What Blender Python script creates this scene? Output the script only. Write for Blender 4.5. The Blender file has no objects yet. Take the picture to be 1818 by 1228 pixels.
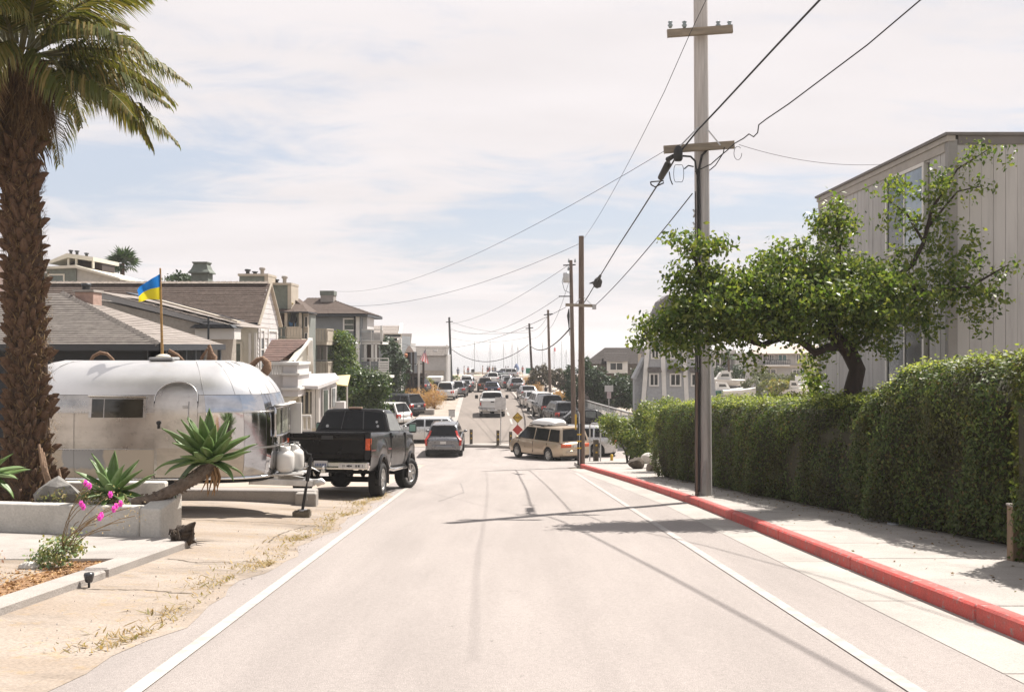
import bpy, math, random
import numpy as np
from mathutils import Vector, Matrix
random.seed(7); rng = np.random.default_rng(7)
R = math.radians; PI = math.pi
scene = bpy.context.scene; COL = scene.collection

# ------------------------------------------------------------------ camera, sky, sun, exposure
CAMZ = 1.6; FPX = 1767.5
cam = bpy.data.cameras.new('camera'); cam.lens = 35; cam.sensor_width = 36; cam.clip_end = 20000; cam.clip_start = 0.05
camo = bpy.data.objects.new('camera', cam); COL.objects.link(camo)
camo.location = (0, 0, CAMZ); camo.rotation_euler = (R(90), 0, 0); scene.camera = camo
SUN_AZ, SUN_EL = 46, 59          # degrees to the right of the view direction, above the horizon
sun = bpy.data.lights.new('sun', 'SUN'); sun.energy = 4.5; sun.angle = R(0.53); sun.color = (1.0, 0.94, 0.87)
suno = bpy.data.objects.new('sun', sun); COL.objects.link(suno)
sd = Vector((math.sin(R(SUN_AZ))*math.cos(R(SUN_EL)), math.cos(R(SUN_AZ))*math.cos(R(SUN_EL)), math.sin(R(SUN_EL))))
suno.rotation_euler = sd.to_track_quat('Z', 'Y').to_euler(); suno.location = sd*50
world = bpy.data.worlds.new('World'); scene.world = world; world.use_nodes = True
def build_sky():
    nt = world.node_tree; N = nt.nodes; Lk = nt.links; N.clear()
    out = N.new('ShaderNodeOutputWorld'); bg = N.new('ShaderNodeBackground'); Lk.new(bg.outputs[0], out.inputs[0])
    bg.inputs['Strength'].default_value = 0.1
    sky = N.new('ShaderNodeTexSky'); sky.sky_type = 'NISHITA'; sky.sun_disc = False
    sky.sun_elevation = R(SUN_EL); sky.sun_rotation = R(SUN_AZ); sky.dust_density = 2.5; sky.air_density = 1.0; sky.ozone_density = 1.6
    tc = N.new('ShaderNodeTexCoord')
    sep = N.new('ShaderNodeSeparateXYZ'); Lk.new(tc.outputs['Generated'], sep.inputs[0])
    # project the view direction on a cloud layer: (x, y) / (z + .12)
    def math_(op, a, b=None, clamp=False):
        n = N.new('ShaderNodeMath'); n.operation = op; n.use_clamp = clamp
        for i, q in enumerate((a, b)):
            if q is None: continue
            if isinstance(q, (int, float)): n.inputs[i].default_value = q
            else: Lk.new(q, n.inputs[i])
        return n.outputs[0]
    zz = math_('ADD', math_('MAXIMUM', sep.outputs[2], 0.0), 0.13)
    cx = math_('DIVIDE', sep.outputs[0], zz); cy = math_('DIVIDE', sep.outputs[1], zz)
    comb = N.new('ShaderNodeCombineXYZ'); Lk.new(cx, comb.inputs[0]); Lk.new(cy, comb.inputs[1])
    def noise(scale, detail, rough, off, stretch=(1, 1, 1), dist=0.0):
        mp = N.new('ShaderNodeMapping'); mp.inputs['Location'].default_value = off; mp.inputs['Scale'].default_value = stretch
        Lk.new(comb.outputs[0], mp.inputs[0])
        n = N.new('ShaderNodeTexNoise'); n.inputs['Scale'].default_value = scale; n.inputs['Detail'].default_value = detail
        n.inputs['Roughness'].default_value = rough; n.inputs['Distortion'].default_value = dist; Lk.new(mp.outputs[0], n.inputs['Vector'])
        return n.outputs['Fac']
    big = noise(0.55, 6, 0.55, SKY_OFF, (0.8, 1.15, 1), 0.3)
    wisp = noise(2.6, 9, 0.62, (1.7, 4.2, 0), (0.8, 1.15, 1), 0.9)
    cov = math_('ADD', math_('MULTIPLY', big, 0.86), math_('MULTIPLY', wisp, 0.26))
    ramp = N.new('ShaderNodeMapRange'); ramp.interpolation_type = 'SMOOTHSTEP'; Lk.new(cov, ramp.inputs['Value'])
    ramp.inputs['From Min'].default_value = 0.445; ramp.inputs['From Max'].default_value = 0.585
    # thicker veil towards the horizon
    hz = N.new('ShaderNodeMapRange'); hz.interpolation_type = 'SMOOTHSTEP'; Lk.new(sep.outputs[2], hz.inputs['Value'])
    hz.inputs['From Min'].default_value = 0.13; hz.inputs['From Max'].default_value = 0.0
    fac = math_('MAXIMUM', ramp.outputs[0], hz.outputs[0])
    fac = math_('ADD', math_('MULTIPLY', fac, 0.80), 0.16)
    cc = N.new('ShaderNodeMix'); cc.data_type = 'RGBA'; Lk.new(hz.outputs[0], cc.inputs[0])
    cc.inputs[6].default_value = (4.15, 3.90, 3.90, 1); cc.inputs[7].default_value = (4.12, 3.86, 3.84, 1)
    shade = noise(1.3, 5, 0.5, (7, 3, 0), (0.7, 1.4, 1))
    ccv = N.new('ShaderNodeMix'); ccv.data_type = 'RGBA'; ccv.blend_type = 'MULTIPLY'; ccv.inputs[0].default_value = 1.0
    vr = N.new('ShaderNodeMapRange'); Lk.new(shade, vr.inputs['Value']); vr.inputs['From Min'].default_value = .3; vr.inputs['From Max'].default_value = .7
    vr.inputs['To Min'].default_value = 0.93; vr.inputs['To Max'].default_value = 1.06
    Lk.new(cc.outputs[2], ccv.inputs[6]); Lk.new(vr.outputs[0], ccv.inputs[7])
    blue = N.new('ShaderNodeMix'); blue.data_type = 'RGBA'; blue.blend_type = 'MIX'; blue.inputs[0].default_value = SKY_VEIL
    Lk.new(sky.outputs[0], blue.inputs[6]); blue.inputs[7].default_value = (2.35, 2.68, 3.22, 1)
    mx = N.new('ShaderNodeMix'); mx.data_type = 'RGBA'; Lk.new(fac, mx.inputs[0]); Lk.new(blue.outputs[2], mx.inputs[6]); Lk.new(ccv.outputs[2], mx.inputs[7])
    Lk.new(mx.outputs[2], bg.inputs['Color'])
SKY_OFF = (19.0, 13.4, 0.0); SKY_VEIL = 0.8
build_sky()
vs = scene.view_settings; vs.view_transform = 'Standard'; vs.look = 'None'; vs.gamma = 1; vs.use_curve_mapping = False; vs.exposure = 1.15
scene.render.engine = 'CYCLES'
try:
    scene.cycles.use_denoising = True; scene.cycles.max_bounces = 6; scene.cycles.transparent_max_bounces = 8
    scene.cycles.caustics_reflective = False; scene.cycles.caustics_refractive = False; scene.cycles.sample_clamp_indirect = 6
except Exception: pass

# ------------------------------------------------------------------ helpers
def zr(y):
    "height of the street along the view direction: it runs downhill, dips and goes on level"
    def sm(a, b, t): t = min(1, max(0, (t-a)/(b-a))); return t*t*(3-2*t)
    if y < 49: return -0.083*y
    if y < 56: t = (y-49)/7; return -0.083*49 + (-0.083*7*t + 0.083*7*t*t*0.5)
    base = -0.083*49 - 0.083*7*0.5
    return base + 0.40*sm(58, 78, y) - (1.7*sm(188, 255, y))
def P(px, py, d):
    "a point seen at photograph pixel (px, py) that stands d metres ahead"
    return Vector(((px-909)/FPX*d, d, CAMZ-(py-614)/FPX*d))
def X(px, d): return (px-909)/FPX*d
def Z(py, d): return CAMZ-(py-614)/FPX*d

def lin(c):
    c = c/255.0
    return c/12.92 if c <= 0.04045 else ((c+0.055)/1.055)**2.4
def rgb(r, g, b): return (lin(r), lin(g), lin(b))
_M = {}; ALB = 0.84
def mat(name, col, rough=0.6, metal=0.0, var=0.14, scale=3.0, bump=0.0, bscale=40.0, col2=None, coat=0.0, spec=0.5, detail=5, stretch=(1, 1, 1), ramp=(0.35, 0.65), bstretch=None, trans=0.0):
    if name in _M: return _M[name]
    if metal < .3: col = tuple(q*ALB for q in col); col2 = tuple(q*ALB for q in col2) if col2 else None
    m = bpy.data.materials.new(name); m.use_nodes = True; nt = m.node_tree; N = nt.nodes; Lk = nt.links
    b = N['Principled BSDF']; b.inputs['Roughness'].default_value = rough; b.inputs['Metallic'].default_value = metal
    b.inputs['Specular IOR Level'].default_value = spec
    if coat: b.inputs['Coat Weight'].default_value = coat; b.inputs['Coat Roughness'].default_value = 0.04
    if var or col2:
        tc = N.new('ShaderNodeTexCoord'); mp = N.new('ShaderNodeMapping'); mp.inputs['Scale'].default_value = stretch
        Lk.new(tc.outputs['Object'], mp.inputs[0])
        nz = N.new('ShaderNodeTexNoise'); nz.inputs['Scale'].default_value = scale; nz.inputs['Detail'].default_value = detail; nz.inputs['Roughness'].default_value = 0.6
        Lk.new(mp.outputs[0], nz.inputs['Vector'])
        mr = N.new('ShaderNodeMapRange'); mr.inputs['From Min'].default_value = ramp[0]; mr.inputs['From Max'].default_value = ramp[1]; Lk.new(nz.outputs['Fac'], mr.inputs['Value'])
        mx = N.new('ShaderNodeMix'); mx.data_type = 'RGBA'; Lk.new(mr.outputs[0], mx.inputs[0])
        a = tuple(q*(1-var) for q in col); c2 = col2 if col2 else tuple(min(1, q*(1+var)) for q in col)
        mx.inputs[6].default_value = (*(col if col2 else a), 1); mx.inputs[7].default_value = (*c2, 1)
        Lk.new(mx.outputs[2], b.inputs['Base Color'])
        if rough > 0.15:
            rr = N.new('ShaderNodeMapRange'); Lk.new(nz.outputs['Fac'], rr.inputs['Value']); rr.inputs['To Min'].default_value = max(0, rough-.12); rr.inputs['To Max'].default_value = min(1, rough+.12)
            Lk.new(rr.outputs[0], b.inputs['Roughness'])
    else: b.inputs['Base Color'].default_value = (*col, 1)
    if bump:
        tc = N.new('ShaderNodeTexCoord'); mp = N.new('ShaderNodeMapping'); mp.inputs['Scale'].default_value = bstretch or stretch; Lk.new(tc.outputs['Object'], mp.inputs[0])
        nb = N.new('ShaderNodeTexNoise'); nb.inputs['Scale'].default_value = bscale; nb.inputs['Detail'].default_value = 4; Lk.new(mp.outputs[0], nb.inputs['Vector'])
        bp = N.new('ShaderNodeBump'); bp.inputs['Strength'].default_value = bump; bp.inputs['Distance'].default_value = 0.02
        Lk.new(nb.outputs['Fac'], bp.inputs['Height']); Lk.new(bp.outputs[0], b.inputs['Normal'])
    _M[name] = m; return m
def leafmat(name, cols, rough=0.45, trans=0.35, spec=0.4, tint=(1.15, 1.25, 0.55), patch=None, pscale=1.2):
    "leaf colours picked at random for each leaf, with light let through"
    if name in _M: return _M[name]
    m = bpy.data.materials.new(name); m.use_nodes = True; nt = m.node_tree; N = nt.nodes; Lk = nt.links
    b = N['Principled BSDF']; b.inputs['Roughness'].default_value = rough; b.inputs['Specular IOR Level'].default_value = spec
    g = N.new('ShaderNodeNewGeometry'); cr = N.new('ShaderNodeValToRGB'); cr.color_ramp.interpolation = 'LINEAR'
    el = cr.color_ramp.elements
    while len(el) < len(cols): el.new(0.5)
    for i, c in enumerate(cols): el[i].position = i/(len(cols)-1); el[i].color = (*c, 1)
    Lk.new(g.outputs['Random Per Island'], cr.inputs[0]); 
    cout = cr.outputs[0]
    if patch:      # uneven growth: patches of another tone, a metre or so across
        tc = N.new('ShaderNodeTexCoord'); nz = N.new('ShaderNodeTexNoise'); nz.inputs['Scale'].default_value = pscale; nz.inputs['Detail'].default_value = 4; Lk.new(tc.outputs['Object'], nz.inputs['Vector'])
        mr = N.new('ShaderNodeMapRange'); mr.interpolation_type = 'SMOOTHSTEP'; Lk.new(nz.outputs['Fac'], mr.inputs['Value']); mr.inputs['From Min'].default_value = .46; mr.inputs['From Max'].default_value = .66; mr.inputs['To Max'].default_value = .75
        mp_ = N.new('ShaderNodeMix'); mp_.data_type = 'RGBA'; mp_.blend_type = 'MIX'; Lk.new(mr.outputs[0], mp_.inputs[0]); Lk.new(cout, mp_.inputs[6]); mp_.inputs[7].default_value = (*patch, 1); cout = mp_.outputs[2]
    Lk.new(cout, b.inputs['Base Color'])
    t = N.new('ShaderNodeBsdfTranslucent'); mm = N.new('ShaderNodeMix'); mm.data_type = 'RGBA'; mm.blend_type = 'MULTIPLY'; mm.inputs[0].default_value = 1
    Lk.new(cout, mm.inputs[6]); mm.inputs[7].default_value = (*[min(1.6, q*1.5) for q in tint], 1); Lk.new(mm.outputs[2], t.inputs['Color'])
    ms = N.new('ShaderNodeMixShader'); ms.inputs[0].default_value = trans; Lk.new(b.outputs[0], ms.inputs[1]); Lk.new(t.outputs[0], ms.inputs[2])
    Lk.new(ms.outputs[0], N['Material Output'].inputs[0]); _M[name] = m; return m

def weather(m, layers):
    "multiplies wear, stains and speckle into a material's own colour: (scale, detail, stretch, a, c, from, to)"
    nt = m.node_tree; N = nt.nodes; Lk = nt.links; b = N['Principled BSDF']; c = b.inputs['Base Color'].links[0].from_socket; tc = N.new('ShaderNodeTexCoord')
    for k, (sc, de, st, a, cc, f0, f1) in enumerate(layers):
        mp = N.new('ShaderNodeMapping'); mp.inputs['Scale'].default_value = st; mp.inputs['Location'].default_value = (3.1*k, 1.7*k, .4*k); Lk.new(tc.outputs['Object'], mp.inputs[0])
        n = N.new('ShaderNodeTexNoise'); n.inputs['Scale'].default_value = sc; n.inputs['Detail'].default_value = de; n.inputs['Roughness'].default_value = .65; Lk.new(mp.outputs[0], n.inputs['Vector'])
        mr = N.new('ShaderNodeMapRange'); mr.interpolation_type = 'SMOOTHSTEP'; Lk.new(n.outputs['Fac'], mr.inputs['Value']); mr.inputs['From Min'].default_value = f0; mr.inputs['From Max'].default_value = f1
        mx = N.new('ShaderNodeMix'); mx.data_type = 'RGBA'; mx.blend_type = 'MULTIPLY'; mx.inputs[0].default_value = 1; Lk.new(c, mx.inputs[6])
        if isinstance(a, tuple):
            cl = N.new('ShaderNodeMix'); cl.data_type = 'RGBA'; Lk.new(mr.outputs[0], cl.inputs[0]); cl.inputs[6].default_value = (*a, 1); cl.inputs[7].default_value = (*cc, 1); Lk.new(cl.outputs[2], mx.inputs[7])
        else: mr.inputs['To Min'].default_value = a; mr.inputs['To Max'].default_value = cc; Lk.new(mr.outputs[0], mx.inputs[7])
        c = mx.outputs[2]
    Lk.new(c, b.inputs['Base Color']); return m
def tag(o, label=None, cat=None, group=None, kind=None):
    if label: o['label'] = label
    if cat: o['category'] = cat
    if group: o['group'] = group
    if kind: o['kind'] = kind
    return o
def thing(name, label, cat, loc=(0, 0, 0), rotz=0.0, group=None):
    o = bpy.data.objects.new(name, None); COL.objects.link(o); o.location = loc; o.rotation_euler = (0, 0, rotz); o.empty_display_size = 0.2
    return tag(o, label, cat, group)
def link(name, me, parent=None, loc=(0, 0, 0), rot=(0, 0, 0), scale=None):
    o = bpy.data.objects.new(name, me); COL.objects.link(o); o.parent = parent; o.location = loc; o.rotation_euler = rot
    if scale is not None: o.scale = scale if hasattr(scale, '__len__') else (scale,)*3
    return o
def copy_tree(o, parent=None):
    c = o.copy(); COL.objects.link(c)
    if parent is not None: c.parent = parent
    for ch in o.children: copy_tree(ch, c)
    return c
class MB:
    def __init__(s): s.v = []; s.f = []; s.m = []; s.s = []; s.T = None
    def add(s, vs, fs, mi=0, sm=False):
        k = len(s.v)
        s.v += [tuple(s.T @ Vector(p)) for p in vs] if s.T else [tuple(p) for p in vs]
        for f in fs: s.f.append([k+i for i in f]); s.m.append(mi); s.s.append(sm)
    def box(s, x0, x1, y0, y1, z0, z1, mi=0):
        s.add([(x0,y0,z0),(x1,y0,z0),(x1,y1,z0),(x0,y1,z0),(x0,y0,z1),(x1,y0,z1),(x1,y1,z1),(x0,y1,z1)],
              [(0,3,2,1),(4,5,6,7),(0,1,5,4),(1,2,6,5),(2,3,7,6),(3,0,4,7)], mi); return s
    def cbox(s, c, d, mi=0): return s.box(c[0]-d[0]/2, c[0]+d[0]/2, c[1]-d[1]/2, c[1]+d[1]/2, c[2]-d[2]/2, c[2]+d[2]/2, mi)
    def poly(s, pts, mi=0): s.add(pts, [list(range(len(pts)))], mi); return s
    def prism(s, pts, vec, mi=0):
        "polygon pushed along vec"
        n = len(pts); v = Vector(vec); q = [Vector(p) for p in pts]
        nrm = Vector((0, 0, 0))
        for i in range(n): nrm += q[i].cross(q[(i+1) % n])
        if nrm.dot(v) > 0: q = q[::-1]
        a = q + [p+v for p in q]
        s.add(a, [list(range(n)), list(range(2*n-1, n-1, -1))]+[(i, n+i, n+(i+1) % n, (i+1) % n)[::-1] for i in range(n)], mi); return s
    def bar(s, a, b, w, h=None, mi=0, up=(0, 0, 1)):
        a = Vector(a); b = Vector(b); d = (b-a); h = h or w
        if d.length < 1e-6: return s
        d = d.normalized(); u = Vector(up)
        if abs(d.dot(u)) > .98: u = Vector((0, 1, 0))
        x = d.cross(u).normalized()*w/2; y = x.cross(d).normalized()*h/2
        return s.prism([a-x-y, a+x-y, a+x+y, a-x+y], b-a, mi)
    def tube(s, pts, r, n=8, mi=0, sm=True, cap=True):
        pts = [Vector(p) for p in pts]; m = len(pts); rr = r if hasattr(r, '__len__') else [r]*m
        vs = []; fs = []; prev = None
        for i, p in enumerate(pts):
            d = (pts[min(i+1, m-1)]-pts[max(i-1, 0)]).normalized()
            if prev is None:
                u = Vector((0, 0, 1)) if abs(d.z) < .9 else Vector((1, 0, 0)); a = d.cross(u).normalized()
            else:
                a = prev-d*prev.dot(d); a = a.normalized() if a.length > 1e-6 else d.orthogonal().normalized()
            prev = a; b = d.cross(a)
            for k in range(n):
                t = 2*PI*k/n; vs.append(p+a*math.cos(t)*rr[i]+b*math.sin(t)*rr[i])
        for i in range(m-1):
            for k in range(n): k2 = (k+1) % n; fs.append((i*n+k, i*n+k2, (i+1)*n+k2, (i+1)*n+k))
        s.add(vs, fs, mi, sm)
        if cap: s.add(vs[:n], [list(range(n))[::-1]], mi); s.add(vs[-n:], [list(range(n))], mi)
        return s
    def lathe(s, prof, c=(0, 0, 0), axis='z', n=16, mi=0, sm=True):
        vs = []; fs = []; c = Vector(c)
        for r, h in prof:
            for k in range(n):
                t = 2*PI*k/n; a, b = r*math.cos(t), r*math.sin(t)
                vs.append(c+(Vector((a, b, h)) if axis == 'z' else Vector((a, h, -b)) if axis == 'y' else Vector((h, a, b))))
        for i in range(len(prof)-1):
            for k in range(n): k2 = (k+1) % n; fs.append((i*n+k, i*n+k2, (i+1)*n+k2, (i+1)*n+k))
        s.add(vs, fs, mi, sm); return s
    def grid(s, rows, mi=0, sm=True, flip=False):
        "rows of points of equal length joined by quads"
        m = len(rows); n = len(rows[0]); vs = [p for r in rows for p in r]; fs = []
        for i in range(m-1):
            for k in range(n-1):
                q = (i*n+k, i*n+k+1, (i+1)*n+k+1, (i+1)*n+k); fs.append(q[::-1] if flip else q)
        s.add(vs, fs, mi, sm); return s
    def mesh(s, name, mats):
        me = bpy.data.meshes.new(name); me.from_pydata(s.v, [], s.f)
        for mm in (mats if isinstance(mats, (list, tuple)) else [mats]): me.materials.append(mm)
        me.polygons.foreach_set('material_index', s.m); me.polygons.foreach_set('use_smooth', s.s); me.update(); return me
    def build(s, name, mats, parent=None, loc=(0, 0, 0), rot=(0, 0, 0), bev=0, seg=2, solid=0, label=None, cat=None, group=None, kind=None):
        o = link(name, s.mesh(name, mats), parent, loc, rot)
        if solid: md = o.modifiers.new('solid', 'SOLIDIFY'); md.thickness = solid; md.offset = -1
        if bev: md = o.modifiers.new('bevel', 'BEVEL'); md.width = bev; md.segments = seg; md.limit_method = 'ANGLE'; md.angle_limit = R(40)
        return tag(o, label, cat, group, kind)

def quads_mesh(name, pts, ax, ay, mats, fold=None):
    "N small diamond leaves: centre pts, half-axis vectors ax (length) and ay (width)"
    n = len(pts); v = np.empty((n, 4, 3), np.float32)
    v[:, 0] = pts-ax; v[:, 1] = pts+ay; v[:, 2] = pts+ax; v[:, 3] = pts-ay
    if fold is not None: v[:, 1] += fold; v[:, 3] += fold
    me = bpy.data.meshes.new(name); me.vertices.add(n*4); me.vertices.foreach_set('co', v.ravel())
    me.loops.add(n*4); me.loops.foreach_set('vertex_index', np.arange(n*4, dtype=np.int32))
    me.polygons.add(n); me.polygons.foreach_set('loop_start', np.arange(0, n*4, 4, dtype=np.int32)); me.polygons.foreach_set('loop_total', np.full(n, 4, np.int32))
    me.materials.append(mats); me.update(calc_edges=True); me.validate(); return me
def unit(a): return a/np.maximum(np.linalg.norm(a, axis=-1, keepdims=True), 1e-9)
def leaf_mesh(name, pts, size, m, nrm=None, aspect=0.5, spread=0.9, droop=0.25):
    n = len(pts); pts = np.asarray(pts, np.float32)
    nn = rng.normal(size=(n, 3)); nn = unit(nn)
    if nrm is not None: nn = unit(nrm+nn*spread)
    a = unit(np.cross(nn, rng.normal(size=(n, 3)))); a[:, 2] -= droop; a = unit(a); b = unit(np.cross(nn, a))
    sz = size*rng.uniform(0.6, 1.3, (n, 1))
    return quads_mesh(name, pts, a*sz*0.5, b*sz*0.5*aspect, m, fold=nn*sz*0.10)
def blob_points(blobs, per=None, twig=0.16, shell=0.5):
    "leaf positions in clumps spread through ellipsoids (cx,cy,cz,rx,ry,rz,n)"
    out = []; nr = []
    for cx, cy, cz, rx, ry, rz, n in blobs:
        k = max(4, n//22)
        d = unit(rng.normal(size=(k, 3))); rad = (shell+(1-shell)*rng.random((k, 1))**0.6)
        tw = d*rad
        idx = rng.integers(0, k, n)
        p = tw[idx]*np.array([rx, ry, rz])+rng.normal(size=(n, 3))*twig*np.array([1, 1, .8])+np.array([cx, cy, cz])
        out.append(p); nr.append(d[idx]+np.array([0, 0, .35]))
    return np.concatenate(out), np.concatenate(nr)
def sagging(a, b, sag, n=14):
    a = Vector(a); b = Vector(b)
    return [a.lerp(b, i/n)-Vector((0, 0, sag*4*(i/n)*(1-i/n))) for i in range(n+1)]
# ------------------------------------------------------------------ materials shared by many things
def asphalt_mat():
    m = mat('asphalt', (0.335, 0.300, 0.280), 0.88, 0, 0.06, 0.5, 0.5, 160, stretch=(1.4, .4, 1), bstretch=(1, 1, 1), spec=.25); nt = m.node_tree; N = nt.nodes; Lk = nt.links; b = N['Principled BSDF']
    src = b.inputs['Base Color'].links[0].from_socket; tc = N.new('ShaderNodeTexCoord')
    def noise(scale, detail, stretch=(1, 1, 1), off=(0, 0, 0)):
        mp = N.new('ShaderNodeMapping'); mp.inputs['Scale'].default_value = stretch; mp.inputs['Location'].default_value = off; Lk.new(tc.outputs['Object'], mp.inputs[0])
        n = N.new('ShaderNodeTexNoise'); n.inputs['Scale'].default_value = scale; n.inputs['Detail'].default_value = detail; n.inputs['Roughness'].default_value = .65; Lk.new(mp.outputs[0], n.inputs['Vector']); return n.outputs['Fac']
    def layer(base, fac, a, c, f0, f1):
        mr = N.new('ShaderNodeMapRange'); mr.interpolation_type = 'SMOOTHSTEP'; Lk.new(fac, mr.inputs['Value']); mr.inputs['From Min'].default_value = f0; mr.inputs['From Max'].default_value = f1; mr.inputs['To Min'].default_value = a; mr.inputs['To Max'].default_value = c
        mx = N.new('ShaderNodeMix'); mx.data_type = 'RGBA'; mx.blend_type = 'MULTIPLY'; mx.inputs[0].default_value = 1; Lk.new(base, mx.inputs[6]); Lk.new(mr.outputs[0], mx.inputs[7]); return mx.outputs[2]
    c = layer(src, noise(120, 3), .78, 1.2, .3, .7)                      # aggregate
    c = layer(c, noise(26, 6), .93, 1.06, .3, .7)
    c = layer(c, noise(1.1, 6, (1.6, .10, 1), (3, 1, 0)), .95, 1.04, .35, .65)   # wear along the wheel tracks
    c = layer(c, noise(.9, 8, (1, 1, 1), (9, 4, 0)), 1.0, .82, .66, .78)       # oil and water stains
    c = layer(c, noise(7, 5, (1, .5, 1), (2, 7, 0)), 1.0, .66, .70, .75)       # drips
    Lk.new(c, b.inputs['Base Color']); return m
ASPH = asphalt_mat()
ASPH2 = mat('asphalt_lower', (0.215, 0.185, 0.162), 0.9, 0, 0.13, 0.4, 0.3, 60, stretch=(1.5, .3, 1), spec=.25)
CONC = mat('concrete', (0.345, 0.315, 0.288), 0.85, 0, 0.12, 1.4, 0.35, 60)
CONC2 = mat('concrete_pale', (0.365, 0.335, 0.305), 0.85, 0, 0.10, 1.1, 0.3, 55)
DIRT = mat('dirt', (0.37, 0.305, 0.245), 0.95, 0, 0.2, 0.8, 0.7, 22, col2=(0.44, 0.385, 0.33))
REDP = mat('red_kerb_paint', (0.60, 0.075, 0.06), 0.7, 0, 0.18, 5, 0.4, 50, col2=(0.46, 0.10, 0.085))
WPAINT = mat('road_paint', (0.425, 0.395, 0.36), 0.8, 0, 0.16, 7, 0.2, 80)
WPAINT2 = mat('road_paint_worn', (0.385, 0.352, 0.33), 0.85, 0, 0.16, 7, 0.2, 80)
for m_ in (CONC, CONC2): weather(m_, [(60, 3, (1, 1, 1), .86, 1.12, .3, .7), (1.6, 7, (1, 1, 1), 1.0, .78, .56, .72), (9, 6, (1, 1, 1), 1.0, .80, .62, .74), (.5, 4, (1, 1, 1), .92, 1.06, .35, .65)])
weather(REDP, [(70, 3, (1, 1, 1), .85, 1.12, .3, .7), (14, 8, (1, 1, 1), (1, 1, 1), (.66, 2.4, 2.7), .57, .62), (2.2, 6, (1, 1, 1), 1.0, .74, .52, .72)])
SAND = mat('sand', (0.42, 0.35, 0.27), 0.95, 0, 0.15, 0.3, 0.4, 12)
WHITE = mat('white_paint', (0.72, 0.70, 0.66), 0.55, 0, 0.06, 2.0)
CREAM = mat('cream_paint', (0.66, 0.62, 0.52), 0.6, 0, 0.07, 1.5)
GLASSD = mat('window_glass', (0.035, 0.042, 0.045), 0.08, 0, 0.3, .7, spec=.8)
GLASSG = mat('window_glass_green', (0.09, 0.11, 0.09), 0.1, 0, 0.35, 1.2, spec=.8)
BLACK = mat('black_rubber', (0.018, 0.018, 0.019), 0.7, 0, 0.2, 6)
DARKM = mat('dark_metal', (0.03, 0.03, 0.032), 0.5, 0.4, 0.2, 6)
STEEL = mat('galvanised_steel', (0.45, 0.45, 0.45), 0.45, 0.7, 0.12, 8)
CHROME = mat('chrome', (0.72, 0.71, 0.69), 0.16, 1.0, 0.06, 6)
WOODP = mat('weathered_pole_wood', (0.115, 0.078, 0.058), 0.9, 0, 0.25, 3, 0.6, 30, col2=(0.20, 0.15, 0.115), stretch=(6, 6, .5))
WOODG = mat('grey_pole_wood', (0.46, 0.43, 0.41), 0.85, 0, 0.2, 3, 0.5, 30, col2=(0.62, 0.59, 0.565), stretch=(7, 7, .35))
YEL = mat('yellow_sign', (0.62, 0.38, 0.02), 0.5, 0, 0.06, 4)
BARK = mat('bark', (0.035, 0.024, 0.018), 0.95, 0, 0.3, 6, 0.8, 25, stretch=(1, 1, .4))

# ------------------------------------------------------------------ terrain, sand, sea
def xs_kerb(y):
    if y < 20: return 3.83
    if y < 31: return 3.83-0.42*((y-20)/11)**1.2
    return 3.41-0.06*(y-31)
def x_hedge(y): return 6.08-0.092*(y-12.2)
def sheet(name, m, ys, xl, xr, dz, nx=1, zf=None, kind='structure', parent=None):
    b = MB(); rows = []
    for y in ys:
        a, c = xl(y), xr(y)
        rows.append([(a+(c-a)*i/nx, y, (zf(a+(c-a)*i/nx, y) if zf else zr(y))+dz) for i in range(nx+1)])
    b.grid(rows, 0, True, True)
    return b.build(name, m, parent, kind=kind)
def fr(a, b, st): return [a+(b-a)*i/max(1, round((b-a)/st)) for i in range(max(1, round((b-a)/st))+1)]
sheet('ground', DIRT, fr(-44, 190, 2)+fr(192, 330, 6), lambda y: -420, lambda y: 420, -0.035, 1)
# unseen scrub slope added behind the viewer to darken reflections and block low sky
b = MB(); b.grid([[(x, y, 3.3+min(1, (-y-40)/160)*9.5+1.6*math.sin(x*.021+y*.017)*min(1, (-y-40)/60)) for x in fr(-420, 420, 28)] for y in (-400, -300, -220, -160, -120, -90, -65, -50, -40)], 0, True, True); b.build('added_hill', mat('dark_added_hill', (.085, .085, .045), .95, 0, .35, .12, .6, 1.5), kind='structure')
b = MB(); b.grid([[(-420, y, zr(y)-0.012) for _ in (0,)]+[(420, y, zr(y)-0.012)] for y in fr(186, 262, 4)], 0, True, True); b.build('beach', SAND, kind='structure')
SEA = mat('sea_water', (0.10, 0.13, 0.14), 0.09, 0, 0.1, .05, 0.12, 0.9, bstretch=(1, .35, 1), spec=.8)
b = MB(); b.grid([[(-9000, y, -5.42), (9000, y, -5.42)] for y in (225, 400, 900, 2500, 9000)], 0, True, True); b.build('sea', SEA, kind='structure')

# ------------------------------------------------------------------ road, lines, kerbs and pavement
sheet('road', ASPH, fr(-14, 60, 1.0), lambda y: -3.15-0.02*max(0, y-10) if y < 44 else -3.15-0.02*34-3.5*min(1, (y-44)/4), lambda y: xs_kerb(y)-0.55 if y < 42 else 3.0+4*min(1, (y-42)/4), 0.0, 2)
gut = thing('gutter', 'pale concrete gutter strip along the red kerb', None); tag(gut, kind='structure')
for i in range(19):
    y0 = -10+i*2.75; y1 = y0+2.735
    if y1 > 42: break
    sheet('gutter_slab', CONC2, fr(y0, y1, 1.0), lambda y: xs_kerb(y)-0.62, lambda y: xs_kerb(y)+0.02, 0.004, 1, kind=None, parent=gut)
sheet('cross_street', ASPH2, fr(50.5, 58.6, 1), lambda y: -70, lambda y: 70, -0.006, 3)
XC = lambda y: -0.035*(y-81)
sheet('lower_street', ASPH2, fr(58.7, 186, 2.5), lambda y: -4.45+XC(y), lambda y: 6.9+XC(y), 0.0, 2)
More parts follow.
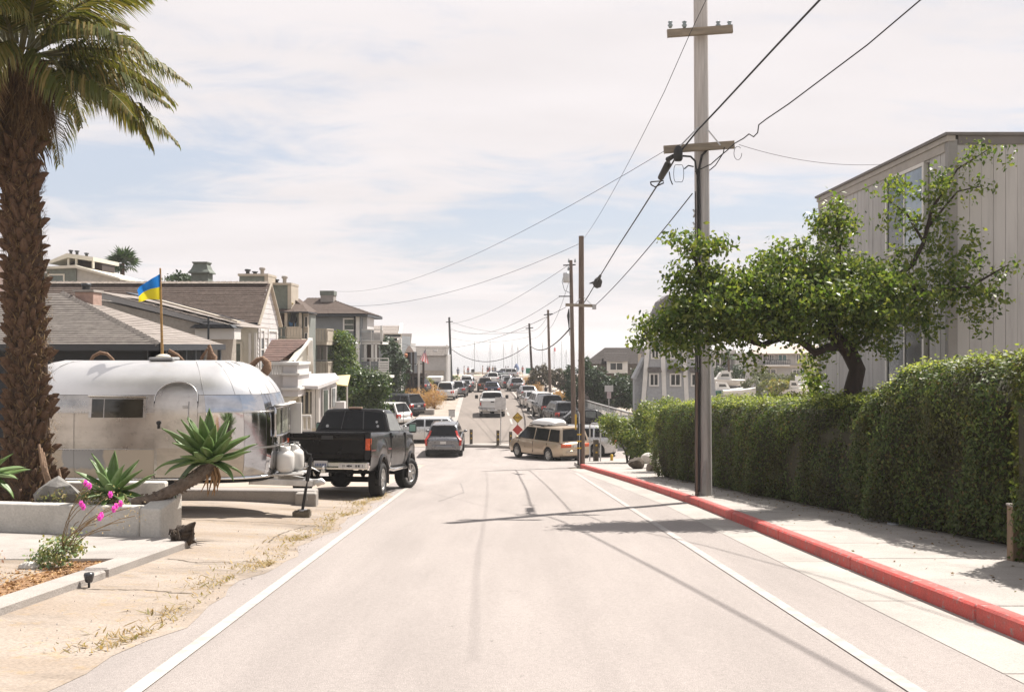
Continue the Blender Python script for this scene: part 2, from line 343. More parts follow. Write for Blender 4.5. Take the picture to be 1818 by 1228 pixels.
sheet('verge', mat('pale_verge', (0.335, 0.285, 0.235), .95, 0, .14, .6, .4, 20), fr(58.7, 186, 2.5), lambda y: -9.5+XC(y), lambda y: -4.45+XC(y), 0.02, 2)
sheet('shoulder_strip', CONC2, fr(63, 186, 2.5), lambda y: -4.75+XC(y), lambda y: -4.3+XC(y), 0.05, 1)
def stripe(label, m, y0, y1, xf, w, dz=0.008, name='lane_line', st=1.0):
    o = sheet(name, m, fr(y0, y1, st), lambda y: xf(y)-w/2, lambda y: xf(y)+w/2, dz, 1)
    return o
stripe('', WPAINT, -10, 27.5, lambda y: -2.40-0.0256*(y-10), 0.11)
stripe('', WPAINT2, -10, 36, lambda y: 2.44-0.005*(y-10), 0.11)
for k in range(9): stripe('', WPAINT, 72+k*7.5, 76+k*7.5, lambda y: -0.3+XC(y), 0.14, 0.006)
stripe('', WPAINT, 70, 150, lambda y: 1.5+XC(y), 0.13, 0.006, st=3)
stripe('', WPAINT, 60.5, 70, lambda y: -0.3+XC(y)+0.4, 0.12, 0.006)
# manhole cover and faint tar seams
TAR = mat('tar', (0.23, 0.21, 0.2), 0.8, 0, .2, 5)
for (pts, w) in (([(-.6, 30), (1.2, 31.5), (2.2, 31.2)], .022), ([(-1.6, 22), (-1.2, 25), (-1.5, 29)], .010), ([(2.1, 39), (.3, 40.5), (-1.5, 40.2), (-3.2, 41)], .045)):
    b = MB(); rows = []
    n = 24
    for i in range(n+1):
        t = i/n*(len(pts)-1); k = min(int(t), len(pts)-2); u = t-k
        x = pts[k][0]*(1-u)+pts[k+1][0]*u+random.uniform(-.03, .03); y = pts[k][1]*(1-u)+pts[k+1][1]*u
        rows.append([(x-w, y, zr(y)+.006), (x+w, y, zr(y)+.006)])
    b.grid(rows, 0, False, True); b.build('road_crack', TAR, kind='structure')

pav = thing('pavement', 'pale concrete pavement between the red kerb and the hedge', None); tag(pav, kind='structure')
def slab(y0, y1, xl, xr, dz, th, name, m, parent, bev=0.012):
    b = MB(); v = []
    for dzz in (dz-th, dz):
        v += [(xl(y0), y0, zr(y0)+dzz), (xr(y0), y0, zr(y0)+dzz), (xr(y1), y1, zr(y1)+dzz), (xl(y1), y1, zr(y1)+dzz)]
    b.add(v, [(0, 3, 2, 1), (4, 5, 6, 7), (0, 1, 5, 4), (1, 2, 6, 5), (2, 3, 7, 6), (3, 0, 4, 7)])
    return b.build(name, m, parent, bev=bev, seg=1)
y = -10.0; k = 0
while y < 40.5:
    h = 1.52
    slab(y, y+h-.014, lambda q: xs_kerb(q)+.172, lambda q: max(x_hedge(max(q, 9)), 4.6)+.9, .135+random.uniform(-.004, .004), .12, 'pavement_slab', CONC2 if k % 3 else CONC, pav); y += h; k += 1
kb = thing('kerb', 'concrete kerb painted red along the right side of the road', None); tag(kb, kind='structure')
y = -10.0
while y < 40.6:
    slab(y, min(y+3.04, 41)-.008, lambda q: xs_kerb(q), lambda q: xs_kerb(q)+.165, .15+random.uniform(-.003, .003), .30, 'kerb_stone', REDP, kb, .02); y += 3.04
# corner island behind the second pole, barrier kerb with bollards
def poly_slab(name, pts, dz, th, m, parent=None, kind='structure', bev=.03, zf=None):
    b = MB(); n = len(pts); zz = zf or (lambda x, y: zr(y))
    v = [(x, y, zz(x, y)+dz-th) for x, y in pts]+[(x, y, zz(x, y)+dz) for x, y in pts]
    b.add(v, [list(range(n))[::-1], list(range(n, 2*n))]+[(i, (i+1) % n, n+(i+1) % n, n+i) for i in range(n)])
    return b.build(name, m, parent, bev=bev, seg=2, kind=kind)
poly_slab('corner_island', [(2.75, 41.1), (3.3, 40.6), (8.5, 37), (16, 40), (12, 47.5), (6.2, 49.2), (4.0, 48.4), (2.75, 44)], .13, .3, CONC2)
poly_slab('barrier_kerb', [(-3.0, 58.5), (-1.0, 58.3), (0.6, 57.2), (3.2, 56.2), (3.4, 57.4), (0.4, 59.0), (-1.0, 59.4), (-3.0, 59.4)], .16, .4, CONC)
# ------------------------------------------------------------------ left verge: driveway, slab, garden kerb
def lerp_(a, b, t): return a+(b-a)*t
def zd(x, y):
    t = min(1, max(0, (-2.9-x)/3.2)); return zr(y)-0.003+0.14*t*t*(3-2*t)
DRIVE = mat('driveway_concrete', (0.265, 0.21, 0.16), 0.95, 0, .14, .9, .5, 30, col2=(.335, .285, .24), stretch=(.5, 1.2, 1))
weather(DRIVE, [(45, 4, (1, 1, 1), .80, 1.15, .3, .7), (1.3, 8, (.6, 1.3, 1), 1.05, .74, .5, .68), (6, 7, (1, 1, 1), (1, 1, 1), (1.05, .98, .82), .54, .66)])
sheet('driveway', DRIVE, fr(3, 25, .5), lambda y: -16, lambda y: -2.74-0.012*max(0, y-9)+.09*math.sin(y*1.7)+.05*math.sin(y*4.1), 0.006, 24, zd)
sheet('bank', DIRT, fr(25, 52, 1.5), lambda y: -60, lambda y: -3.45, -0.005, 2)
DRYG = leafmat('dry_grass', [(0.30, 0.20, 0.09), (0.38, 0.29, 0.15), (0.25, 0.18, 0.09), (0.24, 0.23, 0.11)], .8, .3)
def grass_strip():
    n = 6000; y = rng.uniform(7, 25, n); x = -2.85-0.012*np.maximum(0, y-9)-np.abs(rng.normal(0, .22, n))+.09*np.sin(y*1.7)
    keep = rng.random(n) < np.clip(.15+.9*np.sin(y*2.3)**2*np.sin(y*.9+1)**2, 0, 1); x = x[keep]; y = y[keep]; n = len(x)
    z = np.array([zd(a, c) for a, c in zip(x, y)])+.025
    ax = np.stack([rng.normal(0, .035, n), rng.normal(0, .035, n), rng.uniform(.008, .035, n)], 1); ay = np.stack([rng.normal(0, .005, n), rng.normal(0, .005, n), np.zeros(n)], 1)
    me = quads_mesh('dry_grass', np.stack([x, y, z], 1), ax, ay, DRYG); tag(link('dry_grass', me), 'short dry straw grass along the edge of the road', 'grass', kind='stuff')
    # crumbs of gravel
    n = 900; y = rng.uniform(7, 22, n); x = -2.7-np.abs(rng.normal(0, .5, n)); z = np.array([zd(a, c) for a, c in zip(x, y)])+.02
    s = rng.uniform(.003, .011, (n, 1)); a = unit(rng.normal(size=(n, 3))); a[:, 2] *= .3; c = unit(np.cross(a, rng.normal(size=(n, 3))))
    me = quads_mesh('gravel', np.stack([x, y, z], 1), a*s, c*s, CONC, fold=np.array([[0, 0, .01]])); tag(link('gravel', me), 'loose grit scattered on the driveway', 'gravel', kind='stuff')
grass_strip()
for pts in ([(-4.1, 11.9), (-3.7, 11.7), (-3.2, 11.95), (-2.9, 11.8)], [(-4.2, 9.6), (-3.6, 9.75), (-3.1, 9.6)], [(-6.5, 16.6), (-5.2, 16.2), (-4.0, 16.5), (-3.0, 16.2)], [(-3.4, 13.9), (-3.5, 15.0), (-3.35, 16.4)]):
    b = MB(); rows = []
    for i in range(31):
        t = i/30*(len(pts)-1); k = min(int(t), len(pts)-2); u = t-k; x = lerp_(pts[k][0], pts[k+1][0], u)+random.uniform(-.02, .02); y = lerp_(pts[k][1], pts[k+1][1], u)+random.uniform(-.02, .02); w = random.uniform(.006, .016)
        rows.append([(x-w, y-w, zd(x, y)+.011), (x+w, y+w, zd(x, y)+.011)])
    b.grid(rows, 0, False, True); b.build('driveway_crack', mat('crack_dark', (.12, .095, .07), .95, 0, .3, 9), kind='structure')
STUC = mat('white_stucco', (0.60, 0.57, 0.515), 0.85, 0, .10, 2.2, .5, 28)
weather(STUC, [(30, 4, (1, 1, 1), .90, 1.06, .3, .7), (2.0, 7, (1, 1, .5), 1.0, .76, .52, .72), (7, 6, (1, 1, .35), 1.0, .82, .58, .72)])
poly_slab('garden_slab', [(-4.42, 11.2), (-4.42, 13.25), (-5.0, 13.4), (-9.8, 14.9), (-14, 14.9), (-14, 10.8)], .15, .3, CONC, kind='structure')
gk = thing('garden_kerb', 'low concrete kerb round the mulch bed', None); tag(gk, kind='structure')
for (y0, y1) in ((10.35, 13.3), (7.3, 10.33), (4.2, 7.28)):
    slab(y0, y1-.02, lambda q: -4.46-(.0 if q > 9 else .02*(9-q)), lambda q: -4.2-(.0 if q > 9 else .02*(9-q)), .155 if y0 > 10 else .14, .3, 'kerb_block', CONC, gk, .02)
MULCH = mat('mulch', (0.20, 0.105, 0.05), 0.95, 0, .3, 14, 1.0, 60, col2=(0.34, 0.20, 0.10))
sheet('mulch_bed', MULCH, fr(2, 11.25, .75), lambda y: -14, lambda y: -4.43, .10, 4)
CHIP = leafmat('wood_chip', [(0.16, 0.08, 0.035), (0.36, 0.21, 0.09), (0.50, 0.33, 0.16), (0.26, 0.13, 0.06)], .85, .05)
n = 9000; y = rng.uniform(5.5, 11.2, n); x = -4.48-rng.random(n)**1.3*4.2; z = np.array([zr(v) for v in y])+.112
a = unit(rng.normal(size=(n, 3))*[1, 1, .35]); c = unit(np.cross(a, rng.normal(size=(n, 3)))); s = rng.uniform(.010, .028, (n, 1))
tag(link('wood_chips', quads_mesh('wood_chips', np.stack([x, y, z], 1), a*s, c*s*.45, CHIP, fold=np.array([[0, 0, .004]]))), 'orange brown wood chip mulch in the bed at lower left', 'mulch', kind='stuff')
# ------------------------------------------------------------------ planter with palm and agaves
SOIL = mat('soil', (0.13, 0.095, 0.065), .95, 0, .3, 9, .8, 40)
ZS = lambda y: zr(y)+.15
pl = thing('planter', 'low white stucco planter wall in front of the palm and the silver trailer', 'planter', (0, 0, 0))
def wall_run(pts, h, th, name='wall', m=STUC, parent=pl, base=ZS, cap=.0):
    for (x0, y0), (x1, y1) in zip(pts[:-1], pts[1:]):
        d = Vector((x1-x0, y1-y0, 0)).normalized(); nrm = Vector((-d.y, d.x, 0))*th
        z0, z1 = base(y0), base(y1)
        b = MB(); q = []
        for zz in (-.15, h):
            q += [(x0, y0, z0+zz), (x1, y1, z1+zz), (x1+nrm.x, y1+nrm.y, z1+zz), (x0+nrm.x, y0+nrm.y, z0+zz)]
        b.add(q, [(0, 3, 2, 1), (4, 5, 6, 7), (0, 1, 5, 4), (1, 2, 6, 5), (2, 3, 7, 6), (3, 0, 4, 7)])
        b.build(name, m, parent, bev=.035, seg=3)
wall_run([(-14, 14.9), (-9.1, 14.62), (-5.02, 13.42)], .40, .2)
wall_run([(-9.3, 14.55), (-7.95, 14.16)], .52, .22, 'wall_step')
b = MB(); z = ZS(13.4)   # end pillar with a slanting top
b.add([(-5.0, 13.36, z-.2), (-4.70, 13.30, z-.2), (-4.62, 13.95, z-.2), (-4.92, 14.05, z-.2), (-5.0, 13.36, z+.39), (-4.70, 13.30, z+.38), (-4.62, 13.95, z+.50), (-4.92, 14.05, z+.52)],
      [(0, 3, 2, 1), (4, 5, 6, 7), (0, 1, 5, 4), (1, 2, 6, 5), (2, 3, 7, 6), (3, 0, 4, 7)])
b.build('end_pillar', STUC, pl, bev=.03, seg=3)
wall_run([(-4.9, 14.0), (-5.55, 15.9)], .36, .17)
wall_run([(-5.5, 15.95), (-9.5, 16.0)], .62, .17)
poly_slab('soil', [(-5.15, 13.68), (-5.7, 15.9), (-14, 16.0), (-14, 15.1), (-9.1, 14.85)], .40, .3, SOIL, pl, None, .0)

# --- palm
palm = thing('palm_tree', 'tall palm with a rough brown trunk of old leaf bases, beside the silver trailer', 'tree', (-7.28, 15.0, ZS(15)+.2))
pb = palm.location
def trunk_x(h): return 0.0+(-.10)*(h/5.6) + .05*math.sin(h*.7)
def trunk_r(h): return .285+.22*math.exp(-h/.6)-.004*h
b = MB(); H = 6.85
b.tube([(trunk_x(h), 0, h) for h in fr(-.3, H, .3)], [trunk_r(max(h, 0))-.03 for h in fr(-.3, H, .3)], 18)
PTR = mat('palm_fibre', (0.10, 0.062, 0.040), .95, 0, .35, 9, .9, 50, stretch=(1, 1, .3))
b.build('trunk', PTR, palm)
BOOT = leafmat('palm_leaf_base', [(0.10, 0.055, 0.03), (0.16, 0.09, 0.05), (0.22, 0.135, 0.08), (0.12, 0.075, 0.05), (0.07, 0.04, 0.025)], .9, .0, .2)
BOOTM = mat('palm_leaf_base_wood', (0.075, 0.040, 0.024), .9, 0, .4, 5, .8, 45, col2=(0.19, 0.112, 0.066))
boots = []
for v in range(4):
    rr = random.Random(v); b = MB(); w = .068; L = .15+.02*v
    rows = []
    for i in range(5):
        t = i/4; wd = w*(1.0-.55*t)*(1 if t < .95 else .55); out = .028+.085*t**1.25; zz = L*t
        rows.append([(-wd, out-.03, zz), (-wd*.45, out+.012, zz+.008), (0, out+.028, zz+rr.uniform(-.01, .01)), (wd*.45, out+.012, zz+.012), (wd, out-.03, zz)])
    b.grid(rows, 0, False, True)
    rows2 = [[(p[0]*.95, p[1]-.035, p[2]) for p in r] for r in rows]; b.grid(rows2, 0, False)
    b.add([rows[-1][i] for i in range(5)]+[rows2[-1][i] for i in range(5)], [(i, i+1, 6+i, 5+i) for i in range(4)])
    boots.append(b.mesh('leaf_base', BOOTM))
cnt = 0; h = .0
while h < 5.75 and cnt < 297:
    n = 14
    for k in range(n):
        a = 2*PI*(k+.5*(round(h/.142) % 2))/n+random.uniform(-.12, .12); r = trunk_r(h)-.045
        dead = math.sin(a) > .12
        if dead: continue      # the side away from the street view is left smooth
        o = link('leaf_base', boots[random.randrange(4)], palm, (trunk_x(h)+r*math.cos(a), r*math.sin(a), h+random.uniform(-.09, .09)), (random.uniform(-.35, .15), random.uniform(-.3, .3), a-PI/2+random.uniform(-.2, .2)), (random.uniform(.7, 1.25), random.uniform(.7, 1.3), random.uniform(.55, 1.3))); cnt += 1
    h += .142
# hanging fibre and thatch under the crown
def strands(name, n, top, r0, L, m, parent, wid=.006, hs=.5):
    a = rng.uniform(0, 2*PI, n); rr = r0+rng.uniform(-.03, .13, n); ln = L*rng.uniform(.4, 1, n)
    p = np.stack([rr*np.cos(a), rr*np.sin(a), top-rng.uniform(0, hs, n)-ln/2], 1)
    ax = np.stack([np.cos(a)*.05+rng.normal(0, .05, n), np.sin(a)*.05+rng.normal(0, .05, n), -ln/2], 1); ay = np.stack([-np.sin(a)*wid, np.cos(a)*wid, np.zeros(n)], 1)
    return link(name, quads_mesh(name, p, ax, ay, m), parent)
DEADP = leafmat('dead_frond', [(0.10, 0.06, 0.03), (0.20, 0.13, 0.07), (0.07, 0.045, 0.025), (0.26, 0.18, 0.10)], .9, .2)
strands('thatch', 1300, 6.9, .30, .6, DEADP, palm, .009, .9)
def trunk_fibre():
    n = 5200; a = rng.uniform(-PI, .35, n); h = rng.uniform(.05, 5.9, n); rr = np.array([trunk_r(v) for v in h])+rng.uniform(-.02, .07, n)
    p = np.stack([np.array([trunk_x(v) for v in h])+rr*np.cos(a), rr*np.sin(a), h], 1); d = np.stack([np.cos(a)*.5+rng.normal(0, .4, n), np.sin(a)*.5+rng.normal(0, .4, n), rng.normal(.2, .6, n)], 1)
    d = unit(d)*rng.uniform(.03, .10, (n, 1)); w = np.stack([-np.sin(a), np.cos(a), np.zeros(n)], 1)*rng.uniform(.003, .012, (n, 1))
    link('fibre', quads_mesh('fibre', p, d, w, DEADP), palm)['kind'] = 'stuff'
trunk_fibre()
# fronds: an arching midrib with long leaflets that hang down
FROND = leafmat('palm_frond', [(0.05, 0.065, 0.012), (0.085, 0.10, 0.02), (0.14, 0.13, 0.035), (0.22, 0.165, 0.06), (0.06, 0.08, 0.015)], .5, .35)
RIB = mat('frond_rib', (0.13, 0.12, 0.05), .6, 0, .2, 5)
def frond_mesh(seed, L=2.5, sagk=1.0, dead=False):
    r = random.Random(seed); ribp = []; n = 26
    for i in range(n+1):
        t = i/n; ribp.append(Vector((L*(t-.10*t**3), 0, L*(.18*t-.42*sagk*t**2.2))))
    vs = []; fs = []; mi = []
    b = MB(); b.tube(ribp, [.03*(1-.85*i/n)+.004 for i in range(n+1)], 5, 0)
    for i in range(4, n*4):
        t = i/(n*4); k = min(int(t*n), n-1); u = t*n-k; p = ribp[k].lerp(ribp[k+1], u); d = (ribp[k+1]-ribp[k]).normalized()
        if t < .16: continue
        for sgn in (-1, 1):
            ln = (.62*math.sin(min(1, t*1.15)*PI)**.6+.16)*r.uniform(.75, 1.1); w = .013
            fw = .55+.35*t
            q0 = p; v1 = (Vector((0, sgn, 0))*.8+d*fw+Vector((0, 0, .12+r.uniform(-.15, .15)))).normalized()
            q1 = p+v1*ln*.45; v2 = (v1*.75+Vector((0, 0, -.75-.3*r.random()))).normalized(); q2 = q1+v2*ln*.35; v3 = (v2*.5+Vector((0, 0, -1))).normalized(); q3 = q2+v3*ln*.3
            side = v1.cross(Vector((0, 0, 1))).normalized()*w
            b.add([q0-side*.6, q0+side*.6, q1+side, q1-side, q2+side*.8, q2-side*.8, q3], [(0, 1, 2, 3), (3, 2, 4, 5), (5, 4, 6)], 1)
    return b.mesh('frond', [RIB, DEADP if dead else FROND])
FR = [frond_mesh(1, 2.55, 1.0), frond_mesh(2, 2.3, 1.25), frond_mesh(3, 2.6, .75), frond_mesh(4, 2.1, 1.6)]; FD = frond_mesh(9, 1.7, 2.1, True)
specs = []
for k in range(13): specs.append((k*2*PI/13+.1, .15+.25*(k % 3)*.5, k % 3))
for k in range(9): specs.append((k*2*PI/9+.45, .75, (k+2) % 3))
for k in range(8): specs.append((k*2*PI/8+.15, -.22 if k in (0, 7) else -.05, 3))
for k in range(5): specs.append((k*2*PI/5, 1.2, 2))
for a, el, z0 in ((-.15, .22, 6.35), (.12, .05, 6.3), (-.45, .10, 6.3)):
    link('frond', FR[1], palm, (trunk_x(6)+.2*math.cos(a), .2*math.sin(a), z0), (0, -el, a))
for a, el, v in specs:
    o = link('frond', FR[v], palm, (trunk_x(6)+.18*math.cos(a), .18*math.sin(a), 6.82+.15*el), (0, -el+random.uniform(-.1, .1), a+random.uniform(-.12, .12)))
    o.rotation_mode = 'XYZ'
for k in range(5):
    a = PI*.62+k*PI*.19; link('frond', FD, palm, (trunk_x(6)+.22*math.cos(a), .22*math.sin(a), 6.72), (0, .55+random.uniform(-.1, .2), a))
# a strip of torn fibre hanging off the trunk base, and a root stone
b = MB()
for i in range(7):
    x = .42+.05*i*random.uniform(.3, 1); b.tube([(x-.1, -.35, 1.05-.06*i), (x-.02, -.42, .75-.05*i), (x+.05+random.uniform(-.03, .08), -.45, .42-.05*i)], [.02, .028, .008], 5)
b.build('torn_fibre', mat('palm_fibre_pale', (0.26, 0.17, 0.11), .9, 0, .3, 8, .6, 40), palm)

def rock(name, seed, size, m, sub=2, rough=.25):
    import bmesh
    bm = bmesh.new(); bmesh.ops.create_icosphere(bm, subdivisions=sub, radius=1); r = random.Random(seed); dirs = [Vector((r.uniform(-1, 1), r.uniform(-1, 1), r.uniform(-1, 1))).normalized() for _ in range(9)]
    offs = [r.uniform(.55, .9) for _ in dirs]
    for v in bm.verts:
        p = v.co.copy()
        for d, o in zip(dirs, offs):
            k = p.dot(d)
            if k > o: p -= d*(k-o)*.85
        p += Vector((r.uniform(-1, 1), r.uniform(-1, 1), r.uniform(-1, 1)))*rough*.12
        v.co = Vector((p.x*size[0], p.y*size[1], p.z*size[2]))
    me = bpy.data.meshes.new(name); bm.to_mesh(me); bm.free(); me.materials.append(m); return me
ROCKM = mat('rock', (0.14, 0.11, 0.085), .9, 0, .3, 3, .8, 18, col2=(0.23, 0.195, 0.155)); ROCKD = mat('rock_brown', (0.06, 0.045, 0.032), .9, 0, .3, 4, .8, 20, col2=(0.12, 0.095, 0.07))
o = link('boulder', rock('boulder', 5, (.36, .28, .26), mat('rock_grey', (0.21, 0.20, 0.185), .9, 0, .25, 4, .6, 20)), None, (-6.55, 14.35, ZS(14.3)+.52)); tag(o, 'rounded grey stone at the foot of the palm', 'stone')

# --- agaves
AG = [mat('agave_leaf', (0.105, 0.175, 0.045), .5, 0, .22, 4, .15, 14, spec=.5), mat('agave_leaf_pale', (0.21, 0.30, 0.13), .45, 0, .2, 4, .1, 14), mat('agave_leaf_dark', (0.065, 0.115, 0.035), .5, 0, .2, 4, .1, 14)]
AGT = mat('agave_trunk', (0.105, 0.075, 0.055), .95, 0, .35, 12, 1.0, 40, col2=(.2, .155, .12))
def agave_leaf(curve, cup, mats, wig=.0, W=.15):
    b = MB(); rows = []; n = 12
    for i in range(n+1):
        t = i/n; w = W*(.62+1.0*t-.35*t*t)*max(0.0, (1-t**1.9))**.95 if t < 1 else .002
        w = max(w, .003)
        ang = curve*t*t; x = t-.18*abs(curve)*t*t*t; z = -curve*.38*t*t+.03*math.sin(t*9)*wig
        e = .010*math.sin(t*37)*(.4+wig)
        rows.append([(x, -w+e*.3, z+cup*w), (x, -w*.55, z+cup*w*.28), (x, 0, z), (x, w*.55, z+cup*w*.28), (x, w-e*.3, z+cup*w)])
    b.grid(rows, 0, True); return b.mesh('leaf', mats)
AGM = [agave_leaf(.15, .75, AG[0]), agave_leaf(-.18, .6, AG[0], .6), agave_leaf(.9, .55, AG[0], .5), agave_leaf(1.9, .35, AG[2], .9), agave_leaf(.35, .7, AG[1], .3), agave_leaf(.05, .8, AG[0])]
def agave(label, loc, leaves, tilt=(0, 0, 0), L=.6):
    t = thing('agave', label, 'plant', loc, 0); t.rotation_euler = tilt
    for az, el, s, v in leaves:
        o = link('leaf', AGM[v], t, (.03*math.cos(az), .03*math.sin(az), .02), (random.uniform(-.2, .2), -el, az), (L*s, L*s*1.08, L*s)); md = o.modifiers.new('solid', 'SOLIDIFY'); md.thickness = .02
    return t
base = P(370, 826, 13.9)
lv = [(R(a), R(e), s, v) for a, e, s, v in [
    (100, 84, 1.12, 5), (180, 70, 1.02, 0), (15, 72, 1.05, 0), (215, 62, 1.05, 5), (255, 58, .95, 0), (300, 60, 1.0, 0), (335, 52, 1.02, 0), (150, 55, 1.1, 1), (60, 60, 1.0, 0),
    (195, 44, 1.15, 0), (236, 34, .98, 0), (280, 30, .95, 0), (320, 32, 1.0, 1), (358, 38, 1.0, 0), (35, 36, 1.0, 0), (165, 30, 1.15, 1), (120, 36, 1, 0), (80, 32, 1, 0),
    (185, 14, 1.12, 2), (222, 12, .95, 2), (268, 18, .85, 1), (305, 12, .95, 1), (345, 12, .98, 1), (8, 18, 1.02, 1), (245, 20, .8, 0), (205, -6, .95, 3), (288, 46, .95, 0), (262, 72, 1.05, 5), (325, 0, .85, 2), (20, -4, .8, 2), (232, 50, 1.02, 0)]]
ag2 = agave('large green agave on a leaning bare trunk in front of the silver trailer', base, lv, (0, 0, 0), .70)
b = MB(); tp = [P(238, 892, 13.75), P(270, 887, 13.7), P(310, 868, 13.72), P(345, 848, 13.8), P(370, 832, 13.9), P(378, 815, 13.9)]
tp = [p-base for p in tp]
b.tube([(p[0], p[1], p[2]) for p in tp], [.075, .08, .085, .095, .11, .07], 14)
for i in range(46):   # dry rings of old leaf scars
    t = random.random()*3.9; k = int(t); p = tp[k].lerp(tp[k+1], t-k); a = random.uniform(0, 2*PI); r = .085+.02*t/4
    q = p+Vector((.2*math.cos(a)*r, math.cos(a)*r, math.sin(a)*r)); b.tube([q, q+Vector((.03, math.cos(a)*.02, math.sin(a)*.02))], [.02, .006], 5)
b.build('trunk', AGT, ag2)
b = MB()
for i in range(9):
    x = random.uniform(-.05, .14); y0 = random.uniform(-.12, .02); b.tube([(x, y0, -.02), (x+.05, y0-.03, -.16), (x+random.uniform(-.05, .12), y0-.05, -.3-random.uniform(0, .12))], [.012, .018, .004], 5)
b.build('dead_leaf', mat('dead_agave_leaf', (.30, .17, .075), .8, 0, .3, 8), ag2)
lv = [(R(a), R(e), s, v) for a, e, s, v in [
    (95, 82, 1.05, 5), (200, 72, 1.1, 0), (320, 66, .95, 4), (255, 58, .9, 4), (20, 60, 1.0, 0), (160, 58, 1.05, 0), (60, 50, 1.0, 0), (340, 42, 1.05, 0), (185, 40, 1.0, 0), (230, 38, .8, 4), (285, 36, .85, 4), (120, 40, 1, 0),
    (10, 24, 1.05, 1), (215, 20, .8, 2), (305, 18, 1.0, 2), (352, 8, 1.1, 2), (250, 14, .75, 4), (170, 20, .9, 1), (275, 5, .7, 2), (325, -2, .9, 2), (40, 18, .95, 1)]]
ag1 = agave('green and pale agave rosette growing low inside the planter', P(199, 884, 14.0), lv, (0, 0, 0), .62)
lv = [(R(a), R(e), s, v) for a, e, s, v in [(0, 30, 1.2, 4), (20, 12, 1.2, 1), (340, 16, 1.25, 4), (350, -4, 1.1, 2), (330, 45, 1.1, 0), (15, 55, 1.0, 0), (90, 70, 1, 0), (180, 40, 1, 0), (270, 40, 1, 4), (310, 20, 1, 4), (230, 20, 1, 0), (140, 30, 1, 0), (300, 62, 1, 0), (10, -12, 1.05, 2)]]
agave('pale green agave at the left edge in front of the palm', P(-28, 850, 12.9), lv, (0, R(8), 0), .45)
# small succulent scrub in the planter
SCRUB = leafmat('scrub_leaf', [(0.16, 0.17, 0.07), (0.26, 0.22, 0.10), (0.10, 0.15, 0.05), (0.30, 0.20, 0.10)], .7, .25)
pts, nr = blob_points([(*P(170, 886, 13.85), .28, .2, .13, 420), (*P(207, 892, 13.8), .2, .15, .1, 260), (*P(112, 878, 14.2), .3, .2, .12, 260)], twig=.05)
sc = tag(link('scrub', leaf_mesh('scrub', pts, .055, SCRUB, nr, .4, .9, .1)), 'low dry scrub with small brown and green leaves round the planter agave', 'plant')
# pink rock-purslane: a leafy base in the mulch with long thin stalks
fl = thing('flowering_plant', 'leafy plant in the mulch with long thin stalks and bright pink flowers', 'plant', P(103, 1000, 10.75))
pts, nr = blob_points([(0, 0, .12, .22, .18, .12, 420), (.12, .05, .2, .12, .12, .12, 200), (-.16, 0, .06, .16, .14, .08, 220)], twig=.05)
link('foliage', leaf_mesh('foliage', pts, .05, leafmat('purslane_leaf', [(0.16, 0.25, 0.12), (0.22, 0.30, 0.16), (0.34, 0.30, 0.12), (0.12, 0.20, 0.09)], .5, .25), nr, .55, .9, 0), fl)
PINK = leafmat('pink_petal', [(0.72, 0.10, 0.50), (0.80, 0.18, 0.62), (0.62, 0.06, 0.42)], .5, .35, tint=(1.1, .6, 1))
stalk = mat('flower_stalk', (0.24, 0.17, 0.09), .8, 0, .2, 9); o0 = fl.location
heads = [(153, 857, 10.9), (197, 877, 10.7), (215, 893, 10.6), (203, 903, 10.5), (149, 899, 10.8), (181, 914, 10.45), (178, 918, 10.4), (160, 862, 10.85), (207, 898, 10.55), (145, 893, 10.8)]
for px, py, d in heads:
    q = P(px, py, d)-o0; b = MB()
    for k in range(6):
        a = k*PI/3; e = Vector((math.cos(a)*.7, -.4, math.sin(a)))*.038
        s_ = Vector((-math.sin(a)*.7, 0, math.cos(a)))*.024
        b.add([q, q+e*.6+s_, q+e*1.1, q+e*.6-s_], [(0, 1, 2, 3)])
    b.tube([q, q+Vector((0, -.012, 0))], [.008, .002], 6)
    b.build('flower', PINK, fl)
b = MB()
for px, py, d in heads+[(232, 900, 10.5), (240, 915, 10.4), (170, 930, 10.5), (222, 925, 10.4), (140, 925, 10.8), (196, 940, 10.4)]:
    q = P(px, py, d)-o0; s0 = Vector((random.uniform(-.1, .15), random.uniform(-.1, .1), .1))
    mid = s0.lerp(q, .55)+Vector((-.06, 0, .05)); b.tube([s0, s0.lerp(mid, .5)+Vector((0, 0, .03)), mid, mid.lerp(q, .6)+Vector((0, 0, .02)), q], .0042, 4)
b.build('stalks', stalk, fl)
n = 150; hp = np.array([list(P(*random.choice(heads+[(232, 900, 10.5), (240, 915, 10.4), (170, 930, 10.5), (222, 925, 10.4)]))-o0) for _ in range(n)])+rng.normal(0, .055, (n, 3))
link('seed_pods', leaf_mesh('seed_pods', hp, .022, leafmat('seed_pod', [(.42, .30, .16), (.55, .45, .28), (.25, .17, .08)], .8, .2), None, .5), fl)['kind'] = 'stuff'
pts, nr = blob_points([(-5.62, 10.55, ZS(10.5)+.06, .18, .14, .07, 240)], twig=.04)
tag(link('groundcover_plant', leaf_mesh('groundcover_plant', pts, .04, leafmat('pinkish_leaf', [(.42, .22, .18), (.48, .33, .26), (.25, .22, .12)], .6, .2), nr, .5)), 'small pinkish ground plant in the mulch beside the flowering plant', 'plant')
o = link('pebble', rock('pebble', 3, (.11, .08, .06), STUC), None, P(50, 1005, 10.6)); tag(o, 'pale rounded stone lying in the mulch', 'stone')
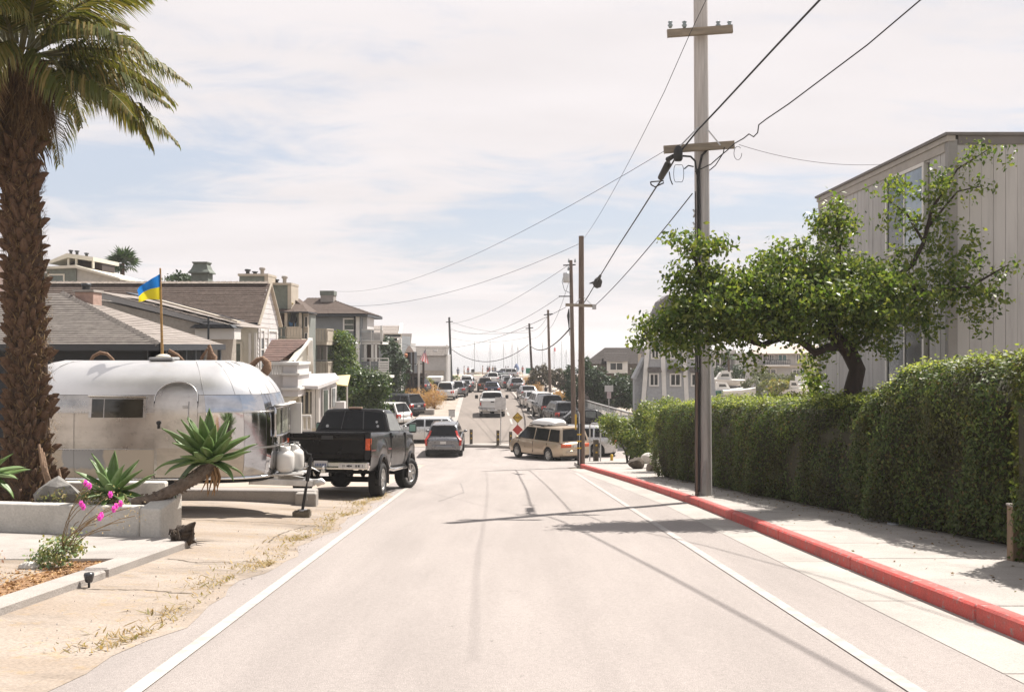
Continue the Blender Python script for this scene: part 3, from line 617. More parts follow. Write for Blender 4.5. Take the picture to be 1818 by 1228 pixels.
# dark stump by the planter corner, and a small garden light by the kerb
st = thing('stump', 'dark gnarled stump lying by the white planter corner', 'stump', (-4.28, 12.95, zd(-4.28, 12.95)+.02))
STM = mat('charred_wood', (0.028, 0.020, 0.016), .95, 0, .4, 9, 1.0, 30, col2=(.09, .065, .045))
me = rock('body', 21, (.155, .13, .155), STM, 3, .9); link('body', me, st, (0, 0, .13))
b = MB()
for i in range(16):
    a = random.uniform(0, 2*PI); b.tube([(0, 0, .12), (.13*math.cos(a), .08*math.sin(a)-.04, .13+.1*random.uniform(-1, 1)), (.17*math.cos(a)+random.uniform(-.02, .02), .1*math.sin(a)-.05, .12+.15*random.uniform(-.9, 1))], [.05, .035, .008], 5)
b.tube([(.03, -.02, .2), (.12, -.03, .27), (.175, -.04, .32)], [.07, .05, .012], 6); b.tube([(-.1, -.03, .2), (-.15, -.05, .23), (-.16, -.06, .16)], [.02, .014, .01], 5)
b.build('roots', STM, st)
sl = thing('garden_light', 'small black garden light standing against the kerb at lower left', 'light', (-4.13, 9.72, zd(-4.13, 9.72)))
MB().tube([(0, 0, 0), (0, 0, .07)], .012, 8).build('stake', BLACK, sl); MB().lathe([(.0, .16), (.045, .15), (.05, .13), (.036, .07), (.03, .06), (0, .06)], n=12).build('lamp_head', mat('smoked_plastic', (.05, .05, .055), .25, 0, .2, 8), sl)
# ------------------------------------------------------------------ silver travel trailer
ALU = mat('aluminium_roof', (0.70, 0.69, 0.675), .36, .85, .05, 1.2, .06, 30)
ALUP = [mat('aluminium_polished', (0.56, 0.565, 0.58), .07, 1.0, .05, 1.5, .10, 3.5), mat('aluminium_dull', (0.50, 0.475, 0.445), .30, .9, .07, 1.8, .10, 14), mat('aluminium_oxidised', (0.47, 0.42, 0.36), .40, .75, .10, 2.2, .10, 22), mat('aluminium_bluish', (0.46, 0.475, 0.505), .12, 1.0, .06, 1.2, .10, 4)]
for m_ in ALUP[1:4]: weather(m_, [(2.2, 7, (1, 1, 1), 1.05, .84, .48, .66), (1.0, 5, (.5, 1, 2.5), .9, 1.05, .4, .6), (11, 6, (1, 1, 1), 1.0, .8, .58, .7)])
def patchy():
    m = mat('aluminium_patchy', (0.62, 0.565, 0.48), .55, .5, .08, 2); nt = m.node_tree; N = nt.nodes; Lk = nt.links; b = N['Principled BSDF']
    for l in list(b.inputs['Base Color'].links)+list(b.inputs['Roughness'].links): Lk.remove(l)
    tc = N.new('ShaderNodeTexCoord'); nz = N.new('ShaderNodeTexNoise'); nz.inputs['Scale'].default_value = 5; nz.inputs['Detail'].default_value = 6; Lk.new(tc.outputs['Object'], nz.inputs['Vector'])
    sp = N.new('ShaderNodeSeparateXYZ'); Lk.new(tc.outputs['Object'], sp.inputs[0])
    def rng_(v, a, bb):
        mr = N.new('ShaderNodeMapRange'); Lk.new(v, mr.inputs['Value']); mr.inputs['From Min'].default_value = a; mr.inputs['From Max'].default_value = bb; mr.interpolation_type = 'SMOOTHSTEP'; return mr.outputs[0]
    def mul(a, bb, op='MULTIPLY'):
        n = N.new('ShaderNodeMath'); n.operation = op
        for i, q in enumerate((a, bb)):
            if isinstance(q, (int, float)): n.inputs[i].default_value = q
            else: Lk.new(q, n.inputs[i])
        return n.outputs[0]
    xx = mul(sp.outputs[0], mul(mul(nz.outputs['Fac'], .5, 'SUBTRACT'), .28), 'ADD'); zz = mul(sp.outputs[2], mul(mul(nz.outputs['Fac'], .5, 'SUBTRACT'), .3), 'ADD')
    f = mul(mul(rng_(xx, PATCH[0]-.02, PATCH[0]+.02), rng_(xx, PATCH[1]+.03, PATCH[1]-.03)), mul(rng_(zz, PATCH[2]-.03, PATCH[2]+.03), rng_(zz, PATCH[3]+.02, PATCH[3]-.02)))
    mx = N.new('ShaderNodeMix'); mx.data_type = 'RGBA'; Lk.new(f, mx.inputs[0]); mx.inputs[6].default_value = (.46, .40, .325, 1); mx.inputs[7].default_value = (.26, .265, .28, 1); Lk.new(mx.outputs[2], b.inputs['Base Color'])
    r = N.new('ShaderNodeMapRange'); Lk.new(f, r.inputs['Value']); r.inputs['To Min'].default_value = .55; r.inputs['To Max'].default_value = .3; Lk.new(r.outputs[0], b.inputs['Roughness'])
    r = N.new('ShaderNodeMapRange'); Lk.new(f, r.inputs['Value']); r.inputs['To Min'].default_value = .45; r.inputs['To Max'].default_value = .9; Lk.new(r.outputs[0], b.inputs['Metallic'])
    return m
TX, TY = -6.32, 18.05
TB, TT = Z(858, 17.1), Z(640, 18.05)          # belly and roof heights
tr = thing('travel_trailer', 'vintage silver aluminium travel trailer with rounded ends parked left of the road', 'travel trailer', (TX, TY, TB))
TH = TT-TB; A0 = 2.17; B0 = 1.06
PATCH = (-1.36, -.62, .27, .84)
ALUP.append(patchy())
def tsec(z):
    "half length and half width of the shell at height z over the belly"
    ta = max(0, (z-1.02)/(TH-1.02)); tb = max(0, (z-1.15)/(TH-1.15)); ta = min(ta, 1); tb = min(tb, 1)
    a = A0-1.02*(1-(1-ta**2.0)**.5)-.10*max(0, (.42-z)/.42)**2
    bb = B0*(1-tb**2.25)**(1/2.25)-.09*max(0, (.20-z)/.20)**2
    return a, max(bb, .0005)
def tpt(u, z, off=0.0):
    "u runs once round the plan outline, 0..1 along the near side from left to right"
    a, bb = tsec(z)
    th = 2*PI*u+PI      # u=0 left end, .25 near side middle (towards the camera), .5 right end
    n = 3.4; c, s = math.cos(th), math.sin(th)
    if c < 0: a = a+.30+.30*(A0-a)      # the tail is blunter than the nose
    x = math.copysign(abs(c)**(2/n), c); y = math.copysign(abs(s)**(2/n), s)
    return Vector((a*x+off*x, bb*y+off*y*(1 if bb > .3 else .3), z+(off if bb < .6 else 0)))
def upos(xw, z):
    "outline parameter of the near-side point with local x"
    a, bb = tsec(z); q = max(-1, min(1, xw/a)); c = math.copysign(abs(q)**1.7, q); return (math.acos(max(-1, min(1, c)))*-1+PI)/(2*PI) if True else 0
def patch(name, m, us, zs, off, parent=tr, nu=None, nz=None, **k):
    b = MB(); nu = nu or max(3, int(abs(us[1]-us[0])*90)); nz = nz or max(3, int((zs[1]-zs[0])/.09))
    b.grid([[tpt(us[0]+(us[1]-us[0])*i/nu, zs[0]+(zs[1]-zs[0])*j/nz, off) for i in range(nu+1)] for j in range(nz+1)], 0, True)
    return b.build(name, m, parent, **k)
# dark inner shell, then the skin panels with gaps between them
b = MB(); zl = [0, .06, .15, .35, .6, .85, 1.0]+[1.0+(TH-1.0)*(1-(1-i/10)**1.8) for i in range(1, 11)]
b.grid([[tpt(i/72, z, -.014) for i in range(73)] for z in zl], 0, True); b.build('shell', DARKM, tr)
b = MB(); b.poly([tpt(-i/48, .0, -.02) for i in range(48)]); b.build('belly_pan', ALU, tr)
ZT = TH
zroof = 1.52
# roof panels: seven long sheets that taper at the ends
for i, (u0, u1) in enumerate(((-.10, .0305), (.03, .1305), (.13, .3005), (.30, .3755), (.375, .4405), (.44, .5005), (.50, .6005), (.60, .7505), (.75, .9005))):
    patch('roof_panel', ALU, (u0, u1), (zroof+.004, ZT-.0005), .004+.003*(i % 2), nz=14, nu=12)
hz = [(1.225, zroof, 1), (.60, 1.221, 1), (.09, .596, 2)]
cols = [(-.06, .0555), (.055, .1285), (.128, .2055), (.205, .3005), (.30, .3655), (.365, .4255), (.425, .4555), (.455, .5205), (.52, .5805), (.58, .6805), (.68, .8005), (.80, .9405)]
tone = {0: [1, 1, 1, 1, 3, 0, 3, 0, 1, 1, 1, 1], 1: [2, 2, 1, 1, 0, 3, 0, 3, 0, 1, 1, 1], 2: [2, 2, 4, 4, 2, 3, 0, 0, 3, 1, 1, 1]}
for r, (z0, z1, _) in enumerate(hz):
    for c, us in enumerate(cols):
        patch('skin_panel', ALUP[tone[r][c]], us, (z0, z1), .003*((r+c) % 2)+.002)
# seams with rivets (thin raised strips), belt trim along the belly
b = MB()
for zz in (1.223, .598): b.tube([tpt(i/90, zz, .006) for i in range(91)], .006, 5)
for u in (.055, .128, .205, .30, .365, .425, .455, .52, .58): b.tube([tpt(u, z, .005) for z in fr(.09, 1.215, .12)], .0035, 4, 1)
for u in (.03, .13, .30, .355, .395, .43, .465, .50, .54, .58): b.tube([tpt(u, zroof+(ZT-.02-zroof)*t, .008) for t in fr(0, 1, .07)], .0035, 4, 1)
b.tube([tpt(i/90, zroof+.002, .006) for i in range(91)], .0045, 4, 1)
b.build('seam_strip', [mat('aluminium_trim', (.7, .7, .69), .3, .9, .05, 5), mat('seam_dark', (.16, .155, .15), .5, .5, .1, 5)], tr)
RIV = MB()
for zz in (1.238, 1.208, .613, .583):
    for i in range(150):
        p = tpt(i/300+.0, zz, .006); RIV.cbox(p, (.010, .010, .010))
RIV.build('rivets', ALUP[1], tr, kind='stuff')
b = MB(); b.tube([tpt(i/80, .085, .02) for i in range(81)], .026, 6); b.build('rub_rail', mat('polished_trim', (.82, .82, .81), .2, 1, .04, 5), tr)
b = MB(); b.tube([tpt(i/80, .03, .0) for i in range(81)], .018, 5); b.build('belly_trim', DARKM, tr)
# door with arched top
def near(x, z, off=0.0):
    a, bb = tsec(z); q = min(1, abs(x)/a)
    return Vector((x, -(bb*(1-q**3.4)**(1/3.4))-off, z))
dx0, dx1 = X(276, 17.05)-TX, X(352, 17.05)-TX
zd0, zarc, ztop = .12, Z(712, 17)-TB, Z(677, 17.25)-TB
cx, hw = (dx0+dx1)/2, (dx1-dx0)/2
prof = [(dx0, zd0), (dx0, zarc)]+[(cx-hw*math.cos(PI*i/16), zarc+(ztop-zarc)*math.sin(PI*i/16)**.8) for i in range(1, 16)]+[(dx1, zarc), (dx1, zd0)]
b = MB(); rows = []
for j in range(21):
    z = zd0+(ztop-.004-zd0)*j/20
    w = hw if z <= zarc else hw*max(.02, math.cos(math.asin(min(1, ((z-zarc)/(ztop-zarc))**1.25))))
    rows.append([near(cx-w+2*w*i/8, z, .015) for i in range(9)])
b.grid(rows, 0, True)
door = b.build('door', ALUP[1], tr)
b = MB(); b.tube([near(x, z, .014) for x, z in prof], .011, 6); b.build('door_seal', DARKM, door)
b = MB(); b.tube([near(x, z, .03) for x, z in prof[1:-1]], .008, 5); b.build('drip_rail', ALU, door)
hx, hz_ = X(283, 17)-TX, Z(750, 17)-TB
MB().lathe([(0, -.03), (.035, -.03), (.035, 0), (0, 0)], near(hx, hz_, .02), 'y', 10).cbox(near(hx, hz_-.05, .04), (.03, .03, .10)).build('handle', DARKM, door)
b = MB(); xh = X(335, 17)-TX; b.bar(near(xh, Z(712, 17)-TB, .03), near(xh, Z(745, 17)-TB, .03), .012, .03); b.cbox(near(xh-.05, Z(722, 17)-TB, .03), (.09, .03, .04)); b.build('hinge', STEEL, door)
patch('lower_door_panel', ALUP[2], (upos(dx0+.05, .5), upos(dx1-.05, .5)), (.16, Z(795, 17)-TB), .02, door)
# long side window: frame, tinted panes, awning rail
wx0, wx1, wz0, wz1 = X(163, 17)-TX, X(255, 17)-TX, Z(741, 17)-TB, Z(708, 17)-TB
win = MB()
for x0, x1, z0, z1 in ((wx0-.045, wx1+.045, wz1, wz1+.045), (wx0-.045, wx1+.045, wz0-.05, wz0), (wx0-.05, wx0, wz0, wz1), (wx1, wx1+.05, wz0, wz1)):
    q = [near(x0, z0, .03), near(x1, z0, .03), near(x1, z1, .03), near(x0, z1, .03)]; win.prism(q, (0, .05, 0))
w = win.build('window', ALUP[1], tr)
mx_ = wx0+(wx1-wx0)*.24
for a, c in ((wx0+.004, mx_-.008), (mx_+.008, wx1-.004)):
    MB().grid([[near(a+(c-a)*i/4, z, .016) for i in range(5)] for z in [wz0+.003+(wz1-wz0-.006)*j/5 for j in range(6)]]).build('pane', mat('tinted_pane', (.04, .038, .028), .12, 0, .4, 3, spec=.7), w)
MB().bar(near(mx_, wz0, .016), near(mx_, wz1, .016), .014, .02).build('mullion', ALUP[1], w)
MB().tube([near(wx0-.06, wz1+.055, .06), near(wx1+.06, wz1+.04, .06)], .022, 8).build('awning_rail', CHROME, w)
# front window in the nose, with three panes
def nose(u, z, off): return tpt(u, z, off)
fz0, fz1 = Z(772, 17.7)-TB, Z(722, 17.7)-TB
fw = MB(); u0, u1 = .452, .548
def npt(u, z, o): return tpt(u, min(z, 1.0), o)+Vector((0, 0, max(0, z-1.0)))
fw.tube([npt(u0, fz0, .03)]+[npt(u0, fz0+(fz1-fz0)*i/4, .05) for i in range(5)]+[npt(u0+(u1-u0)*i/8, fz1, .05) for i in range(9)]+[npt(u1, fz1-(fz1-fz0)*i/4, .05) for i in range(5)]+[npt(u1-(u1-u0)*i/8, fz0, .05) for i in range(9)], .022, 6)
w = fw.build('front_window', ALUP[0], tr)
FP = mat('front_pane', (.20, .21, .165), .12, 0, .35, 4, spec=.8)
for k in range(3):
    a, c = u0+(u1-u0)*(k+.06)/3, u0+(u1-u0)*(k+.94)/3
    MB().grid([[npt(a+(c-a)*i/3, z, .035) for i in range(4)] for z in (fz0+.02, fz1-.02)], 0, True).build('pane', FP, w)
    if k: MB().bar(npt(a-.001, fz0, .05), npt(a-.001, fz1, .05), .014).build('mullion', ALUP[0], w)
b = MB(); b.grid([[npt(u0-.004+(u1-u0+.008)*i/8, fz1+.03, .04+.12*j) for i in range(9)] for j in (0, 1)], 0, True); b.build('window_visor', WHITE, w, solid=.02)
# a second stone guard standing out on the far side of the nose
b = MB(); b.box(A0-.30, A0+.20, .62, .68, fz0-.05, fz1+.02); b.build('stone_guard', WHITE, tr)
# roof vents and wheel
b = MB(); b.cbox((X(290, 18)-TX, .0, TH+.03), (.44, .40, .06)); b.build('roof_vent', mat('grey_plastic', (.33, .33, .33), .6, 0, .1, 5), tr, bev=.02)
MB().lathe([(0, .12), (.07, .115), (.12, .09), (.14, .06), (0, .06)], (X(288, 18)-TX, 0, TH), n=16).build('vent_cap', CREAM, tr)
MB().lathe([(.0, -.09), (.31, -.09), (.34, -.05), (.34, .05), (.31, .09), (0, .09)], (-.25, -.86, -.06), 'y', 20).build('wheel', BLACK, tr)
MB().lathe([(.0, -.09), (.31, -.09), (.34, -.05), (.34, .05), (.31, .09), (0, .09)], (-.25, .86, -.06), 'y', 20).build('wheel', BLACK, tr)
# tongue: two rails to a coupler, gas bottles, jack
TONG = mat('tongue_metal', (.50, .49, .47), .45, .6, .15, 6)
cpl = Vector((X(566, 17.9)-TX, -.15, Z(857, 17.9)-TB))
b = MB(); b.bar((A0-.45, -.62, .0), cpl+Vector((-.10, -.05, 0)), .06, .11); b.bar((A0-.45, .55, .0), cpl+Vector((-.10, .05, 0)), .06, .11); b.bar(cpl+Vector((-.45, 0, .01)), cpl+Vector((.0, 0, .02)), .10, .10); b.bar((A0-.02, -.45, .03), (A0-.02, .45, .03), .06, .06)
b.cbox((X(509, 17.7)-TX, -.2, .09), (.62, .55, .03))
b.build('tongue', TONG, tr, bev=.008)
MB().tube([cpl+Vector((-.04, 0, .0)), cpl+Vector((.05, 0, .03)), cpl+Vector((.11, 0, .0))], [.07, .065, .03], 10).build('coupler', TONG, tr)
def bottle(px, dy, s):
    x = X(px, 17.75)-TX; pr = [(0, 0), (.10, 0), (.10, .02), (.145, .05), (.155, .09), (.155, .28), (.145, .33), (.10, .375), (.05, .395), (0, .40)]
    o = MB().lathe([(a*s, c*s) for a, c in pr], (x, dy, .10), n=20).build('gas_bottle', WHITE, tr)
    MB().lathe([(.085*s, .36*s), (.09*s, .46*s), (.085*s, .46*s), (.08*s, .36*s)], (x, dy, .10), n=16).build('collar', WHITE, o)
    MB().tube([(x, dy, .48*s+.02), (x, dy, .50*s+.08)], .025, 8).cbox((x+.02, dy, .50*s+.09), (.09, .05, .03)).build('valve', STEEL, o)
bottle(507, -.32, 1.04); bottle(517, .02, 1.04); bottle(478, -.1, .95)
b = MB(); b.tube([(X(505, 17.7)-TX, -.3, .62), (X(520, 17.7)-TX, -.25, .66), (X(536, 17.7)-TX, -.2, .50), (X(538, 17.7)-TX, -.15, .30)], .012, 6); b.build('hose', BLACK, tr)
j0 = P(552, 812, 17.85)-tr.location; j1 = P(537, 905, 17.75)-tr.location
jk = MB().tube([j0, j0.lerp(j1, .45)], .036, 10).tube([j0.lerp(j1, .4), j1], .026, 10).build('jack', BLACK, tr)
MB().tube([j0, j0+Vector((0, 0, .06)), j0+Vector((-.06, 0, .07)), j0+Vector((-.10, 0, .13))], .012, 6).build('crank', BLACK, jk)
MB().lathe([(0, -.01), (.09, -.01), (.09, .01), (0, .01)], j1, n=12).build('foot', STEEL, jk)
b = MB(); b.tube([(X(522, 17.7)-TX, -.2, .1), (X(545, 17.7)-TX, -.25, .22), (X(562, 17.7)-TX, -.1, .10)], .010, 5); b.tube([(X(540, 17.7)-TX, -.22, .0), (X(541, 17.7)-TX, -.22, -.25), (X(543, 17.7)-TX, -.22, -.4)], .008, 5); b.build('safety_chain', STEEL, tr)
# wood blocks under the jack
gz = zd(X(537, 17.75), 17.75)+.012; jz = tr.location.z+j1.z
WB = mat('block_wood', (.16, .13, .09), .9, 0, .25, 6, .4, 20)
b = MB(); b.cbox((X(536, 17.75), 17.75, gz+.05), (.30, .22, .10)); tag(b.build('wood_block', WB, bev=.01), 'long bottom wood block under the trailer jack', 'block', 'wood blocks under the trailer jack')
b = MB(); b.cbox((X(540, 17.75), 17.75, (gz+.10+jz-.012)/2), (.20, .16, max(.05, jz-.012-gz-.10))); tag(b.build('wood_block', WB, bev=.01), 'short top wood block right under the trailer jack foot', 'block', 'wood blocks under the trailer jack')
# flag on a bamboo pole stood on the roof vent
fp = thing('flag', 'blue over yellow flag on a bamboo pole on the trailer roof', 'flag', (0, 0, 0))
p0, p1 = P(288, 632, 18.05), P(284.5, 476, 18.05); p0.z = TT+.115
BAM = mat('bamboo', (.42, .25, .09), .6, 0, .2, 6, stretch=(1, 1, 3))
MB().tube([p0.lerp(p1, i/9) for i in range(10)], [.026-.001*i for i in range(10)], 8).build('pole', BAM, fp)
def cloth(px0, px1, pyt, pyb, d, wave=.05, sl=0.0, nx=16, ny=8, droop=0):
    def f(u, v): # u along fly from pole, v down
        x = px0+(px1-px0)*u; y = pyt+(pyb-pyt)*v+sl*u+droop*u*u; p = P(x, y, d); p.y += wave*math.sin(u*7+v*1.6)*u**.5+.02*math.sin(u*15+v*3); return p
    return f
f = cloth(284.5, 243, 486, 535, 18.0, .07, 0, droop=0)
def g(u, v):
    top = [(284.5, 486), (268, 494), (255, 506), (243, 515)]; bot = [(284.5, 532), (268, 531), (257, 533), (243, 536)]
    def at(l, u): t = u*3; k = min(int(t), 2); w = t-k; return (l[k][0]*(1-w)+l[k+1][0]*w, l[k][1]*(1-w)+l[k+1][1]*w)
    a, c = at(top, u), at(bot, u); p = P(a[0]*(1-v)+c[0]*v, a[1]*(1-v)+c[1]*v, 18.03); p.y += .09*math.sin(u*6.5+v*2)*u**.6; return p
for nm, c, v0, v1 in (('blue_half', (.02, .17, .50), 0, .5), ('yellow_half', (.62, .53, .03), .5, 1)):
    MB().grid([[g(i/16, v0+(v1-v0)*j/5) for i in range(17)] for j in range(6)], 0, True).build(nm, leafmat('cloth_'+nm, [c, tuple(q*1.06 for q in c)], .8, .35, .1, tint=(.8, .8, .8)), fp)
# driftwood lying on and behind the trailer roof
DRW = mat('driftwood', (.17, .095, .055), .85, 0, .3, 5, .8, 25, col2=(.30, .19, .12), stretch=(1, 1, 1))
def drift(label, pts, r, d):
    b = MB(); b.tube([P(x, y, d+dd) for x, y, dd in pts], r, 9); return tag(b.build('driftwood', DRW), label, 'driftwood', 'driftwood pieces on the trailer roof')
drift('thick driftwood branch bent into a hook over the trailer nose', [(438, 662, 0), (446, 650, 0), (458, 638, 0), (466, 636, 0), (475, 645, 0), (474, 655, 0), (466, 668, 0)], [.08, .06, .045, .05, .075, .09, .075], 18.3)
drift('forked upright driftwood stub standing on the trailer roof', [(372, 648, .3), (374, 625, .3), (371, 612, .3)], [.07, .055, .03], 18.4)
drift('thin driftwood stick leaning beside the forked stub', [(352, 650, .2), (360, 632, .2), (369, 618, .2)], [.03, .03, .015], 18.3)
drift('driftwood stub lying right of the forked stub', [(378, 648, .1), (381, 633, .1), (377, 627, .1)], [.06, .05, .025], 18.3)
drift('driftwood sticks piled at the foot of the flag pole', [(300, 622, .3), (315, 630, .3), (328, 642, .3)], [.035, .03, .02], 18.2)
drift('second driftwood stick under the pile by the flag pole', [(296, 630, .2), (310, 634, .2), (326, 646, .2)], [.03, .03, .02], 18.3)
drift('arched driftwood branch on the trailer roof near the palm', [(158, 646, .5), (166, 632, .5), (178, 626, .5), (190, 628, .5), (200, 638, .5), (205, 648, .5)], [.03, .032, .035, .03, .03, .02], 18.6)
# low concrete wall behind the tongue
lw = thing('low_wall', 'low concrete wall behind the trailer tongue', 'wall')
b = MB(); zt = Z(866, 20.3); b.add([(-9, 20.3, zd(-9, 20.3)-.2), (-3.98, 20.15, zr(20)-.3), (-3.98, 20.5, zr(20)-.3), (-9, 20.65, zd(-9, 20.3)-.2), (-9, 20.3, zt), (-3.98, 20.15, zt-.03), (-3.98, 20.5, zt-.03), (-9, 20.65, zt)], [(0, 3, 2, 1), (4, 5, 6, 7), (0, 1, 5, 4), (1, 2, 6, 5), (2, 3, 7, 6), (3, 0, 4, 7)])
b.build('wall', CONC, lw, bev=.04, seg=3)
b = MB(); b.box(-4.35, -3.93, 19.95, 20.16, zr(20)-.2, zt-.05); b.build('end_block', CONC2, lw, bev=.04, seg=3)
# ------------------------------------------------------------------ vehicles
def paint(name, c, metal=.35, rough=.28): return mat('paint_'+name, c, rough, metal, .04, 2.0, coat=.55 if max(c) > .1 else .12, spec=.45 if max(c) > .1 else .22)
PW = paint('white', (.70, .69, .67), 0, .3); PSIL = paint('silver', (.50, .49, .475), .75); PGREY = paint('grey', (.16, .16, .165), .6); PDK = paint('dark_grey', (.055, .057, .062), .5)
PBLK = paint('black', (.010, .0095, .0095), .1, .22); PGOLD = paint('champagne', (.43, .34, .245), .6, .32); PBRON = paint('bronze', (.10, .075, .06), .6); PBLUE = paint('dark_blue', (.02, .025, .045), .4); PGREEN = paint('grey_green', (.12, .14, .13), .5)
CGL = mat('car_glass', (.008, .009, .010), .06, 0, .3, 1.5, spec=.2); CGL2 = mat('car_glass_light', (.12, .13, .115), .08, 0, .4, 2.2, spec=.5)
REDL = mat('tail_lamp', (.50, .035, .022), .25, 0, .15, 9, spec=.6); ORL = mat('tail_lamp_orange', (.62, .10, .03), .25, 0, .2, 9); WLAMP = mat('head_lamp', (.62, .63, .62), .15, .3, .1, 9)
PLATE = mat('number_plate', (.62, .60, .58), .5, 0, .06, 20); UNDER = mat('underbody', (.012, .012, .012), .9, 0, .2, 4); TRIM = mat('black_trim', (.022, .022, .023), .55, 0, .15, 6)
RIM = mat('alloy_rim', (.46, .455, .44), .32, .85, .08, 8); TYRE = mat('tyre', (.020, .0195, .019), .85, 0, .25, 8, .4, 60)
_W = {}
def wheel_meshes(r, w, spokes=5):
    k = (round(r, 3), round(w, 3), spokes)
    if k in _W: return _W[k]
    h = w/2; ri = r*.64
    t = MB().lathe([(ri, -h*.85), (r*.80, -h), (r*.93, -h*.92), (r*.995, -h*.6), (r, 0), (r*.995, h*.6), (r*.93, h*.92), (r*.80, h), (ri, h*.85), (ri, -h*.85)], axis='y', n=24)
    for i in range(36):      # tread blocks
        a = 2*PI*i/36; t.T = Matrix.Rotation(a, 4, 'Y'); t.cbox((0, -h*.55, r*.995), (r*.09, h*.5, .014)); t.cbox((r*.05, h*.55, r*.995), (r*.09, h*.5, .014)); t.T = None
    m = MB().lathe([(ri*1.01, h*.84), (ri*.97, h*.88), (ri*.9, h*.70), (ri*.86, h*.3), (0, h*.25)], axis='y', n=24)
    m.lathe([(ri*1.01, -h*.84), (ri*.9, -h*.7), (ri*.86, -h*.3), (0, -h*.25)], axis='y', n=20)
    m.lathe([(ri*.24, h*.25), (ri*.22, h*.80), (ri*.10, h*.86), (0, h*.86)], axis='y', n=12)
    for i in range(spokes):
        m.T = Matrix.Rotation(2*PI*i/spokes, 4, 'Y'); m.add([(-ri*.10, h*.78, ri*.15), (ri*.10, h*.78, ri*.15), (ri*.15, h*.76, ri*.93), (-ri*.15, h*.76, ri*.93), (-ri*.10, h*.3, ri*.15), (ri*.10, h*.3, ri*.15), (ri*.15, h*.3, ri*.93), (-ri*.15, h*.3, ri*.93)], [(0, 1, 2, 3), (0, 4, 5, 1), (1, 5, 6, 2), (3, 2, 6, 7), (0, 3, 7, 4)]); m.T = None
    d = MB().lathe([(ri*.88, h*.18), (0, h*.18)], axis='y', n=16)
    _W[k] = (t.mesh('tyre', TYRE), m.mesh('rim', RIM), d.mesh('brake_disc', DARKM)); return _W[k]
def add_wheels(root, xs, yw, r, w, spokes=5, steer=0.0):
    for i, x in enumerate(xs):
        for s in (1, -1):
            a, m, d = wheel_meshes(r, w, spokes); rz = (0 if s > 0 else PI)+(steer if i == 1 else 0)
            o = link('wheel', a, root, (x, s*yw, r), (0, 0, rz)); link('rim', m, o); link('brake_disc', d, o)
def lerp(a, b, t): return a+(b-a)*t
def pw(pts, x):
    for (x0, z0), (x1, z1) in zip(pts[:-1], pts[1:]):
        if x <= x1: return lerp(z0, z1, max(0, min(1, (x-x0)/(x1-x0) if x1 > x0 else 1)))
    return pts[-1][1]
SPEC = {   # L, W, H, wheelbase, front overhang, wheel r, belt, cab (rear base, rear top, front top, front base), cowl z, nose z, deck z, pillars, rear bumper z
 'suv':   dict(L=4.75, W=1.90, H=1.72, wb=2.82, fo=.92, r=.36, belt=1.06, cab=(-2.27, -1.92, .55, 1.30), cowl=1.10, nose=.92, deck=1.06, pil=(-1.25, -.22), sill=.40),
 'wagon': dict(L=4.72, W=1.84, H=1.62, wb=2.74, fo=.93, r=.345, belt=1.00, cab=(-2.26, -1.82, .50, 1.30), cowl=1.02, nose=.84, deck=1.0, pil=(-1.2, -.22), sill=.33),
 'hatch': dict(L=4.45, W=1.77, H=1.55, wb=2.70, fo=.95, r=.32, belt=.98, cab=(-2.10, -1.55, .35, 1.45), cowl=.98, nose=.74, deck=.98, pil=(-1.15, -.12), sill=.22),
 'sedan': dict(L=4.80, W=1.84, H=1.46, wb=2.78, fo=.95, r=.33, belt=.93, cab=(-1.75, -1.05, .42, 1.25), cowl=.95, nose=.74, deck=1.0, pil=(-.98, -.20), sill=.22),
 'van':   dict(L=5.11, W=1.94, H=1.77, wb=3.0, fo=1.0, r=.35, belt=1.02, cab=(-2.47, -2.28, .88, 1.78), cowl=1.04, nose=.80, deck=1.02, pil=(-1.32, -.02), sill=.30),
}
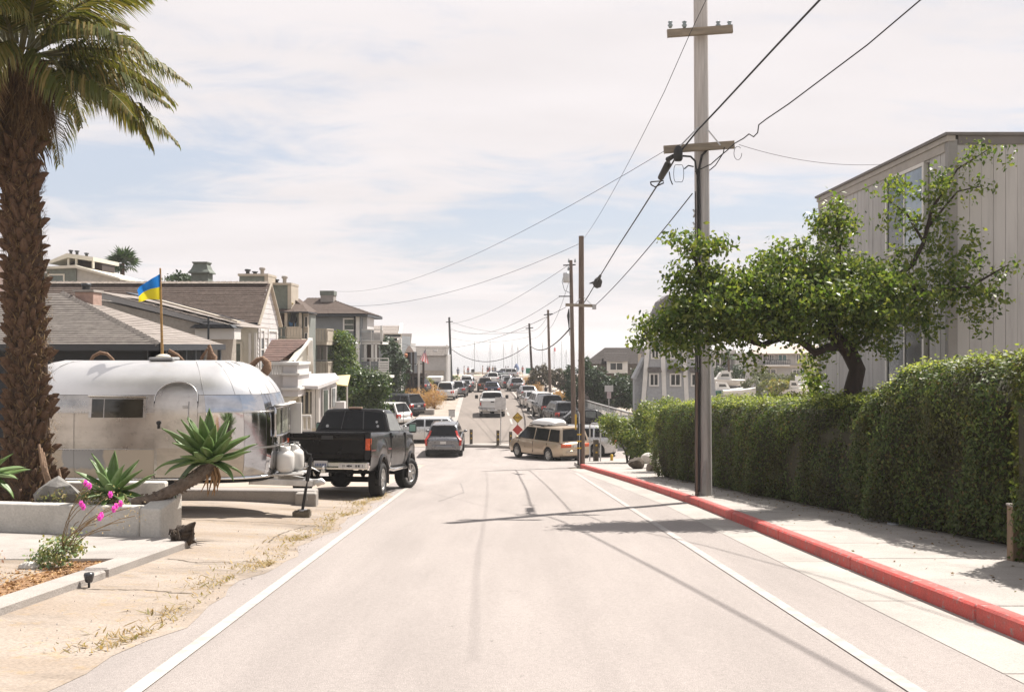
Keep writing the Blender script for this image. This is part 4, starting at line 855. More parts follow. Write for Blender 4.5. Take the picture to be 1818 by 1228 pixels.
def car(kind, label, loc, heading, body, group=None, cat='car', glass=None, name=None, rear=None, front_lamps=True, spokes=5, rails=False, plate=True, dims=None, tails=REDL):
    S = dict(SPEC[kind]); S.update(dims or {}); L, W, H, r = S['L'], S['W'], S['H'], S['r']; gl = glass or CGL
    root = thing(name or 'parked_car', label, cat, loc, heading-PI/2, group)
    root.rotation_euler = (0, 0, heading)
    xf = L/2-S['fo']; xr = xf-S['wb']; x0, x1, x2, x3 = S['cab']; belt, hw = S['belt'], W/2; ra = r+.075
    top = [(-L/2, S['deck']-.16), (-L/2+.06, S['deck']-.03), (-L/2+.16, S['deck'])]+([(x0-.02, S['deck'])] if x0-.02 > -L/2+.16 else [])+[(x0+.01, max(belt, S['deck']-.01)), (lerp(x0, x3, .5), belt), (x3-.01, S['cowl']), (lerp(x3, L/2, .6), lerp(S['cowl'], S['nose'], .42)), (L/2-.22, S['nose']), (L/2-.06, S['nose']-.10), (L/2, S['nose']-.24)]
    xs = sorted(set([round(q, 3) for q in [-L/2, -L/2+.03, -L/2+.10, -L/2+.2, x0, 0, .4, x3, x3+.2, L/2-.5, L/2-.25, L/2-.10, L/2-.03, L/2]+[xr+ra*math.cos(PI*i/10) for i in range(11)]+[xf+ra*math.cos(PI*i/10) for i in range(11)]]))
    rows = []
    for x in xs:
        e = min(x+L/2, L/2-x); w = hw*(1-.17*max(0, 1-e/.55)**2.2); zt = pw(top, x)
        zb = S['sill']+(.12*max(0, 1-e/.30))
        for xw in (xr, xf):
            if abs(x-xw) < ra: zb = max(zb, r+math.sqrt(max(0, ra*ra-(x-xw)**2)))
        zb = min(zb, zt-.14)
        h = [(w*.955, zb), (w*.99, max(zb+.02, lerp(S['sill'], zt, .30))), (w, max(zb+.04, lerp(S['sill'], zt, .52))), (w*.985, max(zb+.07, lerp(S['sill'], zt, .80))), (w*.945, zt-.035), (w*.88, zt), (w*.45, zt+.022), (0, zt+.03)]
        rows.append([(x, y, z) for y, z in h]+[(x, -y, z) for y, z in h[-2::-1]])
    b = MB(); b.grid(rows, 0, True, False)
    b.poly(rows[0]); b.poly(rows[-1][::-1]); ob = b.build('body', body, root)
    md = ob.modifiers.new('edge', 'EDGE_SPLIT'); md.split_angle = R(38)
    MB().box(-L/2+.10, L/2-.12, -hw+.17, hw-.17, S['sill']-.10, min(belt-.1, .72)).build('underbody', UNDER, root)
    # greenhouse
    wb_, wt = hw*.90, hw*.70; zr_ = H-.035
    def ring(x, t): # t 0 at belt .. 1 full roof
        zt = lerp(belt-.01, zr_+.02*(1-abs((x-lerp(x1, x2, .5))/max(.1, (x2-x1)))**2), t); wtt = lerp(wb_, wt, t)
        h = [(wb_, belt-.015), (lerp(wb_, wtt, .92), lerp(belt-.015, zt, .90)), (wtt*.95, lerp(belt-.015, zt, .985)), (wtt*.8, zt+.012*t), (wtt*.4, zt+.024*t), (0, zt+.028*t)]
        return [(x, y, z) for y, z in h]+[(x, -y, z) for y, z in h[-2::-1]]
    rows = [ring(x0, .0)]+[ring(lerp(x0, x1, t), t) for t in (.33, .66, .93)]+[ring(lerp(x1, x2, t), 1) for t in (.04, .3, .6, .96)]+[ring(lerp(x2, x3, t), 1-t) for t in (.07, .34, .67, 1.0)]
    b = MB(); b.grid(rows, 0, True, False); cb = b.build('cabin', body, root); md = cb.modifiers.new('edge', 'EDGE_SPLIT'); md.split_angle = R(42)
    def yside(z): return lerp(wb_, wt, (z-belt)/(zr_-belt))+.006
    zl, zh = belt+.035, H-.125
    def fx(z): return lerp(x3, x2, (z-belt)/(zr_-belt))
    def rx(z): return lerp(x0, x1, (z-belt)/(zr_-belt))
    edges = [None]+list(S['pil'])+[None]
    for sgn in (1, -1):
        for i in range(len(edges)-1):
            a, c = edges[i], edges[i+1]
            rows = []
            for z in (zl, lerp(zl, zh, .5), zh):
                xa = rx(z)+.13 if a is None else a+.045; xb = fx(z)-.12 if c is None else c-.045
                if xb-xa < .06: xa, xb = (xa+xb)/2-.03, (xa+xb)/2+.03
                rows.append([(lerp(xa, xb, q/3), sgn*yside(z), z) for q in range(4)])
            MB().grid(rows, 0, False, sgn > 0).build('side_window', gl, root)
    def slope(xb, xt, t, s, o): # point on the front or rear slope
        x = lerp(xb, xt, t); zt = lerp(belt-.01, zr_+.012, t)+.026*(1-s*s)*t; y = s*lerp(wb_*.86, wt*.88, t); n = Vector((zr_-belt, 0, abs(xt-xb))).normalized()
        return (x+n.x*o*(1 if xb > xt else -1), y, zt+n.z*o)
    for nm, xb, xt, t0, t1 in (('windscreen', x3, x2, .10, .93), ('rear_window', x0, x1, .12, .88)):
        MB().grid([[slope(xb, xt, lerp(t0, t1, j/4), s/4-1, .014) for s in range(9)] for j in range(5)], 0, True, nm == 'rear_window').build(nm, CGL, root)
    # bumpers, lamps, plate, mirrors, handles
    zb0 = S['sill']
    def facew(e): return hw*(1-.17*max(0, 1-e/.55)**2.2)
    b = MB(); n = 10; rows = []
    for zz in (zb0+.06, zb0+.14, zb0+.32, zb0+.36):
        o = .02 if zz in (zb0+.06, zb0+.36) else .055
        rows.append([(-L/2-o+.16*abs(2*i/n-1)**3.5, (2*i/n-1)*hw*.90, zz) for i in range(n+1)])
    b.grid(rows, 0, True, True); b.build('rear_bumper', TRIM if kind in ('wagon',) else body, root, solid=.03)
    b = MB(); rows = []
    for zz in (zb0+.02, zb0+.10, zb0+.26, zb0+.30):
        o = .0 if zz in (zb0+.02, zb0+.30) else .04
        rows.append([(L/2+o-.18*abs(2*i/n-1)**3, (2*i/n-1)*hw*.90, zz) for i in range(n+1)])
    b.grid(rows, 0, True, False); b.build('front_bumper', body, root, solid=.03)
    MB().box(L/2-.04, L/2+.012, -hw*.42, hw*.42, zb0+.32, S['nose']-.26).build('grille', TRIM, root)
    for s in (1, -1):
        y1, y2 = s*hw*.55, s*hw*.86; zc = S['nose']-.19
        MB().grid([[(L/2-.005-.03*q-.10*(q > .6)-.012*(z > zc), lerp(y1, y2, q), z) for q in (0, .35, .7, 1)] for z in (zc-.06, zc, zc+.06)], 0, True, s < 0).build('headlight', WLAMP, root, solid=.04)
        if rear == 'tall':        # tall lamps that climb beside the rear window
            pts = [(.93, .72, 0), (.965, 1.0, 0), (.80, 1.22, .27), (.72, 1.46, .52)]
            rows = []
            for yy, z, t in pts:
                xx = -L/2-.02 if z <= belt else lerp(x0, x1, (z-belt)/(zr_-belt))-.035
                rows.append([(xx+.10 if z <= belt else xx+.04, s*hw*yy, z), (xx, s*hw*(yy-.10), z)])
            MB().grid(rows, 0, False, s > 0).build('tail_light', tails, root, solid=.03)
        elif rear == 'bar':
            MB().grid([[(-L/2-.012+.10*max(0, q-.75)*4*.35, s*hw*lerp(.30, .90, q), z) for q in (0, .4, .75, 1)] for z in (.80, .98)], 0, True, s > 0).build('tail_light', tails, root, solid=.04)
        else:
            zz0, zz1 = (belt-.30, belt-.06) if kind != 'sedan' else (S['deck']-.27, S['deck']-.10)
            MB().grid([[(-L/2-.012+(.05 if q > .7 else 0)+(.12 if q > .95 else 0), s*hw*lerp(.60, .945, q), z) for q in (0, .35, .75, 1)] for z in (zz0, (zz0+zz1)/2, zz1)], 0, True, s > 0).build('tail_light', tails, root, solid=.05)
        m = MB(); m.lathe([(0, -.06), (.07, -.055), (.095, -.02), (.10, .03), (0, .045)], (0, 0, 0), 'x', 10)
        m.v = [(p[0]+x3-.42, s*(abs(0)+hw+.075)+p[1]*1.1, p[2]*.75+belt+.06) for p in m.v]
        mo = m.build('mirror', body if kind != 'wagon' else TRIM, root)
        MB().box(x3-.46, x3-.38, s*hw*.88 if s > 0 else -hw-.05, hw+.05 if s > 0 else -hw*.88, belt+.0, belt+.035).build('mirror_arm', TRIM, mo)
        for xd in (S['pil'][1]+.12, S['pil'][0]+.16):
            MB().box(xd, xd+.17, min(s*hw*.985, s*(hw+.012)), max(s*hw*.985, s*(hw+.012)), belt-.17, belt-.14).build('door_handle', body, root)
        b = MB()
        for xd in (S['pil'][0], S['pil'][1], x3-.38): b.box(xd-.006, xd+.006, min(s*hw*.98, s*(hw+.003)), max(s*hw*.98, s*(hw+.003)), S['sill']+.10 if abs(xd-xr) > ra else r+ra*.9, belt-.06)
        b.build('door_seam', TRIM, root)
        if rails: MB().tube([(x1+.15, s*wt*.93, H-.03), (x1+.25, s*wt*.93, H+.03), (x2-.2, s*wt*.93, H+.03), (x2-.1, s*wt*.93, H-.03)], .018, 6).build('roof_rail', TRIM, root)
    if plate: MB().box(-L/2-.028, -L/2-.012, -.155, .155, .80 if kind != 'sedan' else .70, .93 if kind != 'sedan' else .83).build('number_plate', PLATE, root)
    if kind in ('suv', 'hatch', 'wagon', 'van'): MB().box(x1-.10, x1+.16, -wt*.86, wt*.86, H-.045, H-.010).build('roof_spoiler', body, root, bev=.01)
    add_wheels(root, (xr, xf), hw-.115, r, .22, spokes)
    return root
def at(px, py, dx=0, dy=0, guess=60):
    "ground point seen at a pixel: solves for the distance on the sloping street"
    k = (py-614)/FPX; d = guess
    for _ in range(60): d = (CAMZ-zr(d))/k*.5+d*.5
    return Vector((X(px, d)+dx, d+dy, zr(d+dy)))
def car_at(kind, label, px, d, deg, body, dz=0.0, **k):
    "deg: heading, 0 = away down the street, + = turned left"
    x = X(px, d); o = car(kind, label, (x, d, zr(d)+.005+dz), R(90+deg), body, **k); return o
PK = 'cars parked along the lower street'
# grey tall-lamped SUV in the road
c = car_at('suv', 'grey SUV with tall red tail lights stopped in the road before the bollards', 791, 55.0, .8, PGREY, rear='tall', name='suv', cat='car', dims=dict(L=4.9, W=2.0, H=1.77, belt=1.12, deck=1.12, cowl=1.12), rails=True, spokes=10)
c.rotation_euler[1] = R(-.5)
# champagne minivan with roof box
v = car_at('van', 'champagne gold minivan with a white roof box turning left out of the side street', 973, 51.6, 31, PGOLD, rear='bar', name='minivan', cat='minivan', spokes=7, tails=ORL)
v.rotation_euler = (R(0), R(.5), v.rotation_euler[2])
rb = thing('roof_box', 'long white cargo box strapped on the roof of the champagne minivan', 'roof box', v.location+Vector((0, 0, 1.79)), v.rotation_euler[2])
b = MB(); rows = []
for i in range(13):
    t = i/12; x = lerp(-1.15, 1.0, t); w = .62*(1-abs(2*t-1)**4*.45); h = .30*(1-(max(0, 2*t-1))**2.4*.75)*(1-max(0, 1-8*t)*.5)
    rows.append([(x, w*math.cos(PI*k/10)*(1 if True else 0), .02+h*max(0, math.sin(PI*k/10))**.55) for k in range(11)])
b.grid(rows, 0, True, True); b.poly(rows[0]); b.poly(rows[-1][::-1]); b.build('lid', PW, rb)
MB().box(-1.05, .9, -.56, .56, .0, .05).build('base', TRIM, rb, bev=.02)
b = MB(); b.box(-.6, -.55, -.8, .8, -.06, -.01); b.box(.5, .55, -.8, .8, -.06, -.01); b.build('roof_bars', TRIM, v, (0, 0, 1.79))
# cross street
car_at('hatch', 'silver crossover on the side street half hidden behind the wooden pole', 1019, 54.2, 80, PSIL, name='crossover', dims=dict(L=4.65, W=1.85, H=1.64, belt=1.03, deck=1.03, cowl=1.03, r=.35, cab=(-2.2, -1.45, .4, 1.45)))
car_at('hatch', 'pale silver hatchback crossing behind the grey SUV', 752, 61.5, 91, paint('pale_silver', (.60, .60, .59), .4), name='hatchback', glass=CGL, rails=False)
car_at('suv', 'white SUV parked behind the black pickup cab', 668, 66.5, 62, PW, name='parked_suv', dz=.35)
car_at('suv', 'dark grey crossover with red tail light parked right of the white SUV', 700, 74, 55, PDK, name='parked_suv', dz=.35)
car_at('wagon', 'dark car parked in the driveway behind the dry golden grass', 718, 92, 75, PDK, name='parked_car', dz=1.1)
# lower street, right-hand row from near to far
car_at('sedan', 'black sedan parked nearest in the right-hand row with its bonnet to the left', 1030, 67.5, 96, PBLK, group=PK, glass=CGL2, dims=dict(H=1.5))
car_at('sedan', 'silver car roof showing above the green bush by the chain link fence', 1100, 62, 86, PSIL, group=PK)
car_at('wagon', 'dark grey wagon with a wide rear window next in line behind the black sedan', 994, 72.5, 10, PDK, group=PK, rails=True)
car_at('suv', 'black SUV with large red tail lights in the right-hand row', 972, 77.5, 9, PBLK, group=PK, dims=dict(H=1.8))
car_at('suv', 'white SUV with black mirrors in the right-hand row ahead of the black SUV', 960, 83.5, 8, PW, group=PK)
car_at('sedan', 'small grey car tucked ahead of the white SUV in the right-hand row', 944, 91, 7, PSIL, group=PK)
car_at('sedan', 'silver sedan with a dark boot further along the right-hand row', 936, 104, 6, paint('silver_dark', (.34, .335, .33), .6), group=PK)
car_at('wagon', 'grey wagon near the dark round bush in the right-hand row', 915, 124, 6, PGREY, group=PK)
car_at('hatch', 'dark hatchback left of the grey wagon near the beach', 902, 131, 6, PDK, group=PK)
car_at('hatch', 'silver hatchback last before the gap in the right-hand row', 897, 138, 6, PSIL, group=PK)
car_at('sedan', 'grey green car at the far end of the right-hand row', 889, 152, 30, PGREEN, group=PK)
car_at('sedan', 'blue grey car facing sideways at the end of the street', 884, 163, 70, PBLUE, group=PK)
car_at('suv', 'pale car parked farthest away at the end of the street by the beach', 897, 172, 80, PSIL, group=PK)
# moving down the middle
car_at('sedan', 'dark blue car with bright tail lights driving behind the white pickup', 873, 112, 3, PBLUE, name='moving_car', tails=ORL, dims=dict(H=1.55, W=1.86))
car_at('suv', 'bronze SUV driving away in front of the dark blue car', 861, 122, 3, PBRON, name='moving_car', tails=ORL)
car_at('suv', 'white van just visible over the roof of the bronze SUV', 874, 146, 3, PW, name='moving_car')
# left-hand row
car_at('suv', 'white SUV with its black tailgate window parked by the dry grass', 794, 103.5, -2, PW, group=PK, dims=dict(H=1.85, W=1.95, belt=1.05))
car_at('suv', 'black SUV half hidden left of the white SUV with a black tailgate', 781, 108, -3, PBLK, group=PK)
car_at('suv', 'grey crossover right of the white SUV in the left-hand row', 814, 109.5, -2, PGREY, group=PK)
car_at('sedan', 'dark sedan third in the left-hand row', 826, 120, -2, PDK, group=PK)
car_at('wagon', 'silver wagon fourth in the left-hand row', 831, 130, -2, PSIL, group=PK)
car_at('sedan', 'white sedan at the far end of the left-hand row', 829, 141, -2, PW, group=PK)

# ------------------------------------------------------------------ pickups
def pickup(label, loc, heading, body, detail=False, lift=0.0, name='pickup_truck', bumper=CHROME, wide=1.0):
    root = thing(name, label, 'pickup truck', loc, heading); z = lift; hw = 1.0*wide; L0, L1 = -2.72, 2.85; r = .40 if lift > .1 else .38; ra = r+(.13 if detail else .10)
    xr, xf = -1.52, 2.0; bt, bb = 1.24+z, .62+z
    def side(x0, x1, ztop, zbot, n, nm, arch=None, ych=None):
        "a body side with a wheel arch, one part on each side"
        xs = sorted(set([x0+(x1-x0)*i/n for i in range(n+1)]+([arch+ra*math.cos(PI*i/12) for i in range(13) if x0 < arch+ra*math.cos(PI*i/12) < x1] if arch is not None else [])))
        for s in (1, -1):
            rows = []
            for x in xs:
                zb = zbot
                if arch is not None and abs(x-arch) < ra: zb = max(zb, r+math.sqrt(ra*ra-(x-arch)**2)+.02)
                zt = ztop(x) if callable(ztop) else ztop; w = hw*(ych(x) if ych else 1)
                bul = .045*math.exp(-((x-arch)/.62)**4) if arch is not None and detail else 0
                rows.append([(x, s*(w*f+bul*g), lerp(zb, zt, t)) for t, f, g in ((0, .955, 1), (.15, .985, 1), (.38, 1.0, 1), (.52, 1.0, .9), (.58, .995, .1), (.8, .985, 0), (.95, .97, 0), (1, .93, 0))])
            b = MB(); b.grid(rows, 0, True, s < 0); b.build(nm, body, root)
    # bed
    lo = bb-.25 if detail else bb-.08
    side(L0+.06, -.50, bt, lo, 16, 'bed_side', xr)
    b = MB()
    for s in (1, -1): b.box(L0+.06, -.5, min(s*hw*.80, s*hw*.935), max(s*hw*.80, s*hw*.935), bt-.035, bt+.002); b.box(L0+.06, -.5, min(s*hw*.78, s*hw*.80), max(s*hw*.78, s*hw*.80), bb+.1, bt-.02)
    b.box(-.56, -.50, -hw*.93, hw*.93, bb, bt+.004); b.box(L0+.1, -.5, -hw*.8, hw*.8, bb+.10, bb+.14); b.build('bed', body, root)
    b = MB(); rows = []
    for zz, o in ((bb-.02, .03), (bb+.03, .0), (bb+.12, -.008), (bb+.16, .006), (bt-.17, .006), (bt-.13, -.008), (bt-.04, -.01), (bt, .01), (bt+.005, .06)): rows.append([(L0+o, y*hw*.845, zz) for y in (-1, -.5, 0, .5, 1)])
    b.grid(rows, 0, False, True); tg = b.build('tailgate', body, root, solid=.05)
    MB().cbox((L0-.012, 0, bt-.12), (.02, .26, .085)).build('handle', TRIM, tg)
    for s in (1, -1):
        b = MB(); y0, y1 = s*hw*.865, s*hw*.985
        b.add([(L0+.0, y0, bb+.02), (L0+.03, y1, bb+.02), (L0+.03, y1, bt), (L0, y0, bt)], [(0, 1, 2, 3) if s < 0 else (3, 2, 1, 0)]); b.build('corner_post', body, root, solid=.03)
        MB().grid([[(L0-.012, s*hw*.88, zz), (L0-.006, s*hw*.965, zz), (L0+.10, s*hw*.992, zz)] for zz in (bb+.22, bb+.36, bt-.14)], 0, False, s > 0).build('tail_light', ORL if detail else REDL, root, solid=.02)
        for xa in (xr, xf):      # rolled arch lips
            b = MB(); rows = []; w_ = hw*(1.0 if xa == xr else .995)+(.045 if detail else 0)
            for i in range(17):
                a = PI*(i/16)*1.16-.08*PI; rows.append([(xa+(ra+dr)*math.cos(a), s*(w_+o), r+.02+(ra+dr)*math.sin(a)) for dr, o in ((-.015, -.10), (-.015, .0), (.0, .014), (.03, .012), (.05, -.02))])
            b.grid(rows, 0, True, s > 0); b.build('arch_lip', body, root)
    # cab: doors, roof, glass
    ct, xa, xb, xc, xd = 1.80+z, -.47, -.20, .72, 1.35     # rear base, rear top, front top, front base
    side(-.47, 1.30, bt+.01, lo-.02, 6, 'door')
    side(1.30, L1-.05, lambda x: bt+.02-.10*max(0, (x-1.3)/1.5)**2, lo, 12, 'front_fender', xf, lambda x: 1-.10*max(0, (x-2.4)/.45)**2)
    b = MB(); rows = []
    for i in range(9):
        x = lerp(1.26, L1, i/8); q = .10*max(0, (x-1.3)/1.5)**2; rows.append([(x, y*hw*.935*(1-.10*max(0, (x-2.4)/.45)**2), bt+.02-q+(.05*(1-y*y) if abs(y) < .99 else 0)) for y in (-1, -.8, -.4, 0, .4, .8, 1)])
    b.grid(rows, 0, True, False); b.build('bonnet', body, root)
    b = MB(); b.box(L1-.06, L1, -hw*.85, hw*.85, bb, bt-.08); b.build('grille', bumper, root, bev=.03); MB().box(L1-.02, L1+.10, -hw*.95, hw*.95, bb-.2, bb+.02).build('front_bumper', bumper, root, bev=.03)
    wb_, wt = hw*.925, hw*.74
    def ring(x, t):
        zt = lerp(bt, ct, t); w2 = lerp(wb_, wt, t); h = [(wb_, bt-.02), (lerp(wb_, w2, .94), lerp(bt-.02, zt, .92)), (w2*.94, lerp(bt, zt, .985)), (w2*.7, zt+.012*t), (0, zt+.02*t)]
        return [(x, y, q) for y, q in h]+[(x, -y, q) for y, q in h[-2::-1]]
    b = MB(); b.grid([ring(xa, 0)]+[ring(lerp(xa, xb, t), t) for t in (.4, .8, .95)]+[ring(lerp(xb, xc, t), 1) for t in (.05, .5, .95)]+[ring(lerp(xc, xd, t), 1-t) for t in (.08, .5, 1)], 0, True, False)
    cb = b.build('cab', body, root); md = cb.modifiers.new('edge', 'EDGE_SPLIT'); md.split_angle = R(42)
    def slope(x0, x1, t, s, o): n = Vector((ct-bt, 0, abs(x1-x0))).normalized(); sg = 1 if x0 > x1 else -1; return (lerp(x0, x1, t)+n.x*o*sg, s*lerp(wb_*.90, wt*.90, t), lerp(bt, ct, t)+.02*(1-s*s)*t+n.z*o)
    rw = MB().grid([[slope(xa, xb, lerp(.10, .86, j/3), k/4-1, .014) for k in range(9)] for j in range(4)], 0, True, True).build('rear_window', CGL, root)
    if detail:
        for s in (-.34, .34): MB().bar(slope(xa, xb, .10, s, .022), slope(xa, xb, .86, s, .022), .022, .012).build('window_divider', TRIM, rw)
        for s, t, rr in ((-.80, .22, .038), (.78, .40, .03), (.80, .22, .032)):
            q = Vector(slope(xa, xb, t, -s, .028)); MB().lathe([(0, .0), (rr, .0)], q, 'x', 14).build('sticker', PW, rw)
        MB().box(xb-.02, xb+.09, -.17, .17, ct+.005, ct+.055).build('brake_light', mat('brake_lamp', (.45, .30, .22), .4, 0, .1, 8), root, bev=.01)
    MB().grid([[slope(xd, xc, lerp(.10, .92, j/3), k/4-1, .014) for k in range(9)] for j in range(4)], 0, True, False).build('windscreen', CGL, root)
    for s in (1, -1):
        rows = []
        for zz in (bt+.03, (bt+ct)/2, ct-.10):
            t = (zz-bt)/(ct-bt); y = s*(lerp(wb_, wt, t)+.008); rows.append([(lerp(lerp(xa, xb, t)+.12, lerp(xd, xc, t)-.12, q/3), y, zz) for q in range(4)])
        MB().grid(rows, 0, False, s > 0).build('side_window', CGL2 if detail else CGL, root)
        b = MB(); b.box(1.0, 1.04, min(s*hw*.93, s*(hw+.20)), max(s*hw*.93, s*(hw+.20)), bt+.03, bt+.055); ar = b.build('mirror_arm', bumper, root)
        MB().cbox((1.02, s*(hw+.24), bt+.10), (.09, .20, .26) if detail else (.10, .26, .30)).build('mirror', TRIM, ar, bev=.04); MB().box(.968, .974, min(s*(hw+.16), s*(hw+.32)), max(s*(hw+.16), s*(hw+.32)), bt+.01, bt+.19).build('mirror_glass', mat('mirror_glass', (.25, .42, .36), .08, .5, .1, 4) if detail else TRIM, ar)  # green reflection put into the mirror glass colour on the detailed truck
        MB().cbox((-.28, s*(hw+.006), bt-.12), (.16, .025, .05)).build('door_handle', TRIM, root)
        b = MB()
        for xx in (-.475, 1.30): b.box(xx-.006, xx+.006, min(s*hw*.9, s*(hw+.004)), max(s*hw*.9, s*(hw+.004)), bb-.02, bt-.02)
        b.build('door_seam', UNDER, root)
        MB().tube([(-.55, s*hw*.95, lo-.02), (-.45, s*(hw+.04), lo-.05), (1.2, s*(hw+.04), lo-.05), (1.3, s*hw*.95, lo-.02)], .045, 8).build('side_step', CHROME if detail else TRIM, root)
    # chassis
    b = MB(); b.box(L0+.2, L1-.2, -.45, -.33, bb-.22, bb+.05); b.box(L0+.2, L1-.2, .33, .45, bb-.22, bb+.05); b.box(-.4, 2.5, -.75, .75, bb-.16, bb+.25); b.box(L0+.15, -.5, -hw*.82, hw*.82, bb+.02, bb+.10)
    b.tube([(xr, -hw*.8, r), (xr, hw*.8, r)], .065, 8); b.lathe([(0, -.18), (.14, -.14), (.19, 0), (.14, .14), (0, .18)], (xr, 0, r), 'x', 12); b.tube([(xf, -hw*.8, r), (xf, hw*.8, r)], .05, 8); b.box(-2.35, -1.9, -.38, .38, bb-.30, bb-.02)
    for s in (1, -1): b.bar((xr-.75, s*.55, bb-.02), (xr, s*.55, r+.08), .07, .04); b.bar((xr, s*.55, r+.08), (xr+.7, s*.55, bb-.05), .07, .04)
    b.build('chassis', UNDER, root)
    # stepped rear bumper with plate
    b = MB(); bz = bb-.13
    b.box(L0-.19, L0-.02, -hw*.98, -.42, bz-.075, bz+.085); b.box(L0-.19, L0-.02, .42, hw*.98, bz-.075, bz+.085); b.box(L0-.17, L0-.02, -.42, .42, bz-.075, bz-.02); b.box(L0-.06, L0-.02, -.42, .42, bz-.02, bz+.085)
    bp = b.build('rear_bumper', bumper, root, bev=.018)
    MB().cbox((L0-.075, .12 if detail else 0, bz+.035), (.012, .31, .155)).build('number_plate', PLATE, bp)
    if detail:
        b = MB()
        for k in range(7): b.cbox((L0-.084, .12+.105-k*.036, bz+.025), (.004, .018, .058))
        b.build('plate_lettering', mat('plate_blue', (.05, .09, .25), .5, 0, .1, 9), bp)
        b = MB(); b.cbox((L0-.193, -.62, bz+.005), (.004, .60, .10)); b.build('bumper_sticker', PLATE, bp)
        b = MB()
        for k, (y, w, h) in enumerate(((-.42, .012, .05), (-.45, .012, .04), (-.53, .05, .035), (-.56, .02, .06), (-.60, .05, .03), (-.72, .03, .05), (-.78, .04, .05), (-.86, .012, .06))): b.cbox((L0-.197, y, bz+.005), (.004, w, h))
        b.build('sticker_marks', TRIM, bp)
        for s in (1,): MB().box(L0-.30, L0-.05, -.05, .05, bz-.15, bz-.085).lathe([(0, -.03), (.03, -.03), (.03, .02), (.035, .05), (0, .075)], (L0-.26, 0, bz-.06), n=10).build('tow_hitch', CHROME, root)
    else:
        for s in (-.62, .62): MB().cbox((L0-.195, s, bz), (.01, .45, .05)).build('bumper_pad', TRIM, bp)
    add_wheels(root, (xr, xf), hw-.10 if detail else hw-.12, r, .31 if detail else .25, 8, R(-22) if detail else 0)
    if detail:
        b = MB(); b.tube([(1.5, -hw*.9, bt), (1.46, -hw*.9, bt+.75)], .006, 5); b.build('antenna', TRIM, root)
        b = MB()
        for s in (1, -1): b.box(L0+.06, -.5, min(s*(hw*.995), s*(hw+.006)), max(s*(hw*.995), s*(hw+.006)), bb+.20, bb+.225)
        b.build('rub_strip', mat('red_pinstripe', (.20, .03, .025), .4, 0, .1, 9), root)
    return root
rx0 = X(655, 23.3)
rk = pickup('black lifted pickup truck with chrome bumper parked beside the trailer tongue', (-3.93, 25.0, zr(25.0)+.015), R(90-5.0), PBLK, True, .27)
rk.rotation_euler = (0, R(4.6), R(90-5.0))
wp = pickup('white pickup truck driving away down the lower street', (X(873, 79.5), 80.2, zr(79.5)+.005), R(92), PW, False, .08)
# ------------------------------------------------------------------ house parts
SH_G = mat('shingle_grey', (0.185, 0.165, 0.147), .9, 0, .22, 6, .5, 35, col2=(.125, .11, .10), spec=.2); SH_B = mat('shingle_brown', (0.088, 0.066, 0.055), .9, 0, .22, 6, .5, 35, col2=(.13, .10, .085), spec=.2); SH_R = mat('shingle_red_brown', (0.15, 0.092, 0.075), .9, 0, .2, 6, .5, 35)
SH_L = mat('shingle_light', (.27, .235, .21), .9, 0, .15, 5, .4, 35); CAPM = mat('ridge_cap_tile', (.24, .20, .17), .9, 0, .3, 9, .5, 30)
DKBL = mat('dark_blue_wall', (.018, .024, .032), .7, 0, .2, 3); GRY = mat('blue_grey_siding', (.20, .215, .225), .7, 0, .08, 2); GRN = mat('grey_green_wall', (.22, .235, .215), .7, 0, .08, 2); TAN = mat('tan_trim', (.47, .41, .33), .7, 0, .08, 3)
WLL = mat('pale_lilac_siding', (.60, .575, .565), .7, 0, .06, 2); BEI = mat('beige_shingle_wall', (.36, .325, .28), .85, 0, .12, 8, .4, 40); GUT = mat('gutter_dark', (.028, .033, .04), .5, 0, .1, 5); DKB = mat('dark_brown_wood', (.045, .03, .024), .8, 0, .25, 5)
BRK = mat('pink_brick', (.40, .27, .22), .85, 0, .15, 6, .3, 30); GRN2 = mat('chimney_green', (.16, .18, .155), .8, 0, .15, 5); LGR = mat('light_grey_siding', (.42, .405, .39), .75, 0, .07, 2); OCH = mat('ochre_trim', (.50, .40, .19), .7, 0, .1, 3)
SIDE = {}
def house(name, label, cat='house'): return thing(name, label, cat)
def courses(parent, a, b, c, d, n, m, name='shingle_row', th=.02, over=.04):
    "roof slope a,b (eave left, right) up to d,c (ridge left, right) laid in n overlapping rows"
    a, b, c, d = map(Vector, (a, b, c, d)); nrm = (b-a).cross(d-a).normalized()
    if nrm.z < 0: nrm = -nrm
    for i in range(n):
        t0, t1 = i/n, min(1, (i+1)/n+.12/n); l0, r0, l1, r1 = a.lerp(d, t0), b.lerp(c, t0), a.lerp(d, t1), b.lerp(c, t1)
        k = max(2, int((r0-l0).length/.9)); mb = MB(); rows = [[], [], []]
        for j in range(k+1):
            u = j/k; w = random.uniform(-.3, .6)*.012
            p0 = l0.lerp(r0, u); p1 = l1.lerp(r1, u)
            rows[0].append(p0+nrm*.004); rows[1].append(p0+nrm*(th+w)); rows[2].append(p1+nrm*.006)
        mb.grid(rows, 0, False); mb.build(name, m, parent)
def caps(parent, a, b, n, m=None, s=.11, name='ridge_cap'):
    a, b = Vector(a), Vector(b); d = (b-a)/n
    me = None
    for i in range(n):
        p = a+d*(i+.5); u = d.normalized(); mb = MB(); side = u.cross(Vector((0, 0, 1))).normalized()*s; e = d*.56; h = Vector((0, 0, .055)); dn = Vector((0, 0, -.045))
        mb.add([p-e-side+dn, p-e+h*.75, p-e+side+dn, p+e-side+dn, p+e+h*1.25, p+e+side+dn], [(0, 1, 4, 3), (1, 2, 5, 4), (0, 2, 1), (3, 4, 5)]); mb.build(name, m or CAPM, parent)
